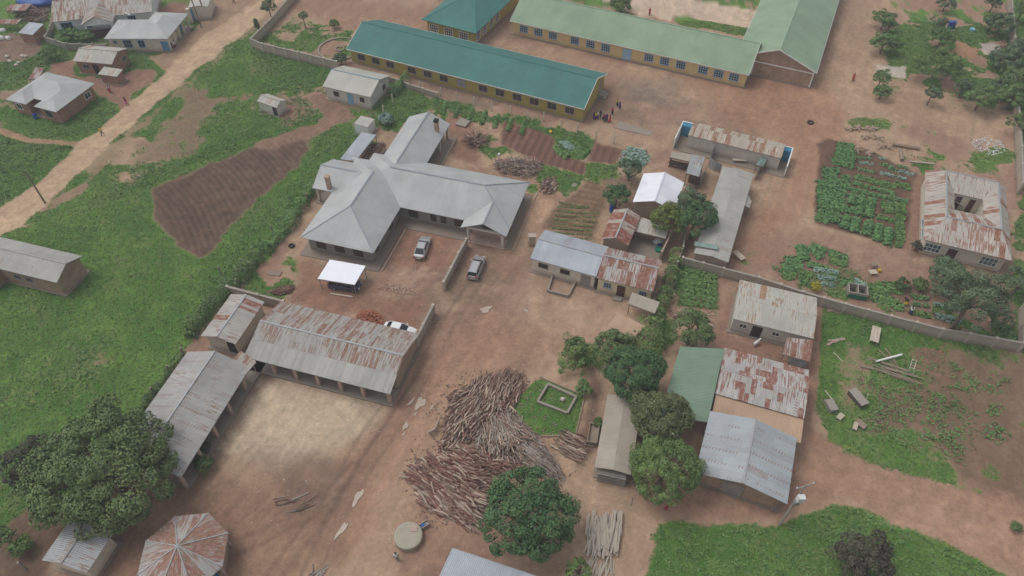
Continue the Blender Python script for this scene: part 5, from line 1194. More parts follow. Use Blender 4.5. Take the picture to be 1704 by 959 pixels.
# tree stumps and roots
D('stump', "bare_root_wood", (.36,.26,.19))
for i, (x, y) in enumerate(((690,785),(775,795),(735,845),(815,850),(640,795),(835,900),(880,905),(680,915),(755,945),(745,790))):
    g = G(Z('d',x,y)); rd = random.Random(i); m_ = MB(); m_.tube([(0,0,-.1),(0,0,.35),(.05,0,.6)], [.55,.4,.3], 8)
    for k in range(6):
        a = k*1.05+rd.random(); l_ = rd.uniform(.7,1.4); m_.tube([(0,0,.25),(l_*.5*math.cos(a),l_*.5*math.sin(a),.3),(l_*math.cos(a),l_*math.sin(a),rd.uniform(0,.5))], [.2,.13,.05], 6)
    tag(m_.build("tree_stump", M('stump'), None, False, (g[0],g[1],0)), "uprooted pale tree stump lying above the green vegetable garden", "stump", "uprooted stumps above the vegetable garden")
def log_at(name, label, cat, a, b_, r, mat, h=.0):
    A_ = G(a); B_ = G(b_); m_ = MB(); d = B_-A_; m_.tube([(0,0,r+h),(d[0]*.5,d[1]*.5,r*1.05+h),(d[0],d[1],r+h)], [r*.9,r,r*1.1], 8); return tag(m_.build(name, M(mat), None, False, (A_[0],A_[1],0)), label, cat)
log_at("felled_log", "thick felled trunk lying above the vegetable garden", "log", Z('i',685,92), Z('i',870,122), .38, 'stump')
log_at("felled_log", "short felled trunk at right angles to the thick one", "log", Z('i',738,130), Z('i',750,205), .3, 'wood')
log_at("felled_log", "long thin pole lying in the grass above the vegetable garden", "log", Z('i',800,208), Z('i',975,225), .14, 'wood_pale')
log_at("timber_beam", "long pale beam lying on the dirt in front of the white carport", "beam", Z('g',278,518), Z('g',428,540), .12, 'wood_pale')
log_at("timber_beam", "thin pole on the ground beside the dirt track below the timber shed", "beam", Z('l',518,850), Z('l',512,895), .08, 'concrete')
log_at("timber_beam", "thin stick in the dry grass right of the tank shelter", "beam", Z('j',345,625), Z('j',410,690), .05, 'wood_pale')
log_at("timber_beam", "pole leaning on the grass just above the stacked grey slabs", "beam", Z('m',278,32), Z('m',328,92), .07, 'wood_pale')
log_at("timber_beam", "thin stick lying right of the lidded grey box on the grass", "beam", Z('m',488,72), Z('m',495,40), .05, 'wood_pale')
# concrete twin tub by the boundary wall
A_, B_ = G(Z('j',432,262)), G(Z('j',560,285)); r_ = thing("twin_tub", "old twin-bay metal box with green lower side against the boundary wall", "container", (A_[0],A_[1],0), math.atan2(*(B_-A_)[::-1])); L_ = float(np.linalg.norm(B_-A_))
m_ = MB(); m_.box(0,L_,0,.12,.1,1.2); m_.box(0,L_,1.7,1.82,.1,1.2); m_.box(0,.12,.12,1.7,.1,1.2); m_.box(L_-.12,L_,.12,1.7,.1,1.2); m_.box(L_/2-.06,L_/2+.06,.12,1.7,.1,1.18); m_.build("box_walls", M('concrete'), r_)
m_ = MB(); m_.box(.12,L_/2-.06,.12,1.7,.1,.3); m_.box(L_/2+.06,L_-.12,.12,1.7,.1,.3); m_.build("box_floor", M('door_and_shade_dark'), r_)
m_ = MB(); m_.box(.02,L_-.02,-.05,-.003,.1,.8); m_.build("green_side", M('green_plastic'), r_)
# benches and tables
def bench(label, q, L_, rz, w_=.5, h=.5, mat='wood_pale', name="bench", slats=3, cat="bench"):
    g = G(q); r_ = thing(name, label, cat, (g[0],g[1],0), R(rz))
    for i in range(slats):
        m_ = MB(); v = -w_/2+w_*i/slats; m_.box(-L_/2, L_/2, v+.01, v+w_/slats-.015, h-.05, h); m_.build("plank", M(mat), r_)
    for sx in (-1,1):
        for sy in (-1,1): m_ = MB(); m_.beam((sx*(L_/2-.15), sy*w_*.38, h-.052), (sx*(L_/2-.1), sy*w_*.48, 0), .07, .07); m_.build("leg", M(mat), r_)
    return r_
bench("pale plank table with splayed legs on the grass behind the row house", Z('j',612,528), 2.7, 64, 1.1, .8, name="table", cat="table")
bench("pale bench standing alone inside the latrine yard", Z('h',1312,322), 2.3, -5, .6, .6)
bench("dark bench against the latrine wall inside the sheet fence", Z('h',1250,270), 2.2, -12, .7, .7, 'wood')
bench("rough trestle of poles beside the long narrow block", Z('h',1308,885), 1.9, -60, .9, .6, 'wood_pale')
bench("small wooden chair frame on the earth below the vegetable garden, upper one", Z('j',610,58), .9, 10, .7, .6, 'wood'); bench("low pale wooden frame on the earth below the vegetable garden, lower one", Z('j',603,105), 1.1, 5, .8, .5, 'wood_pale')
drum("bucket", "yellow bucket next to the wooden frames below the vegetable garden", Z('j',648,88), .22, .4, 'yellow_plastic', "bucket")
bench("broken pale frame left of the white trestle table pieces in the yard grass", Z('m',350,170), 1.0, 40, .6, .5, 'wood_pale'); bench("square wooden frame lying in the grass right of the broken frame", Z('m',455,205), 1.2, -50, .9, .4, 'wood', slats=1)
bench("small light-topped stool in the grass between two broken frames", Z('m',425,218), 1.1, 60, .5, .5, 'wood_pale')
# lidded grey box and slab stack
A_ = G(Z('m',405,30)); g = G(Z('m',437,78)); r_ = thing("coffin_box", "long grey lidded wooden crate on the grass", "crate", (g[0],g[1],0), R(112)); m_ = MB(); m_.box(-1.15,1.15,-.5,.5,0,.7); m_.build("crate_body", M('wood_dark'), r_); m_ = MB(); m_.box(-1.22,1.22,-.56,.56,.702,.8); m_.build("lid", M('door_grey'), r_)
g = G(Z('m',305,112)); r_ = thing("slab_stack", "stack of grey boards on the grass left of the lidded crate", "boards", (g[0],g[1],0), R(100))
for i in range(5): m_ = MB(); o_ = random.Random(i).uniform(-.15,.15); m_.box(-.75+o_,.75+o_,-.5,.5,.12*i,.12*i+.1); m_.build("board", M('door_grey'), r_)
g = G(Z('l',297,500)); r_ = thing("crate", "open weathered crate standing left of the tan-roofed timber shed", "crate", (g[0],g[1],0), R(78)); m_ = MB(); m_.box(-1.3,1.3,-.6,-.5,0,.8); m_.box(-1.3,1.3,.5,.6,0,.8); m_.box(-1.3,-1.2,-.5,.5,0,.8); m_.box(1.2,1.3,-.5,.5,0,.8); m_.box(-1.2,1.2,-.5,.5,.3,.4); m_.build("crate_walls", M('wood'), r_)
# rolled boards near the wall
g = G(Z('j',325,332)); r_ = thing("board_scrap", "torn flat piece of pinkish board in the weeds behind the row house", "board", (g[0],g[1],0), R(20)); m_ = MB(); m_.prism([(-.7,-.5),(.5,-.6),(.8,.2),(.1,.7),(-.6,.4)], .02, .1); m_.build("board_sheet", M('pillar'), r_)
# satellite dishes
def dish(label, q, h, r=.6, az=2.2):
    g = G(q, h); r_ = thing("satellite_dish", label, "satellite dish", (g[0],g[1],0), az); m_ = MB(); n = 20; pr = [(0,0),(r*.5,.06),(r,.2)]; vs = []; fs = []
    for rr, zz in pr:
        for k in range(n): vs.append((rr*math.cos(2*math.pi*k/n), rr*math.sin(2*math.pi*k/n), zz))
    vs += [(x,y,z-.03) for x,y,z in vs]
    for s_ in (0, 3*n):
        for i in range(2):
            for k in range(n): fs.append((s_+i*n+k, s_+i*n+(k+1)%n, s_+(i+1)*n+(k+1)%n, s_+(i+1)*n+k))
    for k in range(n): fs.append((2*n+k, 2*n+(k+1)%n, 5*n+(k+1)%n, 5*n+k))
    rot = Matrix.Rotation(R(38), 3, 'X'); vs = [tuple(rot @ Vector(v)+Vector((0,0,h))) for v in vs]; m_.add(vs, fs); m_.build("reflector", M('white_plastic'), r_, True)
    m_ = MB(); m_.tube([(0,.05,0),(0,.05,h-.05)], [.04,.04], 6); m_.build("mast", M('steel'), r_)
    m_ = MB(); m_.tube([(0,-.1,h),(0,-.35,h+.5)], [.02,.04], 5); m_.build("feed_arm", M('steel'), r_)
dish("white satellite dish in the inner court of the rust-streaked courtyard house", Z('i',1150,507), 1.6, .75); dish("white satellite dish on the edge of the white house roof, left one", Z('a',535,105), 3.2, .7); dish("white satellite dish on the white house roof by the porch", Z('a',840,97), 3.4, .55); dish("round dish at the end of the narrow firewood store roof", Z('f',450,430), 2.2, .75)
for k_, (x, y, lab, L_) in enumerate(((1260,560,"dark blue crate at the right of the inner court",1.2),)): bench(lab, Z('i',x,y), L_, -15, .7, .5, 'blue_plastic', "crate", 1, "crate")
# ================================================================ CARS
D('car_silver', "silver_car_paint", (.42,.42,.43), rough=.35, metal=.5, var=.03, spec=.5); D('car_white', "white_car_paint", (.72,.73,.74), rough=.3, var=.02, spec=.5); D('car_navy', "dark_blue_car_paint", (.05,.05,.10), rough=.3, var=.03, spec=.5)
D('car_glass', "car_glass", (.02,.025,.03), rough=.12, spec=.6); D('lamp_red', "red_tail_lamp", (.35,.02,.02), rough=.3); D('lamp_clear', "clear_headlamp", (.6,.6,.58), rough=.2); D('rim', "alloy_rim", (.4,.4,.4), metal=.6, rough=.4); D('plate', "number_plate_blank", (.6,.6,.5))
def car(label, q, rz, paintm, kind='sedan'):
    g = G(q, .7); r_ = thing("parked_car", label, "car", (g[0],g[1],0), rz); w_ = .84
    if kind == 'sedan': st_ = [(-2.2,.55,.75,.62),(-2.1,.3,.86,.76),(-1.5,.25,.95,.84),(-.5,.22,.96,.85),(.8,.22,.93,.85),(1.6,.25,.85,.82),(2.1,.3,.72,.74),(2.25,.42,.6,.6)]; gh = [(-1.75,.95),(-1.05,1.4),(.25,1.42),(1.05,.93)]
    else: st_ = [(-2.25,.45,.85,.68),(-2.2,.3,.98,.8),(-1.5,.25,1.0,.85),(-.5,.22,.99,.86),(.8,.22,.96,.85),(1.5,.25,.9,.82),(2.0,.3,.78,.76),(2.2,.42,.62,.62)]; gh = [(-2.12,.99),(-1.9,1.5),(.3,1.52),(1.2,.95)]
    m_ = MB(); vs = []; fs = []; n = len(st_)
    for x, z0, z1, hw in st_:
        for y, z in ((-hw,z0),(-hw*1.0,(z0+z1)/2),(-hw*.93,z1-.04),(-hw*.7,z1),(hw*.7,z1),(hw*.93,z1-.04),(hw,(z0+z1)/2),(hw,z0)): vs.append((x,y,z))
    for i in range(n-1):
        for k in range(8): fs.append((8*i+k, 8*i+(k+1)%8, 8*i+8+(k+1)%8, 8*i+8+k))
    fs += [tuple(range(8))[::-1], tuple(range(8*n-8, 8*n))]; m_.add(vs, fs)
    # roof panel joined to body colour
    (x0,z0),(x1,z1),(x2,z2),(x3,z3) = gh
    m_.add([(x1,-.6,z1),(x2,-.6,z2),(x2,.6,z2),(x1,.6,z1),(x1+.05,-.5,z1+.05),(x2-.05,-.5,z2+.05),(x2-.05,.5,z2+.05),(x1+.05,.5,z1+.05)], [(0,3,2,1),(4,5,6,7),(0,1,5,4),(1,2,6,5),(2,3,7,6),(3,0,4,7)])
    for s_ in (-1,1):
        for a, b_ in (((x0,s_*.74,z0-.02),(x1,s_*.6,z1)),((x3,s_*.74,z3-.02),(x2,s_*.6,z2)),(((x1+x2)/2-.1,s_*.765,z0-.02),((x1+x2)/2-.1,s_*.62,z1))): m_.beam(a, b_, .07, .07)
    m_.build("body", M(paintm), r_)
    g_ = MB(); gv = [(x0,-.72,z0-.03),(x3,-.72,z3-.03),(x3,.72,z3-.03),(x0,.72,z0-.03),(x1,-.58,z1-.01),(x2,-.58,z2-.01),(x2,.58,z2-.01),(x1,.58,z1-.01)]
    g_.add(gv, [(0,3,2,1),(4,5,6,7),(0,1,5,4),(1,2,6,5),(2,3,7,6),(3,0,4,7)]); g_.build("windows", M('car_glass'), r_)
    for sx in (-1.35,1.35):
        for sy in (-.78,.78):
            t_ = MB(); t_.tube([(sx,sy-.1,.31),(sx,sy+.1,.31)], [.31,.31], 18); to = t_.build("wheel", M('rubber'), r_); rm = MB(); rm.tube([(sx,sy-.115,.31),(sx,sy+.115,.31)], [.19,.19], 14); rm.build("rim", M('rim'), to)
    for s_ in (-1,1):
        h_ = MB(); h_.box(2.08,2.2,s_*.55-.16,s_*.55+.16,.55,.7); h_.build("headlight", M('lamp_clear'), r_)
        h_ = MB(); z_ = .62 if kind == 'sedan' else .7; h_.box(-2.235,-2.12,s_*.62-.13,s_*.62+.13,z_,z_+(.18 if kind == 'sedan' else .35)); h_.build("tail_light", M('lamp_red'), r_)
        h_ = MB(); h_.box(.72,.86,s_*.93-.1,s_*.93+.1,.95,1.08); h_.build("mirror", M(paintm), r_)
    h_ = MB(); h_.box(-2.27,-2.21,-.26,.26,.45,.57); h_.build("number_plate", M('plate'), r_)
    if kind != 'sedan':
        for s_ in (-1,1): h_ = MB(); h_.tube([(-1.75,s_*.5,z1+.09),(.15,s_*.5,z1+.1)], [.025,.025], 5); h_.build("roof_rail", M('steel'), r_)
    return r_
def car_at(label, k, rear, front, paintm, kind):
    a = G(Z(k,*rear), .8); b_ = G(Z(k,*front), .7); d = b_-a; mid = ((Z(k,*rear)[0]+Z(k,*front)[0])/2, (Z(k,*rear)[1]+Z(k,*front)[1])/2); return car(label, mid, math.atan2(d[1], d[0]), paintm, kind)
car_at("silver sedan parked on the red earth court of the grey ward", 'g', (868,262), (912,145), 'car_silver', 'sedan')
car_at("silver estate car with a white roof parked outside the short courtyard wall", 'g', (1222,400), (1275,270), 'car_silver', 'wagon')
car_at("white sedan half hidden behind the roof of the rust-streaked veranda block", 'g', (640,730), (835,778), 'car_white', 'sedan')
car_at("dark blue car with white panels standing under the white carport", 'g', (275,435), (478,462), 'car_navy', 'wagon')
# ================================================================ FIREWOOD, LOGS, PLANKS
D('log_a', "grey_brown_log_bark", (.225,.145,.11), sc=3, var=.3); D('log_b', "reddish_log_bark", (.18,.085,.068), sc=3, var=.3); D('log_c', "pale_stripped_log", (.37,.285,.225), sc=3, var=.3); D('log_d', "grey_dry_stick", (.27,.235,.205), sc=3)
RD = random.Random(5)
for mk_ in ('log_a','log_b','log_c','log_d'):
    m0_ = M(mk_); nt0 = m0_.node_tree; b0_ = nt0.nodes["Principled BSDF"]; src = b0_.inputs["Base Color"].links[0].from_socket
    ge_ = N(nt0, "ShaderNodeNewGeometry"); nt0.links.new(mixc(nt0, 1.0, src, mrange(nt0, ge_.outputs["Random Per Island"], 0, 1, .45, 1.6), 'MULTIPLY'), b0_.inputs["Base Color"])
LOGS = []     # (centre xyz, direction xyz, length, radius, material key)
def heap(poly, n, ang, spread, ln, r, hmax, mats, fan=None, seed=0, base=0.0):
    rd = np.random.RandomState(seed); P = np.array(poly); lo = P.min(0); hi = P.max(0); k = 0
    while k < n:
        c = lo+(hi-lo)*rd.rand(2); d = float(sdf(P, np.array([c[0]]), np.array([c[1]]))[0])
        if d < .25: continue
        hh = base+hmax*min(1, d/1.8)*rd.rand()**.4; a = (fan(c) if fan else ang)+rd.randn()*spread; L_ = rd.uniform(*ln)*(.72 if base == 0 else 1); tilt = rd.randn()*.12; a += (rd.randn()*(spread*.45+.04)+.2*math.sin(c[0]*.9+c[1]*.7+seed)) if base == 0 else 0; a += (rd.rand() < .06)*rd.uniform(-1,1)
        LOGS.append((c[0], c[1], hh+r[1], a, tilt, L_, rd.uniform(*r), mats[rd.randint(len(mats))])); k += 1
def A2(k, p, q): d = G(Z(k,*q))-G(Z(k,*p)); return math.atan2(d[1], d[0])
aU = A2('p',(840,360),(960,130)); aR = A2('p',(1150,380),(1290,520)); aD = A2('p',(720,480),(950,600))
c_top = G(Z('p',1150,60))
heap(GZ('p',(850,130),(930,100),(1060,55),(1165,90),(1145,165),(1085,230),(960,330),(830,390),(790,400),(815,240)), 1200, aU, .14, (2.2,4.4), (.045,.085), 1.0, ['log_a','log_c','log_a','log_b','log_c'], fan=lambda c: aU-.35+.035*(c[0]-G(Z('p',830,240))[0])*2, seed=1)
heap(GZ('p',(960,300),(1090,225),(1180,300),(1215,370),(1130,440),(1020,440),(930,390)), 700, 0, .2, (2.2,4.2), (.04,.075), 1.2, ['log_a','log_d','log_c'], fan=lambda c: aU+.45+.12*(c[0]-G(Z('p',960,300))[0]), seed=2)
heap(GZ('p',(1120,360),(1220,340),(1330,500),(1290,530),(1190,500),(1110,430)), 420, aR, .12, (2.4,4.2), (.035,.06), 1.0, ['log_d','log_a','log_d'], seed=3)
heap(GZ('p',(655,520),(720,460),(870,405),(1000,500),(1010,560),(900,590),(740,580),(680,575)), 420, aD, .12, (3,5.6), (.06,.13), .9, ['log_b','log_b','log_a','log_c'], seed=4)
heap(GZ('p',(715,600),(900,560),(990,580),(960,690),(900,745),(780,700),(720,680)), 210, aD-.05, .1, (3.6,6.4), (.07,.14), .7, ['log_a','log_c','log_b'], seed=5)
heap(GZ('p',(930,430),(1000,420),(1160,470),(1120,520),(1000,510)), 90, aD+.1, .2, (2,3.6), (.07,.12), .6, ['log_b','log_b','log_a'], seed=6)
heap(GZ('p',(1370,305),(1430,345),(1370,455),(1300,410)), 40, A2('p',(1290,350),(1430,420)), .05, (2.7,3.3), (.07,.11), .5, ['log_c','log_a'], seed=7, base=.02)
heap(GZ('p',(440,810),(560,790),(540,850),(450,860)), 0, 0, .1, (2,3), (.05,.07), .1, ['log_d'], seed=8)
for zk_, x0, y0 in (('p',50,600),):
    pa = GZ('p',(50,650),(60,560),(160,560),(240,600),(200,680),(110,690)); heap(pa, 9, A2('p',(60,650),(200,600)), .12, (2.5,4), (.05,.08), .05, ['log_d','log_a'], seed=9)
heap(GZ('p',(190,955),(230,920),(280,940),(260,990),(200,990)), 14, A2('p',(200,959),(240,925)), .1, (2,3), (.05,.07), .2, ['log_d'], seed=10)
heap(GZ('p',(800,395),(900,370),(1010,420),(1120,440),(1130,490),(1000,490),(860,440)), 190, aD, .3, (2.4,4.4), (.05,.1), .9, ['log_b','log_a','log_c'], seed=20)
small0 = len(LOGS)
c1_ = G(Z('f',1245,310))
def cone(c, R_, n, seed, mats, ln=(1.6,2.8), hmax=1.4):
    rd = np.random.RandomState(seed)
    for i in range(n):
        a = rd.rand()*6.28; t = rd.rand()**.6; L_ = rd.uniform(*ln); x = c[0]+math.cos(a)*R_*t*.6; y = c[1]+math.sin(a)*R_*t*.6
        LOGS.append((x, y, .25+hmax*(1-t)*.8, a+rd.randn()*.25, -.55*(1-t*.4), L_, rd.uniform(.04,.08), mats[rd.randint(len(mats))]))
cone(c1_, 2.6, 120, 11, ['log_a','log_c','log_b'])
heap(GZ('f',(1360,480),(1400,440),(1500,425),(1670,430),(1690,500),(1600,545),(1420,520)), 380, A2('f',(1370,450),(1600,540)), .55, (1.8,3.6), (.045,.08), 1.3, ['log_a','log_c','log_d','log_a'], seed=12)
heap(GZ('h',(130,480),(160,415),(225,415),(245,500),(190,505)), 70, A2('h',(150,490),(190,415)), .3, (1.6,2.6), (.07,.12), .7, ['log_a','log_c'], seed=13)
heap(GZ('f',(475,410),(545,310),(670,315),(610,440),(560,465),(470,450)), 110, A2('f',(480,440),(600,330)), .5, (1.5,3), (.05,.08), .7, ['log_a','log_d','log_b'], seed=14)
heap(GZ('n',(730,90),(840,55),(885,60),(840,115)), 60, A2('n',(730,100),(870,75)), .12, (2,3.4), (.06,.1), .5, ['log_b','log_a'], seed=15)
heap(GZ('k',(920,600),(960,555),(1190,560),(1200,620),(1180,740),(1100,600),(990,590)), 70, A2('k',(1050,560),(1180,600)), .4, (2,3.2), (.05,.09), .4, ['log_a','log_c'], seed=16)
heap(GZ('a',(20,75),(180,75),(330,60),(320,150),(150,150),(110,110)), 160, A2('a',(50,90),(250,120)), .9, (2,4), (.05,.09), 1.4, ['log_a','log_d','log_b'], seed=17)
heap(GZ('h',(905,310),(1000,330),(1000,370),(900,350)), 30, A2('h',(905,340),(1000,360)), .2, (1.5,2.5), (.05,.08), .7, ['log_a','log_b'], seed=18)
heap(GZ('h',(985,450),(1075,465),(1060,500),(985,490)), 30, .3, .6, (1,2), (.05,.09), .6, ['log_c','log_d'], seed=19)
big = sorted(range(small0), key=lambda i: -(LOGS[i][2]*1.2+LOGS[i][5]*LOGS[i][6]*4))[:300]; bigs = set(big)
zones = {'log_a': "grey-brown firewood log", 'log_b': "dark reddish firewood log", 'log_c': "pale stripped firewood log", 'log_d': "thin dry grey firewood stick"}
UL = {}
def unitlog(mk, v):
    key = (mk, v)
    if key not in UL:
        rd = random.Random(sum(map(ord, mk))+v*17); b1_, b2_ = rd.uniform(-2.8,2.8), rd.uniform(-2.8,2.8); m_ = MB()
        st_ = [(-.5,0,0,1.15),(-.28,b1_,b2_*.4,1.05),(-.05,b1_*.2-b2_*.6,b1_*.3,.95),(.2,-b1_*.9,b1_*.4,.85),(.5,b2_*.4,0,.6)]; vs = [(x, y+rr*math.cos(k*math.pi/3), z+rr*math.sin(k*math.pi/3)) for x, y, z, rr in st_ for k in range(6)]
        m_.add(vs, [(6*i+k, 6*i+(k+1)%6, 6*i+6+(k+1)%6, 6*i+6+k) for i in range(4) for k in range(6)]+[(5,4,3,2,1,0),(24,25,26,27,28,29)])
        me = bpy.data.meshes.new("firewood_log"); me.from_pydata(m_.v, [], m_.f); me.materials.append(M(mk)); UL[key] = me
    return UL[key]
rest = {}
for i, (x, y, z, a, tl, L_, r, mk) in enumerate(LOGS):
    me = unitlog(mk, i % 6)
    if i in bigs:
        o = bpy.data.objects.new("firewood_log", me); link(o); o.location = (x,y,z); o.rotation_euler = (RD.uniform(0,6), tl, a); o.scale = (L_, r, r)
        tag(o, zones[mk]+" in the great wood heap of the yard", "log", zones[mk]+"s in the great heap")
    else:
        mt = Matrix.Translation((x,y,z)) @ Matrix.Rotation(a,4,'Z') @ Matrix.Rotation(tl,4,'Y') @ Matrix.Rotation(RD.uniform(0,6),4,'X') @ Matrix.Diagonal((L_,r,r,1))
        rest.setdefault(mk, []).append((me, mt))
vs = []; fs = []; mi = []; keys = sorted(rest)
for ki, mk in enumerate(keys):
    for me, mt in rest[mk]:
        b0 = len(vs); vs += [tuple(mt @ v.co) for v in me.vertices]
        for p in me.polygons: fs.append([b0+k for k in p.vertices]); mi.append(ki)
me = bpy.data.meshes.new("firewood_sticks"); me.from_pydata(vs, [], fs)
for mk in keys: me.materials.append(M(mk))
me.polygons.foreach_set("material_index", mi); o = bpy.data.objects.new("firewood_sticks", me); link(o)
tag(o, "brown and grey firewood sticks filling the heaps", "firewood", None, "stuff")
# sawn planks
D('plank_grey', "weathered_pale_planks", (.42,.365,.30), var=.3, sc=.8)
def planks(n, poly, ang, sp, ln, w_, hmax, mat, label, group, seed):
    rd = np.random.RandomState(seed); P = np.array(poly); lo = P.min(0); hi = P.max(0); k = 0; m0 = None
    while k < n:
        c = lo+(hi-lo)*rd.rand(2)
        if float(sdf(P, np.array([c[0]]), np.array([c[1]]))[0]) < .1: continue
        me = bpy.data.meshes.get("plank_unit_"+mat)
        if me is None:
            m_ = MB(); m_.box(-.5,.5,-.5,.5,-.5,.5); me = bpy.data.meshes.new("plank_unit_"+mat); me.from_pydata(m_.v, [], m_.f); me.materials.append(M(mat))
        o = bpy.data.objects.new("plank", me); link(o); o.location = (c[0],c[1],.05+hmax*k/n); o.rotation_euler = (rd.randn()*.1, rd.randn()*.03, ang+rd.randn()*sp); o.scale = (rd.uniform(*ln), w_*rd.uniform(.7,1.3), .05)
        tag(o, label, "plank", group); k += 1
planks(190, GZ('p',(1425,715),(1590,715),(1575,845),(1435,850)), A2('p',(1440,850),(1460,690)), .12, (1.3,2.8), .17, .55, 'plank_grey', "pale sawn plank in the neat lumber pile at the bottom of the picture", "planks of the pale lumber pile", 1)
planks(26, GZ('p',(1370,890),(1550,880),(1560,970),(1380,980)), A2('p',(1400,940),(1420,860)), .15, (1.4,2.4), .15, .2, 'plank_grey', "pale plank lying below the neat lumber pile at the bottom edge", "loose planks at the bottom edge", 2)
planks(18, GZ('j',(610,740),(680,700),(820,740),(860,810),(740,800)), A2('j',(620,740),(850,810)), .07, (3.2,5), .16, .3, 'wood', "grey plank in the loose timber stack on the dry grass", "planks stacked on the dry grass", 3)
planks(4, GZ('j',(670,640),(700,620),(790,720),(730,720)), A2('j',(670,620),(770,720)), .1, (2,3), .14, .35, 'wood', "short grey plank lying askew above the loose timber stack", "askew planks above the timber stack", 4)
planks(6, GZ('j',(300,545),(390,530),(395,560),(320,570)), A2('j',(310,560),(390,540)), .2, (1.5,2.4), .2, .1, 'pillar', "pinkish board in the small heap on dry grass below the wall", "boards in the small pink heap", 5)
log_at("timber_beam", "clean white beam laid across the loose timber stack", "beam", Z('j',622,700), Z('j',792,655), .13, 'white_trim', .35)
r_ = thing("ladder", "small wooden ladder lying right of the loose timber stack", "ladder", (*G(Z('j',870,725)),0), A2('j',(865,760),(885,695)))
for s_ in (-.25,.25): m_ = MB(); m_.box(-1.3,1.3,s_-.04,s_+.04,.05,.13); m_.build("rail", M('wood_pale'), r_)
for k in range(6): m_ = MB(); m_.box(-1.2+k*.48,-1.14+k*.48,-.21,.21,.06,.12); m_.build("rung", M('wood_pale'), r_)
# brick heaps and litter
def debris(name, label, cat, poly, n, size, mats_c, hmax, seed, box=True):
    rd = np.random.RandomState(seed); P = np.array(poly); lo = P.min(0); hi = P.max(0); m_ = MB(); k = 0
    while k < n:
        c = lo+(hi-lo)*rd.rand(2); d = float(sdf(P, np.array([c[0]]), np.array([c[1]]))[0])
        if d < 0: continue
        s_ = rd.uniform(.6,1.3)*size; z = hmax*min(1,d/1.2)*rd.rand(); a = rd.rand()*6.28; b_ = rd.randn()*.4
        u = Vector((math.cos(a), math.sin(a), b_)).normalized()*s_; p = Vector((c[0],c[1],z+.05)); m_.beam(p-u*.5, p+u*.5, s_*.5, s_*.35); k += 1
    return tag(m_.build(name, mats_c, None), label, cat, None, "stuff")
debris("brick_heap", "heap of broken red bricks behind the rust-streaked roof", "bricks", GZ('g',(440,670),(480,630),(560,620),(630,670),(620,720),(520,705)), 420, .25, paint("red_brick_rubble", (.36,.135,.08), var=.3, sc=4), .7, 1)
debris("brick_rubble", "scattered pinkish brick rubble on the ward's court", "rubble", GZ('g',(590,480),(650,450),(800,470),(870,520),(760,520)), 240, .22, paint("pink_rubble", (.40,.27,.21), var=.3, sc=4), .15, 2)
debris("pebbles", "small pale stones strewn over the ward's court", "rubble", GZ('g',(600,200),(820,90),(1100,200),(1080,420),(930,560),(640,420)), 260, .12, paint("pale_pebbles", (.42,.36,.30), var=.3, sc=4), .03, 3)
debris("litter", "scattered white rubbish on the ground by the long right-hand wall", "litter", GZ('d',(1370,860),(1440,840),(1560,860),(1600,930),(1500,955),(1400,910)), 190, .22, paint("white_litter", (.62,.62,.62), var=.2, sc=4), .08, 4)
debris("litter_scraps", "stray pale scraps scattered around the yards", "litter", [G(q) for q in ((400,500),(900,480),(1200,500),(1300,760),(1000,900),(300,900))], 170, .13, paint("pale_scraps", (.55,.53,.50), var=.2, sc=4), .02, 5)
debris("twigs", "twigs and bark scattered around the great wood heap", "twigs", GZ('p',(600,500),(760,100),(900,40),(1200,70),(1400,500),(1200,560),(700,780),(640,640)), 700, .22, paint("bark_scraps", (.24,.17,.13), var=.3, sc=4), .02, 6)
# puddles of muddy water
mw, nt_, b_ = nmat("muddy_water", .12, 0, .5); cn = noise(nt_, objco(nt_), 1.5, 3); nt_.links.new(mixc(nt_, cn, (.38,.30,.24), (.43,.35,.28)), b_.inputs["Base Color"])
for i, (k, x, y, a, w_, rot) in enumerate((('p',692,192,1.9,.95,1.1),('p',652,185,1.5,.28,1.0),('p',628,292,1.1,.5,1.2),('p',745,210,.8,.25,1.1),('p',670,240,.6,.25,1),('p',415,610,2.4,.55,1.15),('p',343,755,2.2,.5,1.0),('p',620,328,.7,.2,1.0),('g',1312,622,1.7,.9,.6),('g',1578,628,.8,.3,-.6))):
    g = G(Z(k,x,y)); n = 26; rd = random.Random(i); ph_ = rd.random()*6; poly = []
    for j in range(n):
        t = 2*math.pi*j/n; rr = 1+.22*math.sin(3*t+ph_)+.14*math.sin(5*t+ph_*2); px_, py_ = a*.45*rr*math.cos(t), w_*.55*rr*math.sin(t); poly.append((px_*math.cos(rot)-py_*math.sin(rot), px_*math.sin(rot)+py_*math.cos(rot)))
    m_ = MB(); m_.prism(poly, -.02, .075); tag(m_.build("puddle", mw, None, False, (g[0],g[1],0)), kind="structure")
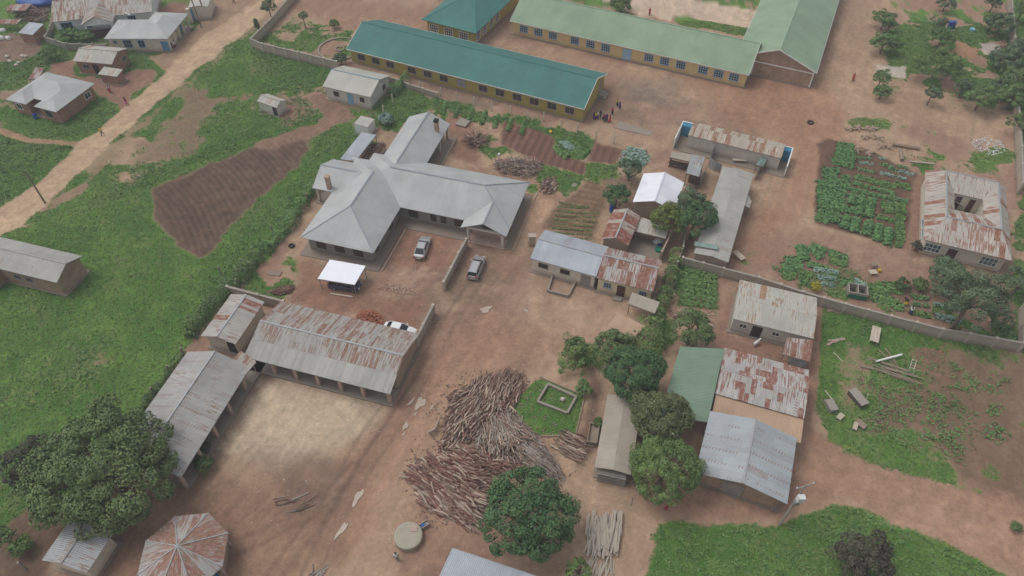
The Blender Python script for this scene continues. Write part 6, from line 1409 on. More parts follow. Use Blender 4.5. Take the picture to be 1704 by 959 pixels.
# ================================================================ PEOPLE
D('skin', "dark_brown_skin", (.07,.035,.022), var=.05, rough=.6); D('hair', "black_hair", (.01,.009,.009), rough=.8)
CL = dict(red=(.42,.03,.05), purple=(.10,.04,.22), yellow=(.55,.42,.03), white=(.62,.62,.62), navy=(.03,.03,.09), pink=(.45,.12,.2), blue=(.04,.1,.4), green=(.05,.12,.05), black=(.02,.02,.02), maroon=(.2,.02,.05))
for k_, c_ in CL.items(): D('cloth_'+k_, k_+"_cloth", c_, var=.12, sc=6)
def person(label, q, h=1.65, top='red', bottom='navy', skirt=False, rz=0.0, walk=.0, bend=0.0, group=None):
    g = G(q); r_ = thing("person", label, "person", (g[0],g[1],0), rz, group); s = h/1.7
    hipz = .9*s; ds = .12*walk+.02
    J = {'pel':(0,0,hipz),'ch':(.25*bend,0,1.25*s-.15*bend),'nk':(.42*bend,0,1.43*s-.3*bend),'hd':(.52*bend+.02,0,1.56*s-.38*bend),'tp':(.56*bend+.02,0,1.64*s-.42*bend),
         'hl':(0,.09*s,.86*s),'hr':(0,-.09*s,.86*s),'kl':(ds*1.4,.1*s,.48*s),'kr':(-ds*.6,-.1*s,.48*s),'al':(ds*1.6,.1*s,.07*s),'ar':(-ds*2.6,-.1*s,.07*s),'tl':(ds*1.6+.14*s,.11*s,.03*s),'tr':(-ds*2.6+.14*s,-.11*s,.03*s),
         'sl':(.35*bend,.17*s,1.38*s-.28*bend),'sr':(.35*bend,-.17*s,1.38*s-.28*bend),'el':(.4*bend-ds,.23*s,1.1*s-.35*bend),'er':(.4*bend+ds,-.23*s,1.1*s-.35*bend),'wl':(.5*bend+.05-ds,.22*s,.86*s-.4*bend),'wr':(.5*bend+.1+ds,-.22*s,.86*s-.4*bend),'fl':(.52*bend+.07-ds,.22*s,.77*s-.42*bend),'fr':(.52*bend+.13+ds,-.22*s,.77*s-.42*bend)}
    ks = list(J); me = bpy.data.meshes.new("body"); E_ = [('pel','ch'),('ch','nk'),('nk','hd'),('hd','tp'),('pel','hl'),('pel','hr'),('hl','kl'),('kl','al'),('al','tl'),('hr','kr'),('kr','ar'),('ar','tr'),('ch','sl'),('ch','sr'),('sl','el'),('el','wl'),('wl','fl'),('sr','er'),('er','wr'),('wr','fr')]
    me.from_pydata([J[k] for k in ks], [(ks.index(a), ks.index(b)) for a, b in E_], [])
    rad = dict(pel=.13,ch=.14,nk=.055,hd=.1,tp=.07,hl=.09,hr=.09,kl=.06,kr=.06,al=.042,ar=.042,tl=.035,tr=.035,sl=.06,sr=.06,el=.042,er=.042,wl=.03,wr=.03,fl=.03,fr=.03)
    o = bpy.data.objects.new("body", me); link(o, r_); sk = o.modifiers.new("skin", 'SKIN')
    for i, k in enumerate(ks): me.skin_vertices[0].data[i].radius = (rad[k]*s, rad[k]*s)
    me.skin_vertices[0].data[0].use_root = True; ss = o.modifiers.new("sub", 'SUBSURF'); ss.levels = 1; ss.render_levels = 1; me.materials.append(M('skin'))
    hx = .52*bend+.02; m_ = MB(); m_.ell((hx-.015,0,1.6*s-.38*bend), (.125*s,.115*s,.12*s), 10, 6); m_.build("hair", M('hair'), r_, True)
    def ringm(prof, mat, nm):
        n = 12; m_ = MB(); vs = []; fs = []
        for cx_, z, rx, ry in prof:
            for k in range(n): t = 2*math.pi*k/n; vs.append((cx_+rx*math.cos(t), ry*math.sin(t), z))
        for i in range(len(prof)-1):
            for k in range(n): fs.append((i*n+k, i*n+(k+1)%n, (i+1)*n+(k+1)%n, (i+1)*n+k))
        m_.add(vs, fs); return m_.build(nm, M(mat), r_, True)
    sh = ringm([(0,.84*s,.16*s,.19*s),(.12*bend,1.05*s-.05*bend,.155*s,.185*s),(.28*bend,1.28*s-.2*bend,.165*s,.225*s),(.36*bend,1.42*s-.27*bend,.1*s,.19*s),(.4*bend,1.46*s-.3*bend,.06*s,.07*s)], 'cloth_'+top, "shirt")
    for sd, sy in (('l',1),('r',-1)):
        a, b2 = Vector(J['s'+sd]), Vector(J['e'+sd]); m_ = MB(); m_.tube([a, a*.3+b2*.7], [.078*s,.065*s], 8); m_.build("sleeve", M('cloth_'+top), sh)
    if skirt: ringm([(ds,.3*s,.27*s,.27*s),(0,.6*s,.22*s,.24*s),(0,.88*s,.15*s,.18*s),(0,.94*s,.13*s,.16*s)], 'cloth_'+bottom, "skirt")
    else:
        for sd in 'lr':
            m_ = MB(); m_.tube([J['h'+sd], J['k'+sd], J['a'+sd]], [.115*s,.085*s,.07*s], 8); m_.build("trouser_leg", M('cloth_'+bottom), r_)
    return r_
PP = [("schoolchild in dark clothes at the left end of the group by the teal school", ('c',665,785), 'navy','purple',1),
 ("schoolchild in a purple skirt and yellow-orange top second from the left of the group", ('c',678,788), 'yellow','purple',1),
 ("schoolchild in white top holding paper, third from the left of the group", ('c',690,782), 'white','purple',1),
 ("schoolchild in black standing fourth from the left in the group", ('c',710,778), 'black','navy',0),
 ("schoolchild in pink top, first one of the right half of the group", ('c',728,792), 'pink','navy',1),
 ("schoolchild in black trousers and red top, front of the right half of the group", ('c',738,806), 'maroon','black',0),
 ("schoolchild in purple behind the front ones in the right half of the group", ('c',750,800), 'purple','navy',1),
 ("schoolchild all in red at the right end of the group", ('c',770,808), 'red','red',1),
 ("child in red top and navy skirt walking just behind the group by the school", ('c',787,755), 'red','navy',1),
 ("child in yellow and black farthest up the yard from the group", ('c',820,698), 'yellow','black',1),
 ("child in purple beside the yellow-topped one in the yard", ('c',836,718), 'purple','purple',1)]
for i, (lab, q, t, b_, sk) in enumerate(PP): person(lab, Z(*q), 1.45+.03*(i%4), t, b_, bool(sk), i*1.3, .5*(i%2), group="schoolchildren by the teal school block")
person("person in a red dress walking on the pale path behind the green roofed school", Z('c',1032,100), 1.6, 'red','red', True, 1.0, .6)
person("person in a red dress walking alone across the right of the school yard", Z('d',655,495), 1.6, 'red','red', True, .6, 1.2)
person("person in a pink-red wrap walking where the brick house yard meets the road", Z('a',840,693), 1.7, 'maroon','pink', True, -2.5, .8)
person("person in white shirt and red skirt bending near the brick kitchen hut", Z('a',726,608), 1.65, 'white','red', True, -1.0, .6, .5)
person("person in a yellow shirt walking down the dirt road", Z('a',678,892), 1.7, 'yellow','navy', False, -2.0, 1.2)
person("person in white at the very top of the dirt road", Z('a',1543,22), 1.7, 'white','black', False, .5, .8)
person("person in purple outside the roadside shop", Z('a',1140,325), 1.5, 'purple','maroon', True, .5, .3)["label"] = "person in purple standing outside the roadside shop, left one"
person("person in pale top beside the one in purple outside the roadside shop", Z('a',1158,318), 1.6, 'white','maroon', True, 2.5, .3)
person("person in black bending over the crops by the boundary wall, upper one", Z('j',828,312), 1.65, 'black','yellow', True, 2.6, .3, .9)
person("person in white shirt bending over the crops by the boundary wall, lower one", Z('j',855,372), 1.65, 'white','navy', True, 1.2, .3, .9)
person("person in white shirt and dark green trousers standing near the round cistern", Z('p',590,884), 1.7, 'white','green', False, -1.4, .4)
person("person in bright red squatting low on the earth below the round light green tree", Z('l',711,915), 1.1, 'red','red', True, -1.5, .1, .3)
person("person in bright blue standing against the edge of the red-rusted gazebo", Z('o',1100,975), 1.65, 'blue','black', False, 1.0, .1)
person("person in dark blue sitting by the ring of stones under the school trees", Z('d',1218,338), 1.3, 'navy','purple', True, .6, .1, .3)
# animals
def goat(label, q, rz, mat, s=1.0):
    g = G(q); me = bpy.data.meshes.new("goat"); V_ = [(0,0,.62),(-.35,0,.63),(.32,0,.66),(.48,0,.85),(.62,0,.95),(.78,0,.88),(-.45,0,.66),(-.55,0,.58)]; E_ = [(0,1),(0,2),(2,3),(3,4),(4,5),(1,6),(6,7)]; Rr = [.2,.18,.17,.09,.085,.045,.08,.025]
    for sx, par in ((-.36,1),(.3,2)):
        for sy in (-.1,.1):
            b0 = len(V_); V_ += [(sx,sy,.45),(sx+(-.06 if sx<0 else .02),sy,.25),(sx,sy,.02)]; E_ += [(par,b0),(b0,b0+1),(b0+1,b0+2)]; Rr += [.07,.035,.03]
    for sy in (-.07,.07): b0 = len(V_); V_.append((.56,sy*1.8,.98)); E_.append((4,b0)); Rr.append(.02)
    me.from_pydata([tuple(c*s for c in v) for v in V_], E_, []); o = bpy.data.objects.new("goat", me); link(o); o.location = (g[0],g[1],0); o.rotation_euler.z = rz; o.modifiers.new("skin",'SKIN')
    for i, r in enumerate(Rr): me.skin_vertices[0].data[i].radius = (r*s, r*s)
    me.skin_vertices[0].data[0].use_root = True; o.modifiers.new("sub",'SUBSURF').levels = 1; me.materials.append(M(mat)); return tag(o, label, "goat")
goat("brown goat on the dirt left of the great wood heap, upper one", Z('p',768,300), 1.2, 'stump', 1.1); goat("pale brown goat on the dirt left of the great wood heap, lower one", Z('p',748,325), -2.4, 'pillar', 1.1)
goat("white animal lying in the earth yard of the row house", Z('k',1465,755), .6, 'white_plastic', 1.0)
# ================================================================ VEGETATION
def leafmat(name, dark, light, rough=.65, trans=0.0, tip=None):
    m, nt, b = nmat(name, rough, 0, .25); at = N(nt, "ShaderNodeAttribute", attribute_name="vary"); co = objco(nt)
    n1 = mrange(nt, noise(nt, co, .7, 3), .35, .65, -.12, .12)
    f = mth(nt, 'ADD', at.outputs["Fac"], n1); f = mrange(nt, f, 0, 1)
    c = mixc(nt, f, dark, light)
    if tip: c = mixc(nt, mrange(nt, at.outputs["Fac"], .955, .96), c, tip)
    nt.links.new(c, b.inputs["Base Color"]); return m
LM = dict(mango=leafmat("mango_leaves", (0.07605,0.1228,0.04446), (0.1755,0.2398,0.08775)), deep=leafmat("deep_green_leaves", (0.04095,0.0936,0.03744), (0.1053,0.193,0.0702)), olive=leafmat("olive_leaves", (0.07605,0.09945,0.04095), (0.158,0.1813,0.07605), tip=(0.4914,0.5031,0.3861)),
    light=leafmat("bright_green_leaves", (0.07605,0.1346,0.04095), (0.1755,0.2515,0.07605)), lime=leafmat("yellowish_green_leaves", (0.07605,0.1228,0.0351), (0.1989,0.2457,0.05265)), grey=leafmat("grey_green_leaves", (0.0702,0.1111,0.0585), (0.1521,0.2106,0.1053)),
    brown=leafmat("purplish_brown_foliage", (0.0468,0.04446,0.03276), (0.1053,0.09594,0.06435)), young=leafmat("young_tree_leaves", (0.0819,0.1521,0.05265), (0.1755,0.2749,0.08775)), weed=leafmat("weed_leaves", (.078,.16,.048), (.17,.285,.088)), grass=leafmat("grass_blades", (.085,.145,.040), (.175,.25,.072)),
    bean=leafmat("bean_leaves", (.07,.165,.055), (.16,.30,.11)), cabbage=leafmat("cabbage_leaves", (0.1404,0.234,0.1872), (0.3042,0.4212,0.351)), flower=leafmat("hibiscus_leaves", (0.0585,0.09945,0.0351), (0.117,0.1755,0.0585), tip=(0.6435,0.0585,0.0702)), gold=leafmat("golden_leaves", (0.234,0.2106,0.0234), (0.4914,0.4212,0.0351)), hedge=leafmat("hedge_leaves", (0.06435,0.1111,0.04095), (0.1404,0.2047,0.0702)))
MATS['bark'] = lambda: paint("tree_bark", (.16,.12,.09), sc=2, var=.3)
def quads(C, Nn, size, rd, aspect=.6, curl=.25):
    """leaf blades: centres C, rough facing directions Nn, half sizes"""
    n = len(C); Nn = Nn/np.maximum(np.linalg.norm(Nn, axis=1, keepdims=True), 1e-6)
    t = rd.randn(n, 3); t -= Nn*(t*Nn).sum(1, keepdims=True); t /= np.maximum(np.linalg.norm(t, axis=1, keepdims=True), 1e-6); s = np.cross(Nn, t)
    sz = size.reshape(-1, 1) if hasattr(size, 'reshape') else size
    a = C-t*sz; c = C+t*sz-Nn*sz*curl; b = C+s*sz*aspect+Nn*sz*.12; d = C-s*sz*aspect+Nn*sz*.12
    V_ = np.stack([a, b, c, d], 1).reshape(-1, 3); F_ = np.arange(4*n).reshape(n, 4); return V_, F_
def crown_pts(rd, r, rz, nclump, nleaf, jit=.16, low=-.35, clump=.27, flat=1.0):
    """clumps over an uneven rounded volume -> leaf centres and normals, clump ids"""
    ph = rd.rand(6)*6.28; cs = []
    k = 0
    while len(cs) < nclump:
        d = rd.randn(3); d /= np.linalg.norm(d); k += 1
        if d[2] < low: continue
        lob = 1+jit*np.sin(3*np.arctan2(d[1], d[0])+ph[0])+jit*.7*np.sin(5*np.arctan2(d[1], d[0])+ph[1]+3*d[2])+jit*rd.randn()*.45
        rr = (1 if rd.rand() < .8 else rd.uniform(.6,.9))*lob*(1-clump*.6)
        cs.append(d*rr)
    cs = np.array(cs); sc = np.array([r, r, rz]); C = []; Nn = []; ID = []
    for i, c in enumerate(cs):
        m = int(nleaf*rd.uniform(.7,1.3)); d = rd.randn(m, 3); d /= np.linalg.norm(d, axis=1, keepdims=True); d += (c/np.linalg.norm(c))*.55; d /= np.linalg.norm(d, axis=1, keepdims=True)
        R_ = clump*rd.uniform(.7,1.25); p = c+d*R_*rd.uniform(.75,1.05,(m,1))*np.array([1,1,.8])
        C.append(p*sc); Nn.append(d+rd.randn(m,3)*.35+np.array([0,0,.35])); ID.append(np.full(m, i))
    return np.concatenate(C), np.concatenate(Nn), np.concatenate(ID), cs*sc
def tree(label, q, rpx, zc, mat='mango', name="tree", cat="tree", flat=.8, dens=1.0, leaf=.2, seed=0, clump=.27, jit=.14, low=-.35, group=None, sparse=1.0, trunk_r=None):
    rd = np.random.RandomState(seed+100); g = G(q, zc); r = rpx/ppm(q, zc); rz = min(r*flat, zc*.98)
    root = thing(name, label, cat, (g[0], g[1], 0), 0, group)
    leaf = leaf*.74; area = 4*math.pi*r*r*.75; nl = int(dens*area/(leaf*leaf*1.1)*2.1); ncl = int(max(14, min(150, 7.0/clump**2*.75*sparse))); per = max(8, nl//ncl)
    C, Nn, ID, cs = crown_pts(rd, r, rz, ncl, per, jit, low, clump); C = C+np.array([0,0,zc]); cs = cs+np.array([0,0,zc])
    ok = C[:,2] > .15; C, Nn, ID = C[ok], Nn[ok], ID[ok]
    V_, F_ = quads(C, Nn, leaf*rd.uniform(.6,1.25,len(C)), rd)
    va = np.clip(rd.rand(ncl)[ID]*.5+rd.rand(len(C))*.5, 0, 1); npmesh("crown", V_, F_, LM[mat], attr=np.repeat(va, 4), parent=root)
    tr_ = trunk_r or max(.09, r*.075); m_ = MB(); zt = max(.4, zc-rz*.35); bx, by = rd.randn(2)*.12*r*.3
    m_.tube([(0,0,-.1),(bx*.5,by*.5,zt*.5),(bx,by,zt)], [tr_*1.25,tr_,tr_*.75], 8)
    for c in cs[rd.permutation(len(cs))[:min(14, len(cs))]]:
        s_ = Vector((bx,by,zt*rd.uniform(.75,1))); e = Vector(c); md = s_.lerp(e,.5)+Vector((0,0,.08*r)); m_.tube([s_, md, s_.lerp(e,.95)], [tr_*.5,tr_*.3,tr_*.08], 5, False)
    m_.build("trunk", M('bark'), root); return root
tree("huge dark olive-green mango tree overhanging the end of the grey-roofed veranda block", (172,780), 108, 5.0, 'mango', flat=.72, seed=1, leaf=.23, clump=.2, jit=.1, dens=1.1)
tree("dull purplish-brown scrubby tree left of the huge mango tree", (48,770), 42, 2.6, 'brown', flat=.7, seed=2, leaf=.2, sparse=.6, dens=.7, jit=.25)
tree("large deep-green tree covering the lower end of the great wood heap", (878,856), 74, 4.0, 'deep', flat=.75, seed=3, leaf=.21, clump=.2, jit=.1)
tree("dense round yellow-green tree in front of the brick warehouse", (1107,781), 56, 4.2, 'light', flat=.85, seed=4, leaf=.17, clump=.19, jit=.07, dens=1.2)
tree("olive-green tree with whitish flowers above the tan shed roof", (1100,698), 48, 4.6, 'olive', flat=.85, seed=5, leaf=.17, clump=.22, jit=.1)
tree("very dark green bushy tree at the top corner of the tan-roofed shed", (1055,620), 47, 4.6, 'deep', flat=.9, seed=6, leaf=.18, clump=.22, jit=.1, dens=1.2)
tree("mid-green round tree just behind the very dark one by the hedge", (1023,578), 31, 3.4, 'mango', seed=7, leaf=.17, clump=.25)
tree("loose bright green bush on the open dirt left of the tree group", (961,590), 30, 1.5, 'light', "bush", "bush", flat=.8, seed=8, leaf=.2, sparse=.5, jit=.3, dens=.6, low=-.1)
tree("round dark green tree at the top edge of the dusty green roof", (1151,549), 33, 3.0, 'mango', seed=9, leaf=.18, clump=.24)
tree("largest dark green tree of the trio right of the new white roof", (1157,362), 33, 4.2, 'deep', seed=10, leaf=.2, clump=.24)
tree("yellowish lime-green tree leaning over the red-striped hut's lean-to", (1112,364), 27, 3.6, 'lime', seed=11, leaf=.19, clump=.26)
tree("airy grey-green tree above the other two beside the new white roof", (1148,338), 24, 4.8, 'grey', seed=12, leaf=.18, sparse=.7, dens=.8, jit=.2)
tree("dark round tree beside the blue barrel above the red-striped hut", (1026,326), 21, 2.4, 'deep', seed=13, leaf=.19)
tree("small grey-green tree at the edge of the cabbage patch", (1049,280), 17, 2.4, 'grey', seed=14, leaf=.17, sparse=.7)
tree("tall dark drooping tree rising over the boundary wall on the right", (1618,500), 48, 6.0, 'grey', seed=15, leaf=.2, flat=1.0, jit=.25, sparse=.8, clump=.24, dens=.9)
tree("grey-green tree below the corner of the courtyard house", (1578,455), 28, 3.2, 'grey', seed=16, leaf=.19, jit=.2, sparse=.7)
tree("dark tree at the right edge below the courtyard house", (1700,470), 26, 3.0, 'grey', seed=17, leaf=.2, jit=.2, sparse=.7)
tree("small scraggly tree in the corner of the boundary wall", (1672,535), 18, 2.0, 'grey', seed=18, leaf=.17, jit=.25, sparse=.5, dens=.5)
tree("dark purplish scrub tree in the green meadow at the bottom right", (1438,932), 47, 2.6, 'brown', flat=.75, seed=19, leaf=.18, jit=.2, dens=.8, low=-.1)
for i, (x, y, r_, zc, mt, lab) in enumerate(((855,118,52,3.4,'young',"small airy tree nearest the green hall, uppermost in its row"),(885,150,35,2.6,'young',"low airy tree just right of the uppermost one by the green hall"),(850,258,60,3.6,'young',"yellow-green young tree standing above the patch of white sand"),(905,270,42,3.0,'young',"young tree touching the one above the white sand on its right"),
    (835,475,44,3.6,'young',"young tree on bare earth just below the white sand patch"),(840,560,42,2.4,'young',"low young tree at the lower left corner of the tree garden"),(1185,140,42,3,'grey',"small grey-green tree left of the two blue barrels"),(1208,222,60,3.6,'young',"layered green tree just below the two blue barrels"),
    (1180,400,92,4.4,'light',"widest bright green flat-topped tree in the middle of the tree garden"),(1145,575,50,3.4,'grey',"thin dark tree on bare earth below the widest tree"),(1330,540,55,3.0,'grey',"dark round tree right of the thin dark tree"),(1445,600,68,3.8,'young',"bright young tree at the lower right of the tree garden"),
    (1565,150,75,4.0,'grey',"dark green tree against the long right-hand wall near the top"),(1510,130,45,3.2,'young',"bright green tree left of the dark one by the long wall"),(1650,340,112,5.0,'grey',"broad dark tree overhanging the long wall"),(1560,360,60,3.2,'grey',"dark bushy tree at the left of the broad one overhanging the wall"),
    (1655,490,90,4.6,'mango',"dark green tree below the broad one overhanging the wall"),(1640,590,80,4.0,'young',"bright green tree straddling the long wall"),(1560,540,58,3.0,'grey',"dark tree left of the bright one straddling the wall"),(1700,760,70,3.6,'mango',"green tree beyond the long wall opposite the white litter"),(1520,20,45,3.2,'grey',"small tree at the top edge near the long wall"),(1230,20,50,2.8,'grey',"dark tree at the top edge right of the green hall's yard"),(1700,60,60,4,'mango',"tree beyond the long wall at the top right corner"))):
    q = Z('d', x, y); tree(lab, q, r_/3.672*(1.2 if mt in ('young','light') else 1.0), zc*.66, mt, seed=30+i, leaf=.22, jit=.22, sparse=.7, dens=.8, flat=.75 if mt in ('young','light') else .85, clump=.26, low=-.2)
tree("small dark tree beside the dirt road at the top", Z('b',185,45), 12, 2.6, 'grey', seed=60, leaf=.2, sparse=.6, dens=.7); tree("small round-headed sapling in the school garden corner", Z('b',412,105), 7.5, 2.6, 'young', seed=61, leaf=.16, sparse=.6)
tree("round dark shrub on the school garden near the path", Z('b',620,160), 8.5, 1.0, 'mango', "bush", "bush", seed=62, leaf=.17, low=-.1); tree("dark shrub at the left corner of the teal school block", Z('b',660,388), 10.5, 1.2, 'deep', "bush", "bush", seed=63, leaf=.18, low=-.1)
tree("slim dark cypress between the road and the school wall", Z('b',108,172), 4.5, 2.0, 'deep', seed=64, leaf=.14, flat=3.0); tree("wide green bush behind the pale green school roof", Z('c',850,35), 17, 1.6, 'light', "bush", "bush", seed=65, leaf=.2, low=-.1)
tree("thin dark cypress at the right edge of the road shoulder", Z('a',1692,165), 3.5, 2.0, 'deep', seed=66, leaf=.14, flat=3.0); tree("hibiscus bush with red flowers at the veranda's end pillar", Z('o',1018,400), 15, 1.0, 'flower', "bush", "bush", seed=67, leaf=.15, low=-.1)
tree("dark red-leaved plant beside the veranda pillar", Z('o',1025,318), 10, .8, 'brown', "bush", "bush", seed=68, leaf=.14, low=-.1, sparse=.5); tree("bright green bush on the brown soil at the bottom left", Z('o',105,812), 17, 1.0, 'light', "bush", "bush", seed=69, leaf=.2, low=-.1)
tree("bright yellow-leaved bush against the boundary wall", Z('j',228,190), 8.5, .9, 'gold', "bush", "bush", seed=70, leaf=.15, low=-.1); tree("shrub with red flowers beside the crops below the garden", Z('j',808,175), 12, .9, 'flower', "bush", "bush", seed=71, leaf=.16, low=-.1)
tree("leafy green bush right of the red-flowered shrub", Z('j',920,172), 12, .8, 'light', "bush", "bush", seed=72, leaf=.18, low=-.1); tree("dark green tree at the left edge above the bright green bush", Z('o',20,760), 16, 1.6, 'mango', "bush", "bush", seed=73, leaf=.2, low=-.1)
tree("spreading green shrub left of the path by the lawn", Z('l',245,225), 14, .9, 'young', "bush", "bush", seed=74, leaf=.18, low=-.1, sparse=.5); tree("small palm-like bright plant right of the tree on the wood heap", (941,888), 14, 1.4, 'light', "bush", "bush", seed=75, leaf=.25, low=-.1)
tree("papaya-like green plant at the bottom edge below the pale planks", (962,950), 20, 1.6, 'light', "bush", "bush", seed=76, leaf=.28, low=-.1, sparse=.5, dens=.6); tree("small tuft of weeds alone on the dirt track at the right edge", Z('m',1235,712), 9, .5, 'mango', "bush", "bush", seed=77, leaf=.15, low=0)
tree("dark bush beside the small cottage garden at upper left", Z('a',320,345), 13, 1.6, 'weed', "bush", "bush", seed=78, leaf=.3, low=-.1, sparse=.5)
tree("green ragged bush growing in front of the white house", Z('a',440,232), 17, 1.0, 'weed', "bush", "bush", seed=79, leaf=.25, flat=.6, low=-.1, sparse=.5); tree("second ragged bush in front of the white house, nearer its porch", Z('a',560,238), 14, 1.0, 'weed', "bush", "bush", seed=80, leaf=.25, flat=.6, low=-.1, sparse=.5)
tree("small bush at the left wall of the timber shed", Z('l',325,420), 8, .6, 'light', "bush", "bush", seed=81, leaf=.15, low=-.1); tree("flowering shrub strip corner under the courtyard house window", Z('i',1050,915), 16, .9, 'mango', "bush", "bush", seed=82, leaf=.18, low=-.1)["label"] = "green shrub below the red door of the courtyard house"
tree("dark bush at the lower left end of the courtyard house wall", Z('i',860,790), 9, .8, 'brown', "bush", "bush", seed=83, leaf=.16, low=-.1)
# hedges
def hedge(label, pts, w_, h, mat, seed, leaf=.17, dens=1.0):
    rd = np.random.RandomState(seed); P = [np.array(G(p)) for p in pts]; o0 = P[0].copy(); C = []; Nn = []
    for a, b_ in zip(P, P[1:]):
        L_ = np.linalg.norm(b_-a); d = (b_-a)/L_; nn = np.array([-d[1], d[0]]); n = int(L_*(w_+2*h)*26*dens*(.17/leaf)**2)
        s = rd.rand(n)*L_; t = rd.rand(n)*math.pi; lump_ = 1+.28*np.sin(s*1.3+seed)+.2*np.sin(s*3.1+2*seed); rr = lump_*rd.uniform(.75,1.05,n)
        x = np.cos(t)*w_/2*rr; z = np.sin(t)**.7*h*rr*.9+.1
        c = a[None]+d[None]*s[:,None]+nn[None]*x[:,None]; C.append(np.column_stack([c-o0, z])); Nn.append(np.column_stack([nn[0]*np.cos(t), nn[1]*np.cos(t), np.sin(t)+.3])+rd.randn(n,3)*.4)
    C = np.concatenate(C); Nn = np.concatenate(Nn); V_, F_ = quads(C, Nn, leaf*rd.uniform(.6,1.3,len(C)), rd)
    va = np.clip(vnoise(C[:,0]+50, C[:,1]+50, 1.3, seed)*.6+rd.rand(len(C))*.45, 0, 1); o = npmesh("hedge", V_, F_, LM[mat], attr=np.repeat(va, 4)); o.location = (o0[0],o0[1],0); return tag(o, label, "hedge")
hedge("ragged dark hedge running down past the small striped store", ((432,432),(405,462),(380,490),(350,520),(328,545),(318,565)), 2.5, 2.1, 'hedge', 3)
hedge("thin upper stretch of the left hedge beside the grey ward", ((538,300),(515,330),(500,352),(480,385),(462,402),(440,425)), 1.8, 1.6, 'weed', 4)
hedge("thin lower stretch of hedge behind the shorter veranda block", ((310,590),(275,635),(240,680),(222,700)), 1.2, 1.0, 'hedge', 5)
hedge("clipped bright green hedge bordering the cooking yard alley", ((1126,425),(1119,455),(1108,490),(1096,525),(1088,552)), 1.7, 1.8, 'light', 6)
hedge("thick light green end of the clipped hedge beside the tree group", ((1088,552),(1078,575),(1068,600)), 4.0, 2.3, 'light', 7)
hedge("short creeper-covered fence behind the cream house", (Z('b',1100,540),Z('b',1050,590),Z('b',1010,650)), 1.5, 2.0, 'weed', 8)
# ---------------------------------------------------------------- ground cover
def scatter(name, label, M_, dens, size, mat, seed, lift=0.0, tall=.0, up=1.6, xr=(-112,112), yr=(22,141), thr=.15, kind="stuff", cap=420000):
    rd = np.random.RandomState(seed); A_ = (xr[1]-xr[0])*(yr[1]-yr[0]); n = int(min(dens*A_, 4e6)); x = rd.uniform(*xr, n); y = rd.uniform(*yr, n)
    vis = np.abs(x) < (y*.55+42); m = gsample(M_, x, y); keep = vis & (rd.rand(n) < m) & (m > thr); x, y = x[keep], y[keep]
    if len(x) > cap: s = rd.permutation(len(x))[:cap]; x, y = x[s], y[s]
    z = gsample(hgt, x, y)+lift+tall*vnoise(x, y, 1.1, seed+2)*rd.rand(len(x)); C = np.column_stack([x, y, z]); Nn = rd.randn(len(x), 3); Nn[:,2] = np.abs(Nn[:,2])+up
    V_, F_ = quads(C, Nn, size*rd.uniform(.5,1.4,len(x)), rd, .5, .35); va = np.clip(vnoise(x, y, 2.6, seed+5)*.5+rd.rand(len(x))*.5, 0, 1)
    print(name, len(x)); return tag(npmesh(name, V_, F_, LM[mat], attr=np.repeat(va, 4)), label, "plants", None, kind)
gmask = gm*np.clip(.5+q2, 0, 1)
scatter("grass", "short uneven green grass across the fields and yards", gmask, 34, .12, 'grass', 1, .03, .08, 1.2)
scatter("weeds", "lush leafy weeds in the rougher corners of the fields", lush*sstep(q3*.5+q2*.5, .38, .54), 36, .16, 'weed', 2, .06, .4, 1.0)
scatter("scattered_weeds", "sparse weed tufts dotted through the open grass", gm*sstep(q3*.6+q1*.4, .60, .66), 16, .17, 'weed', 4, .05, .25, 1.0)
scatter('weed_patches', 'leafy weeds coming up on the dug soil of the right-hand field', wmask, 26, .17, 'weed', 7, .06, .4, 1.0)
spr = (1-gm)*sstep(q3*.7+q1*.3, .70, .76)*sstep(Y+0*X, 60, 70)*.25
scatter("dirt_sprouts", "tiny sprouts of grass on the bare earth", spr, 20, .11, 'grass', 5, .02, .05)
# garden rows: each one a thing
def row(label, a, b_, w_, h, mat, seed, leaf=.17, group="leafy rows of the vegetable garden", dens=1.0, cat="crop row"):
    rd = np.random.RandomState(seed); A_, B_ = G(a), G(b_); d = B_-A_; L_ = np.linalg.norm(d); d = d/L_; nn = np.array([-d[1], d[0]]); n = int(L_*w_*75*dens*(.17/leaf)**2)
    if n < 20: n = 20
    s = rd.rand(n)*L_; pl_n = max(2, int(L_/.75)); s = (np.floor(s/L_*pl_n)+.5+rd.randn(n)*.27)/pl_n*L_; t = rd.rand(n)*math.pi; x = np.cos(t)*w_/2*rd.uniform(.5,1.1,n); z = np.sin(t)*h*rd.uniform(.5,1.1,n)+.06
    c = d[None]*s[:,None]+nn[None]*x[:,None]; C = np.column_stack([c, z]); Nn = np.column_stack([nn[0]*np.cos(t), nn[1]*np.cos(t), np.sin(t)+.5])+rd.randn(n,3)*.4
    V_, F_ = quads(C, Nn, leaf*rd.uniform(.6,1.3,n), rd, .75); va = np.clip(rd.rand(n)*.8+.1, 0, 1); o = npmesh("crop_row", V_, F_, LM[mat], attr=np.repeat(va, 4)); o.location = (A_[0],A_[1],0); return tag(o, label, cat, group)
RW = [((300,90),(420,110)),((290,130),(430,160)),((280,165),(430,200)),((265,205),(420,245)),((195,270),(315,275)),((195,300),(300,315)),
      ((165,360),(370,350)),((160,395),(390,385)),((155,430),(360,430)),((160,465),(350,470)),((165,500),(350,505)),((165,540),(420,545)),((165,570),(300,590)),((155,592),(245,625)),((330,325),(390,330))]
for i, (a, b_) in enumerate(RW): row("knee-high bean row in the left half of the vegetable garden", Z('i',*a), Z('i',*b_), 1.5, .6, 'bean', 200+i, group="bean rows in the left half of the garden")
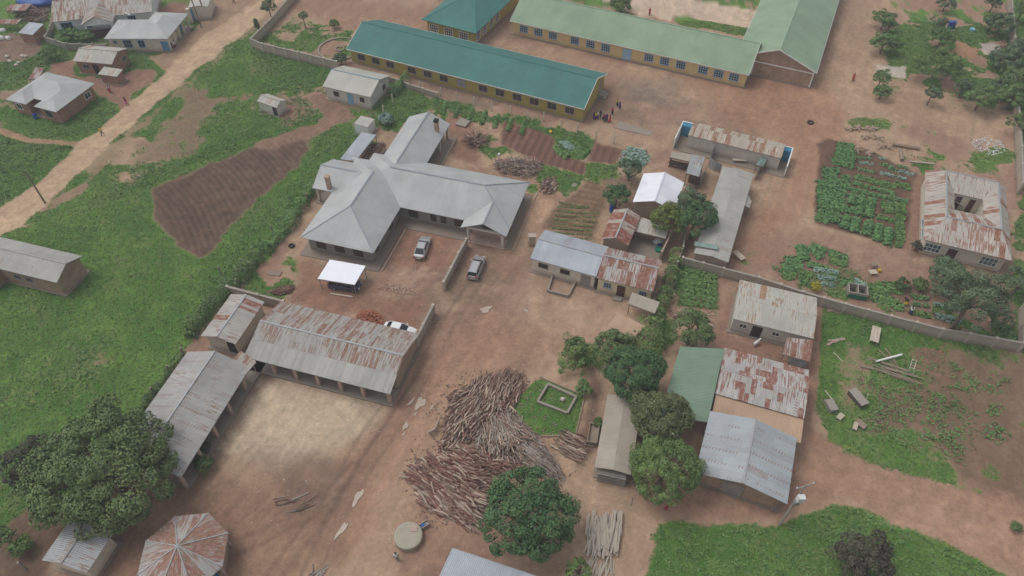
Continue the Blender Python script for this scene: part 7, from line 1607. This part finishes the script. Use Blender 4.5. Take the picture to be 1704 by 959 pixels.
RW2 = [((425,310),(710,385),'weed',1.4),((400,355),(640,420),'bean',.8),((395,405),(790,490),'bean',.9),((705,360),(810,395),'weed',1.2),((640,410),(700,440),'bean',.7)]
for i, (a, b_, mt, w_) in enumerate(RW2): row("long crop row crossing the upper right of the vegetable garden", Z('i',*a), Z('i',*b_), w_, .5, mt, 230+i, group="long rows crossing the garden")
for i, (a, b_) in enumerate((((475,450),(460,590)),((545,465),(520,600)),((410,440),(400,510)),((300,580),(285,640)),((370,590),(350,680)),((440,605),(420,700)),((530,625),(500,725)),((595,650),(580,765)),((665,680),(650,795)))):
    row("short crop row running towards the camera in the vegetable garden", Z('i',*a), Z('i',*b_), 1.45, .55, 'bean', 240+i, group="short rows running towards the camera")
for i, (a, b_, w_) in enumerate((((600,500),(770,520),1.4),((610,540),(775,560),1.5),((575,590),(700,625),1.0),((700,590),(770,610),1.2),((700,640),(765,650),1.4),((700,690),(765,700),1.4),((700,740),(760,750),1.4),((700,785),(750,790),1.2))):
    row("thick bright green bed at the right side of the vegetable garden", Z('i',*a), Z('i',*b_), w_, .55, 'weed', 260+i, group="thick beds at the right of the garden")
for i, (a, b_) in enumerate((((440,180),(540,190)),((450,215),(560,225)),((440,255),(570,285)),((590,180),(640,190)),((600,225),(690,245)),((600,285),(780,330)),((720,235),(800,255)),((720,270),(840,300)),((650,255),(720,270)))):
    row("sparse bluish-green cabbage row on bare soil at the top of the garden", Z('i',*a), Z('i',*b_), .7, .3, 'cabbage' if i % 2 else 'bean', 280+i, leaf=.16, dens=.6, group="sparse rows at the top of the garden")
for i, (a, b_, mt, w_) in enumerate((((50,790),(80,900),'bean',1.6),((110,800),(200,880),'bean',1.5),((130,790),(230,830),'bean',1.3),((240,840),(370,880),'bean',1.6),((260,890),(370,915),'bean',1.2),((100,920),(250,950),'weed',.9),((-60,900),(50,900),'bean',2.0),((-80,940),(60,950),'bean',2.0))):
    row("bushy bean clump row between the garden and the boundary wall", Z('i',*a), Z('i',*b_), w_, .5, mt, 300+i, group="bean rows above the boundary wall")
for i, (a, b_, mt, w_) in enumerate((((210,80),(375,105),'cabbage',1.0),((240,130),(350,145),'cabbage',.9),((250,175),(350,185),'cabbage',.8),((480,150),(560,200),'cabbage',1.0),((590,200),(700,230),'weed',2.2),((590,250),(740,290),'weed',2.2),((680,190),(800,210),'weed',2.2),((700,290),(810,340),'weed',1.6),((850,355),(990,390),'weed',1.0),((860,260),(980,275),'bean',.7),((870,310),(980,325),'bean',.5),((1010,310),(1110,330),'cabbage',.6),((1010,385),(1190,425),'cabbage',1.0),((390,150),(470,180),'bean',1.6),((100,110),(190,120),'weed',1.6),((0,60),(80,90),'bean',2.0),((0,100),(90,130),'weed',1.8),((170,40),(240,60),'bean',1.2),((320,10),(430,40),'weed',1.8),((120,160),(230,190),'weed',1.2),((1400,500),(1540,530),'weed',1.6),((1380,440),(1530,470),'bean',1.0))):
    row("leafy planting strip inside the boundary wall below the garden", Z('j',*a), Z('j',*b_), w_, .55, mt, 330+i, group="planting strips inside the boundary wall")
for i in range(9):
    t = i/8; a = (250+t*-70, 560+t*200); b_ = (500+t*-70, 575+t*200) if i > 1 else (430, 590)
    row("thin seedling row in the brown plot above the cream office", Z('h',*a), Z('h',*b_), .4, .12, 'grass', 370+i, leaf=.1, dens=.35, group="seedling rows above the cream office")
for i in range(6): row("green row in the small square plot left of the row house", Z('k',990,270+i*45), Z('k',1230,345+i*35), 1.1, .45, 'weed', 390+i, leaf=.16, group="rows in the small square plot", dens=.8)
for i, (a, b_) in enumerate((((650,245),(770,270)),((620,270),(780,300)),((610,305),(770,330)),((620,335),(740,350)))): row("pale bluish cabbage row above the dark round tree", Z('h',*a), Z('h',*b_), 1.3, .5, 'cabbage', 400+i, leaf=.2, group="cabbage rows above the dark round tree")
for i, (a, b_) in enumerate((((230,230),(300,300)),((260,200),(350,260)),((300,190),(420,270)),((330,250),(400,290)))): row("green leafy row between the two bare plots below the school", Z('h',*a), Z('h',*b_), 1.5, .5, 'cabbage' if i == 1 else 'weed', 410+i, leaf=.2, group="leafy rows between the bare plots")
for i, (x, y) in enumerate(((650,165),(690,170))): pass
tree("bluish-leaved bush beside the white toilet cabin", Z('b',960,790), 12, 1.0, 'cabbage', "bush", "bush", seed=90, leaf=.22, low=-.1)
for i in range(7): row("green crop row in the strip below the teal school block", (742+i*22, 172+i*5.2), (735+i*22, 192+i*5.5), .9, .4, 'weed', 430+i, group="crop rows below the teal school block", leaf=.18)
# haze
# ================================================================ HAZE
hm = bpy.data.materials.new("thin_humid_air"); hm.use_nodes = True; nt = hm.node_tree
for n in list(nt.nodes):
    if n.type == 'BSDF_PRINCIPLED': nt.nodes.remove(n)
pv = nt.nodes.new("ShaderNodeVolumePrincipled"); pv.inputs["Color"].default_value = (.86,.9,.97,1); pv.inputs["Density"].default_value = .00065; pv.inputs["Anisotropy"].default_value = 0.0
nt.links.new(pv.outputs[0], [n for n in nt.nodes if n.type == 'OUTPUT_MATERIAL'][0].inputs["Volume"])
hb = MB(); hb.box(-2600, 2600, -2600, 2700, -2, 80); ho = hb.build("haze", hm); tag(ho, "thin humid haze over the whole village", "haze", None, "stuff")
for o in bpy.data.objects:
    if o.type == 'MESH' and len(o.data.polygons) == 0: print("EMPTY", o.name)
print("objects", len(bpy.data.objects), "polys", sum(len(m.polygons) for m in bpy.data.meshes))
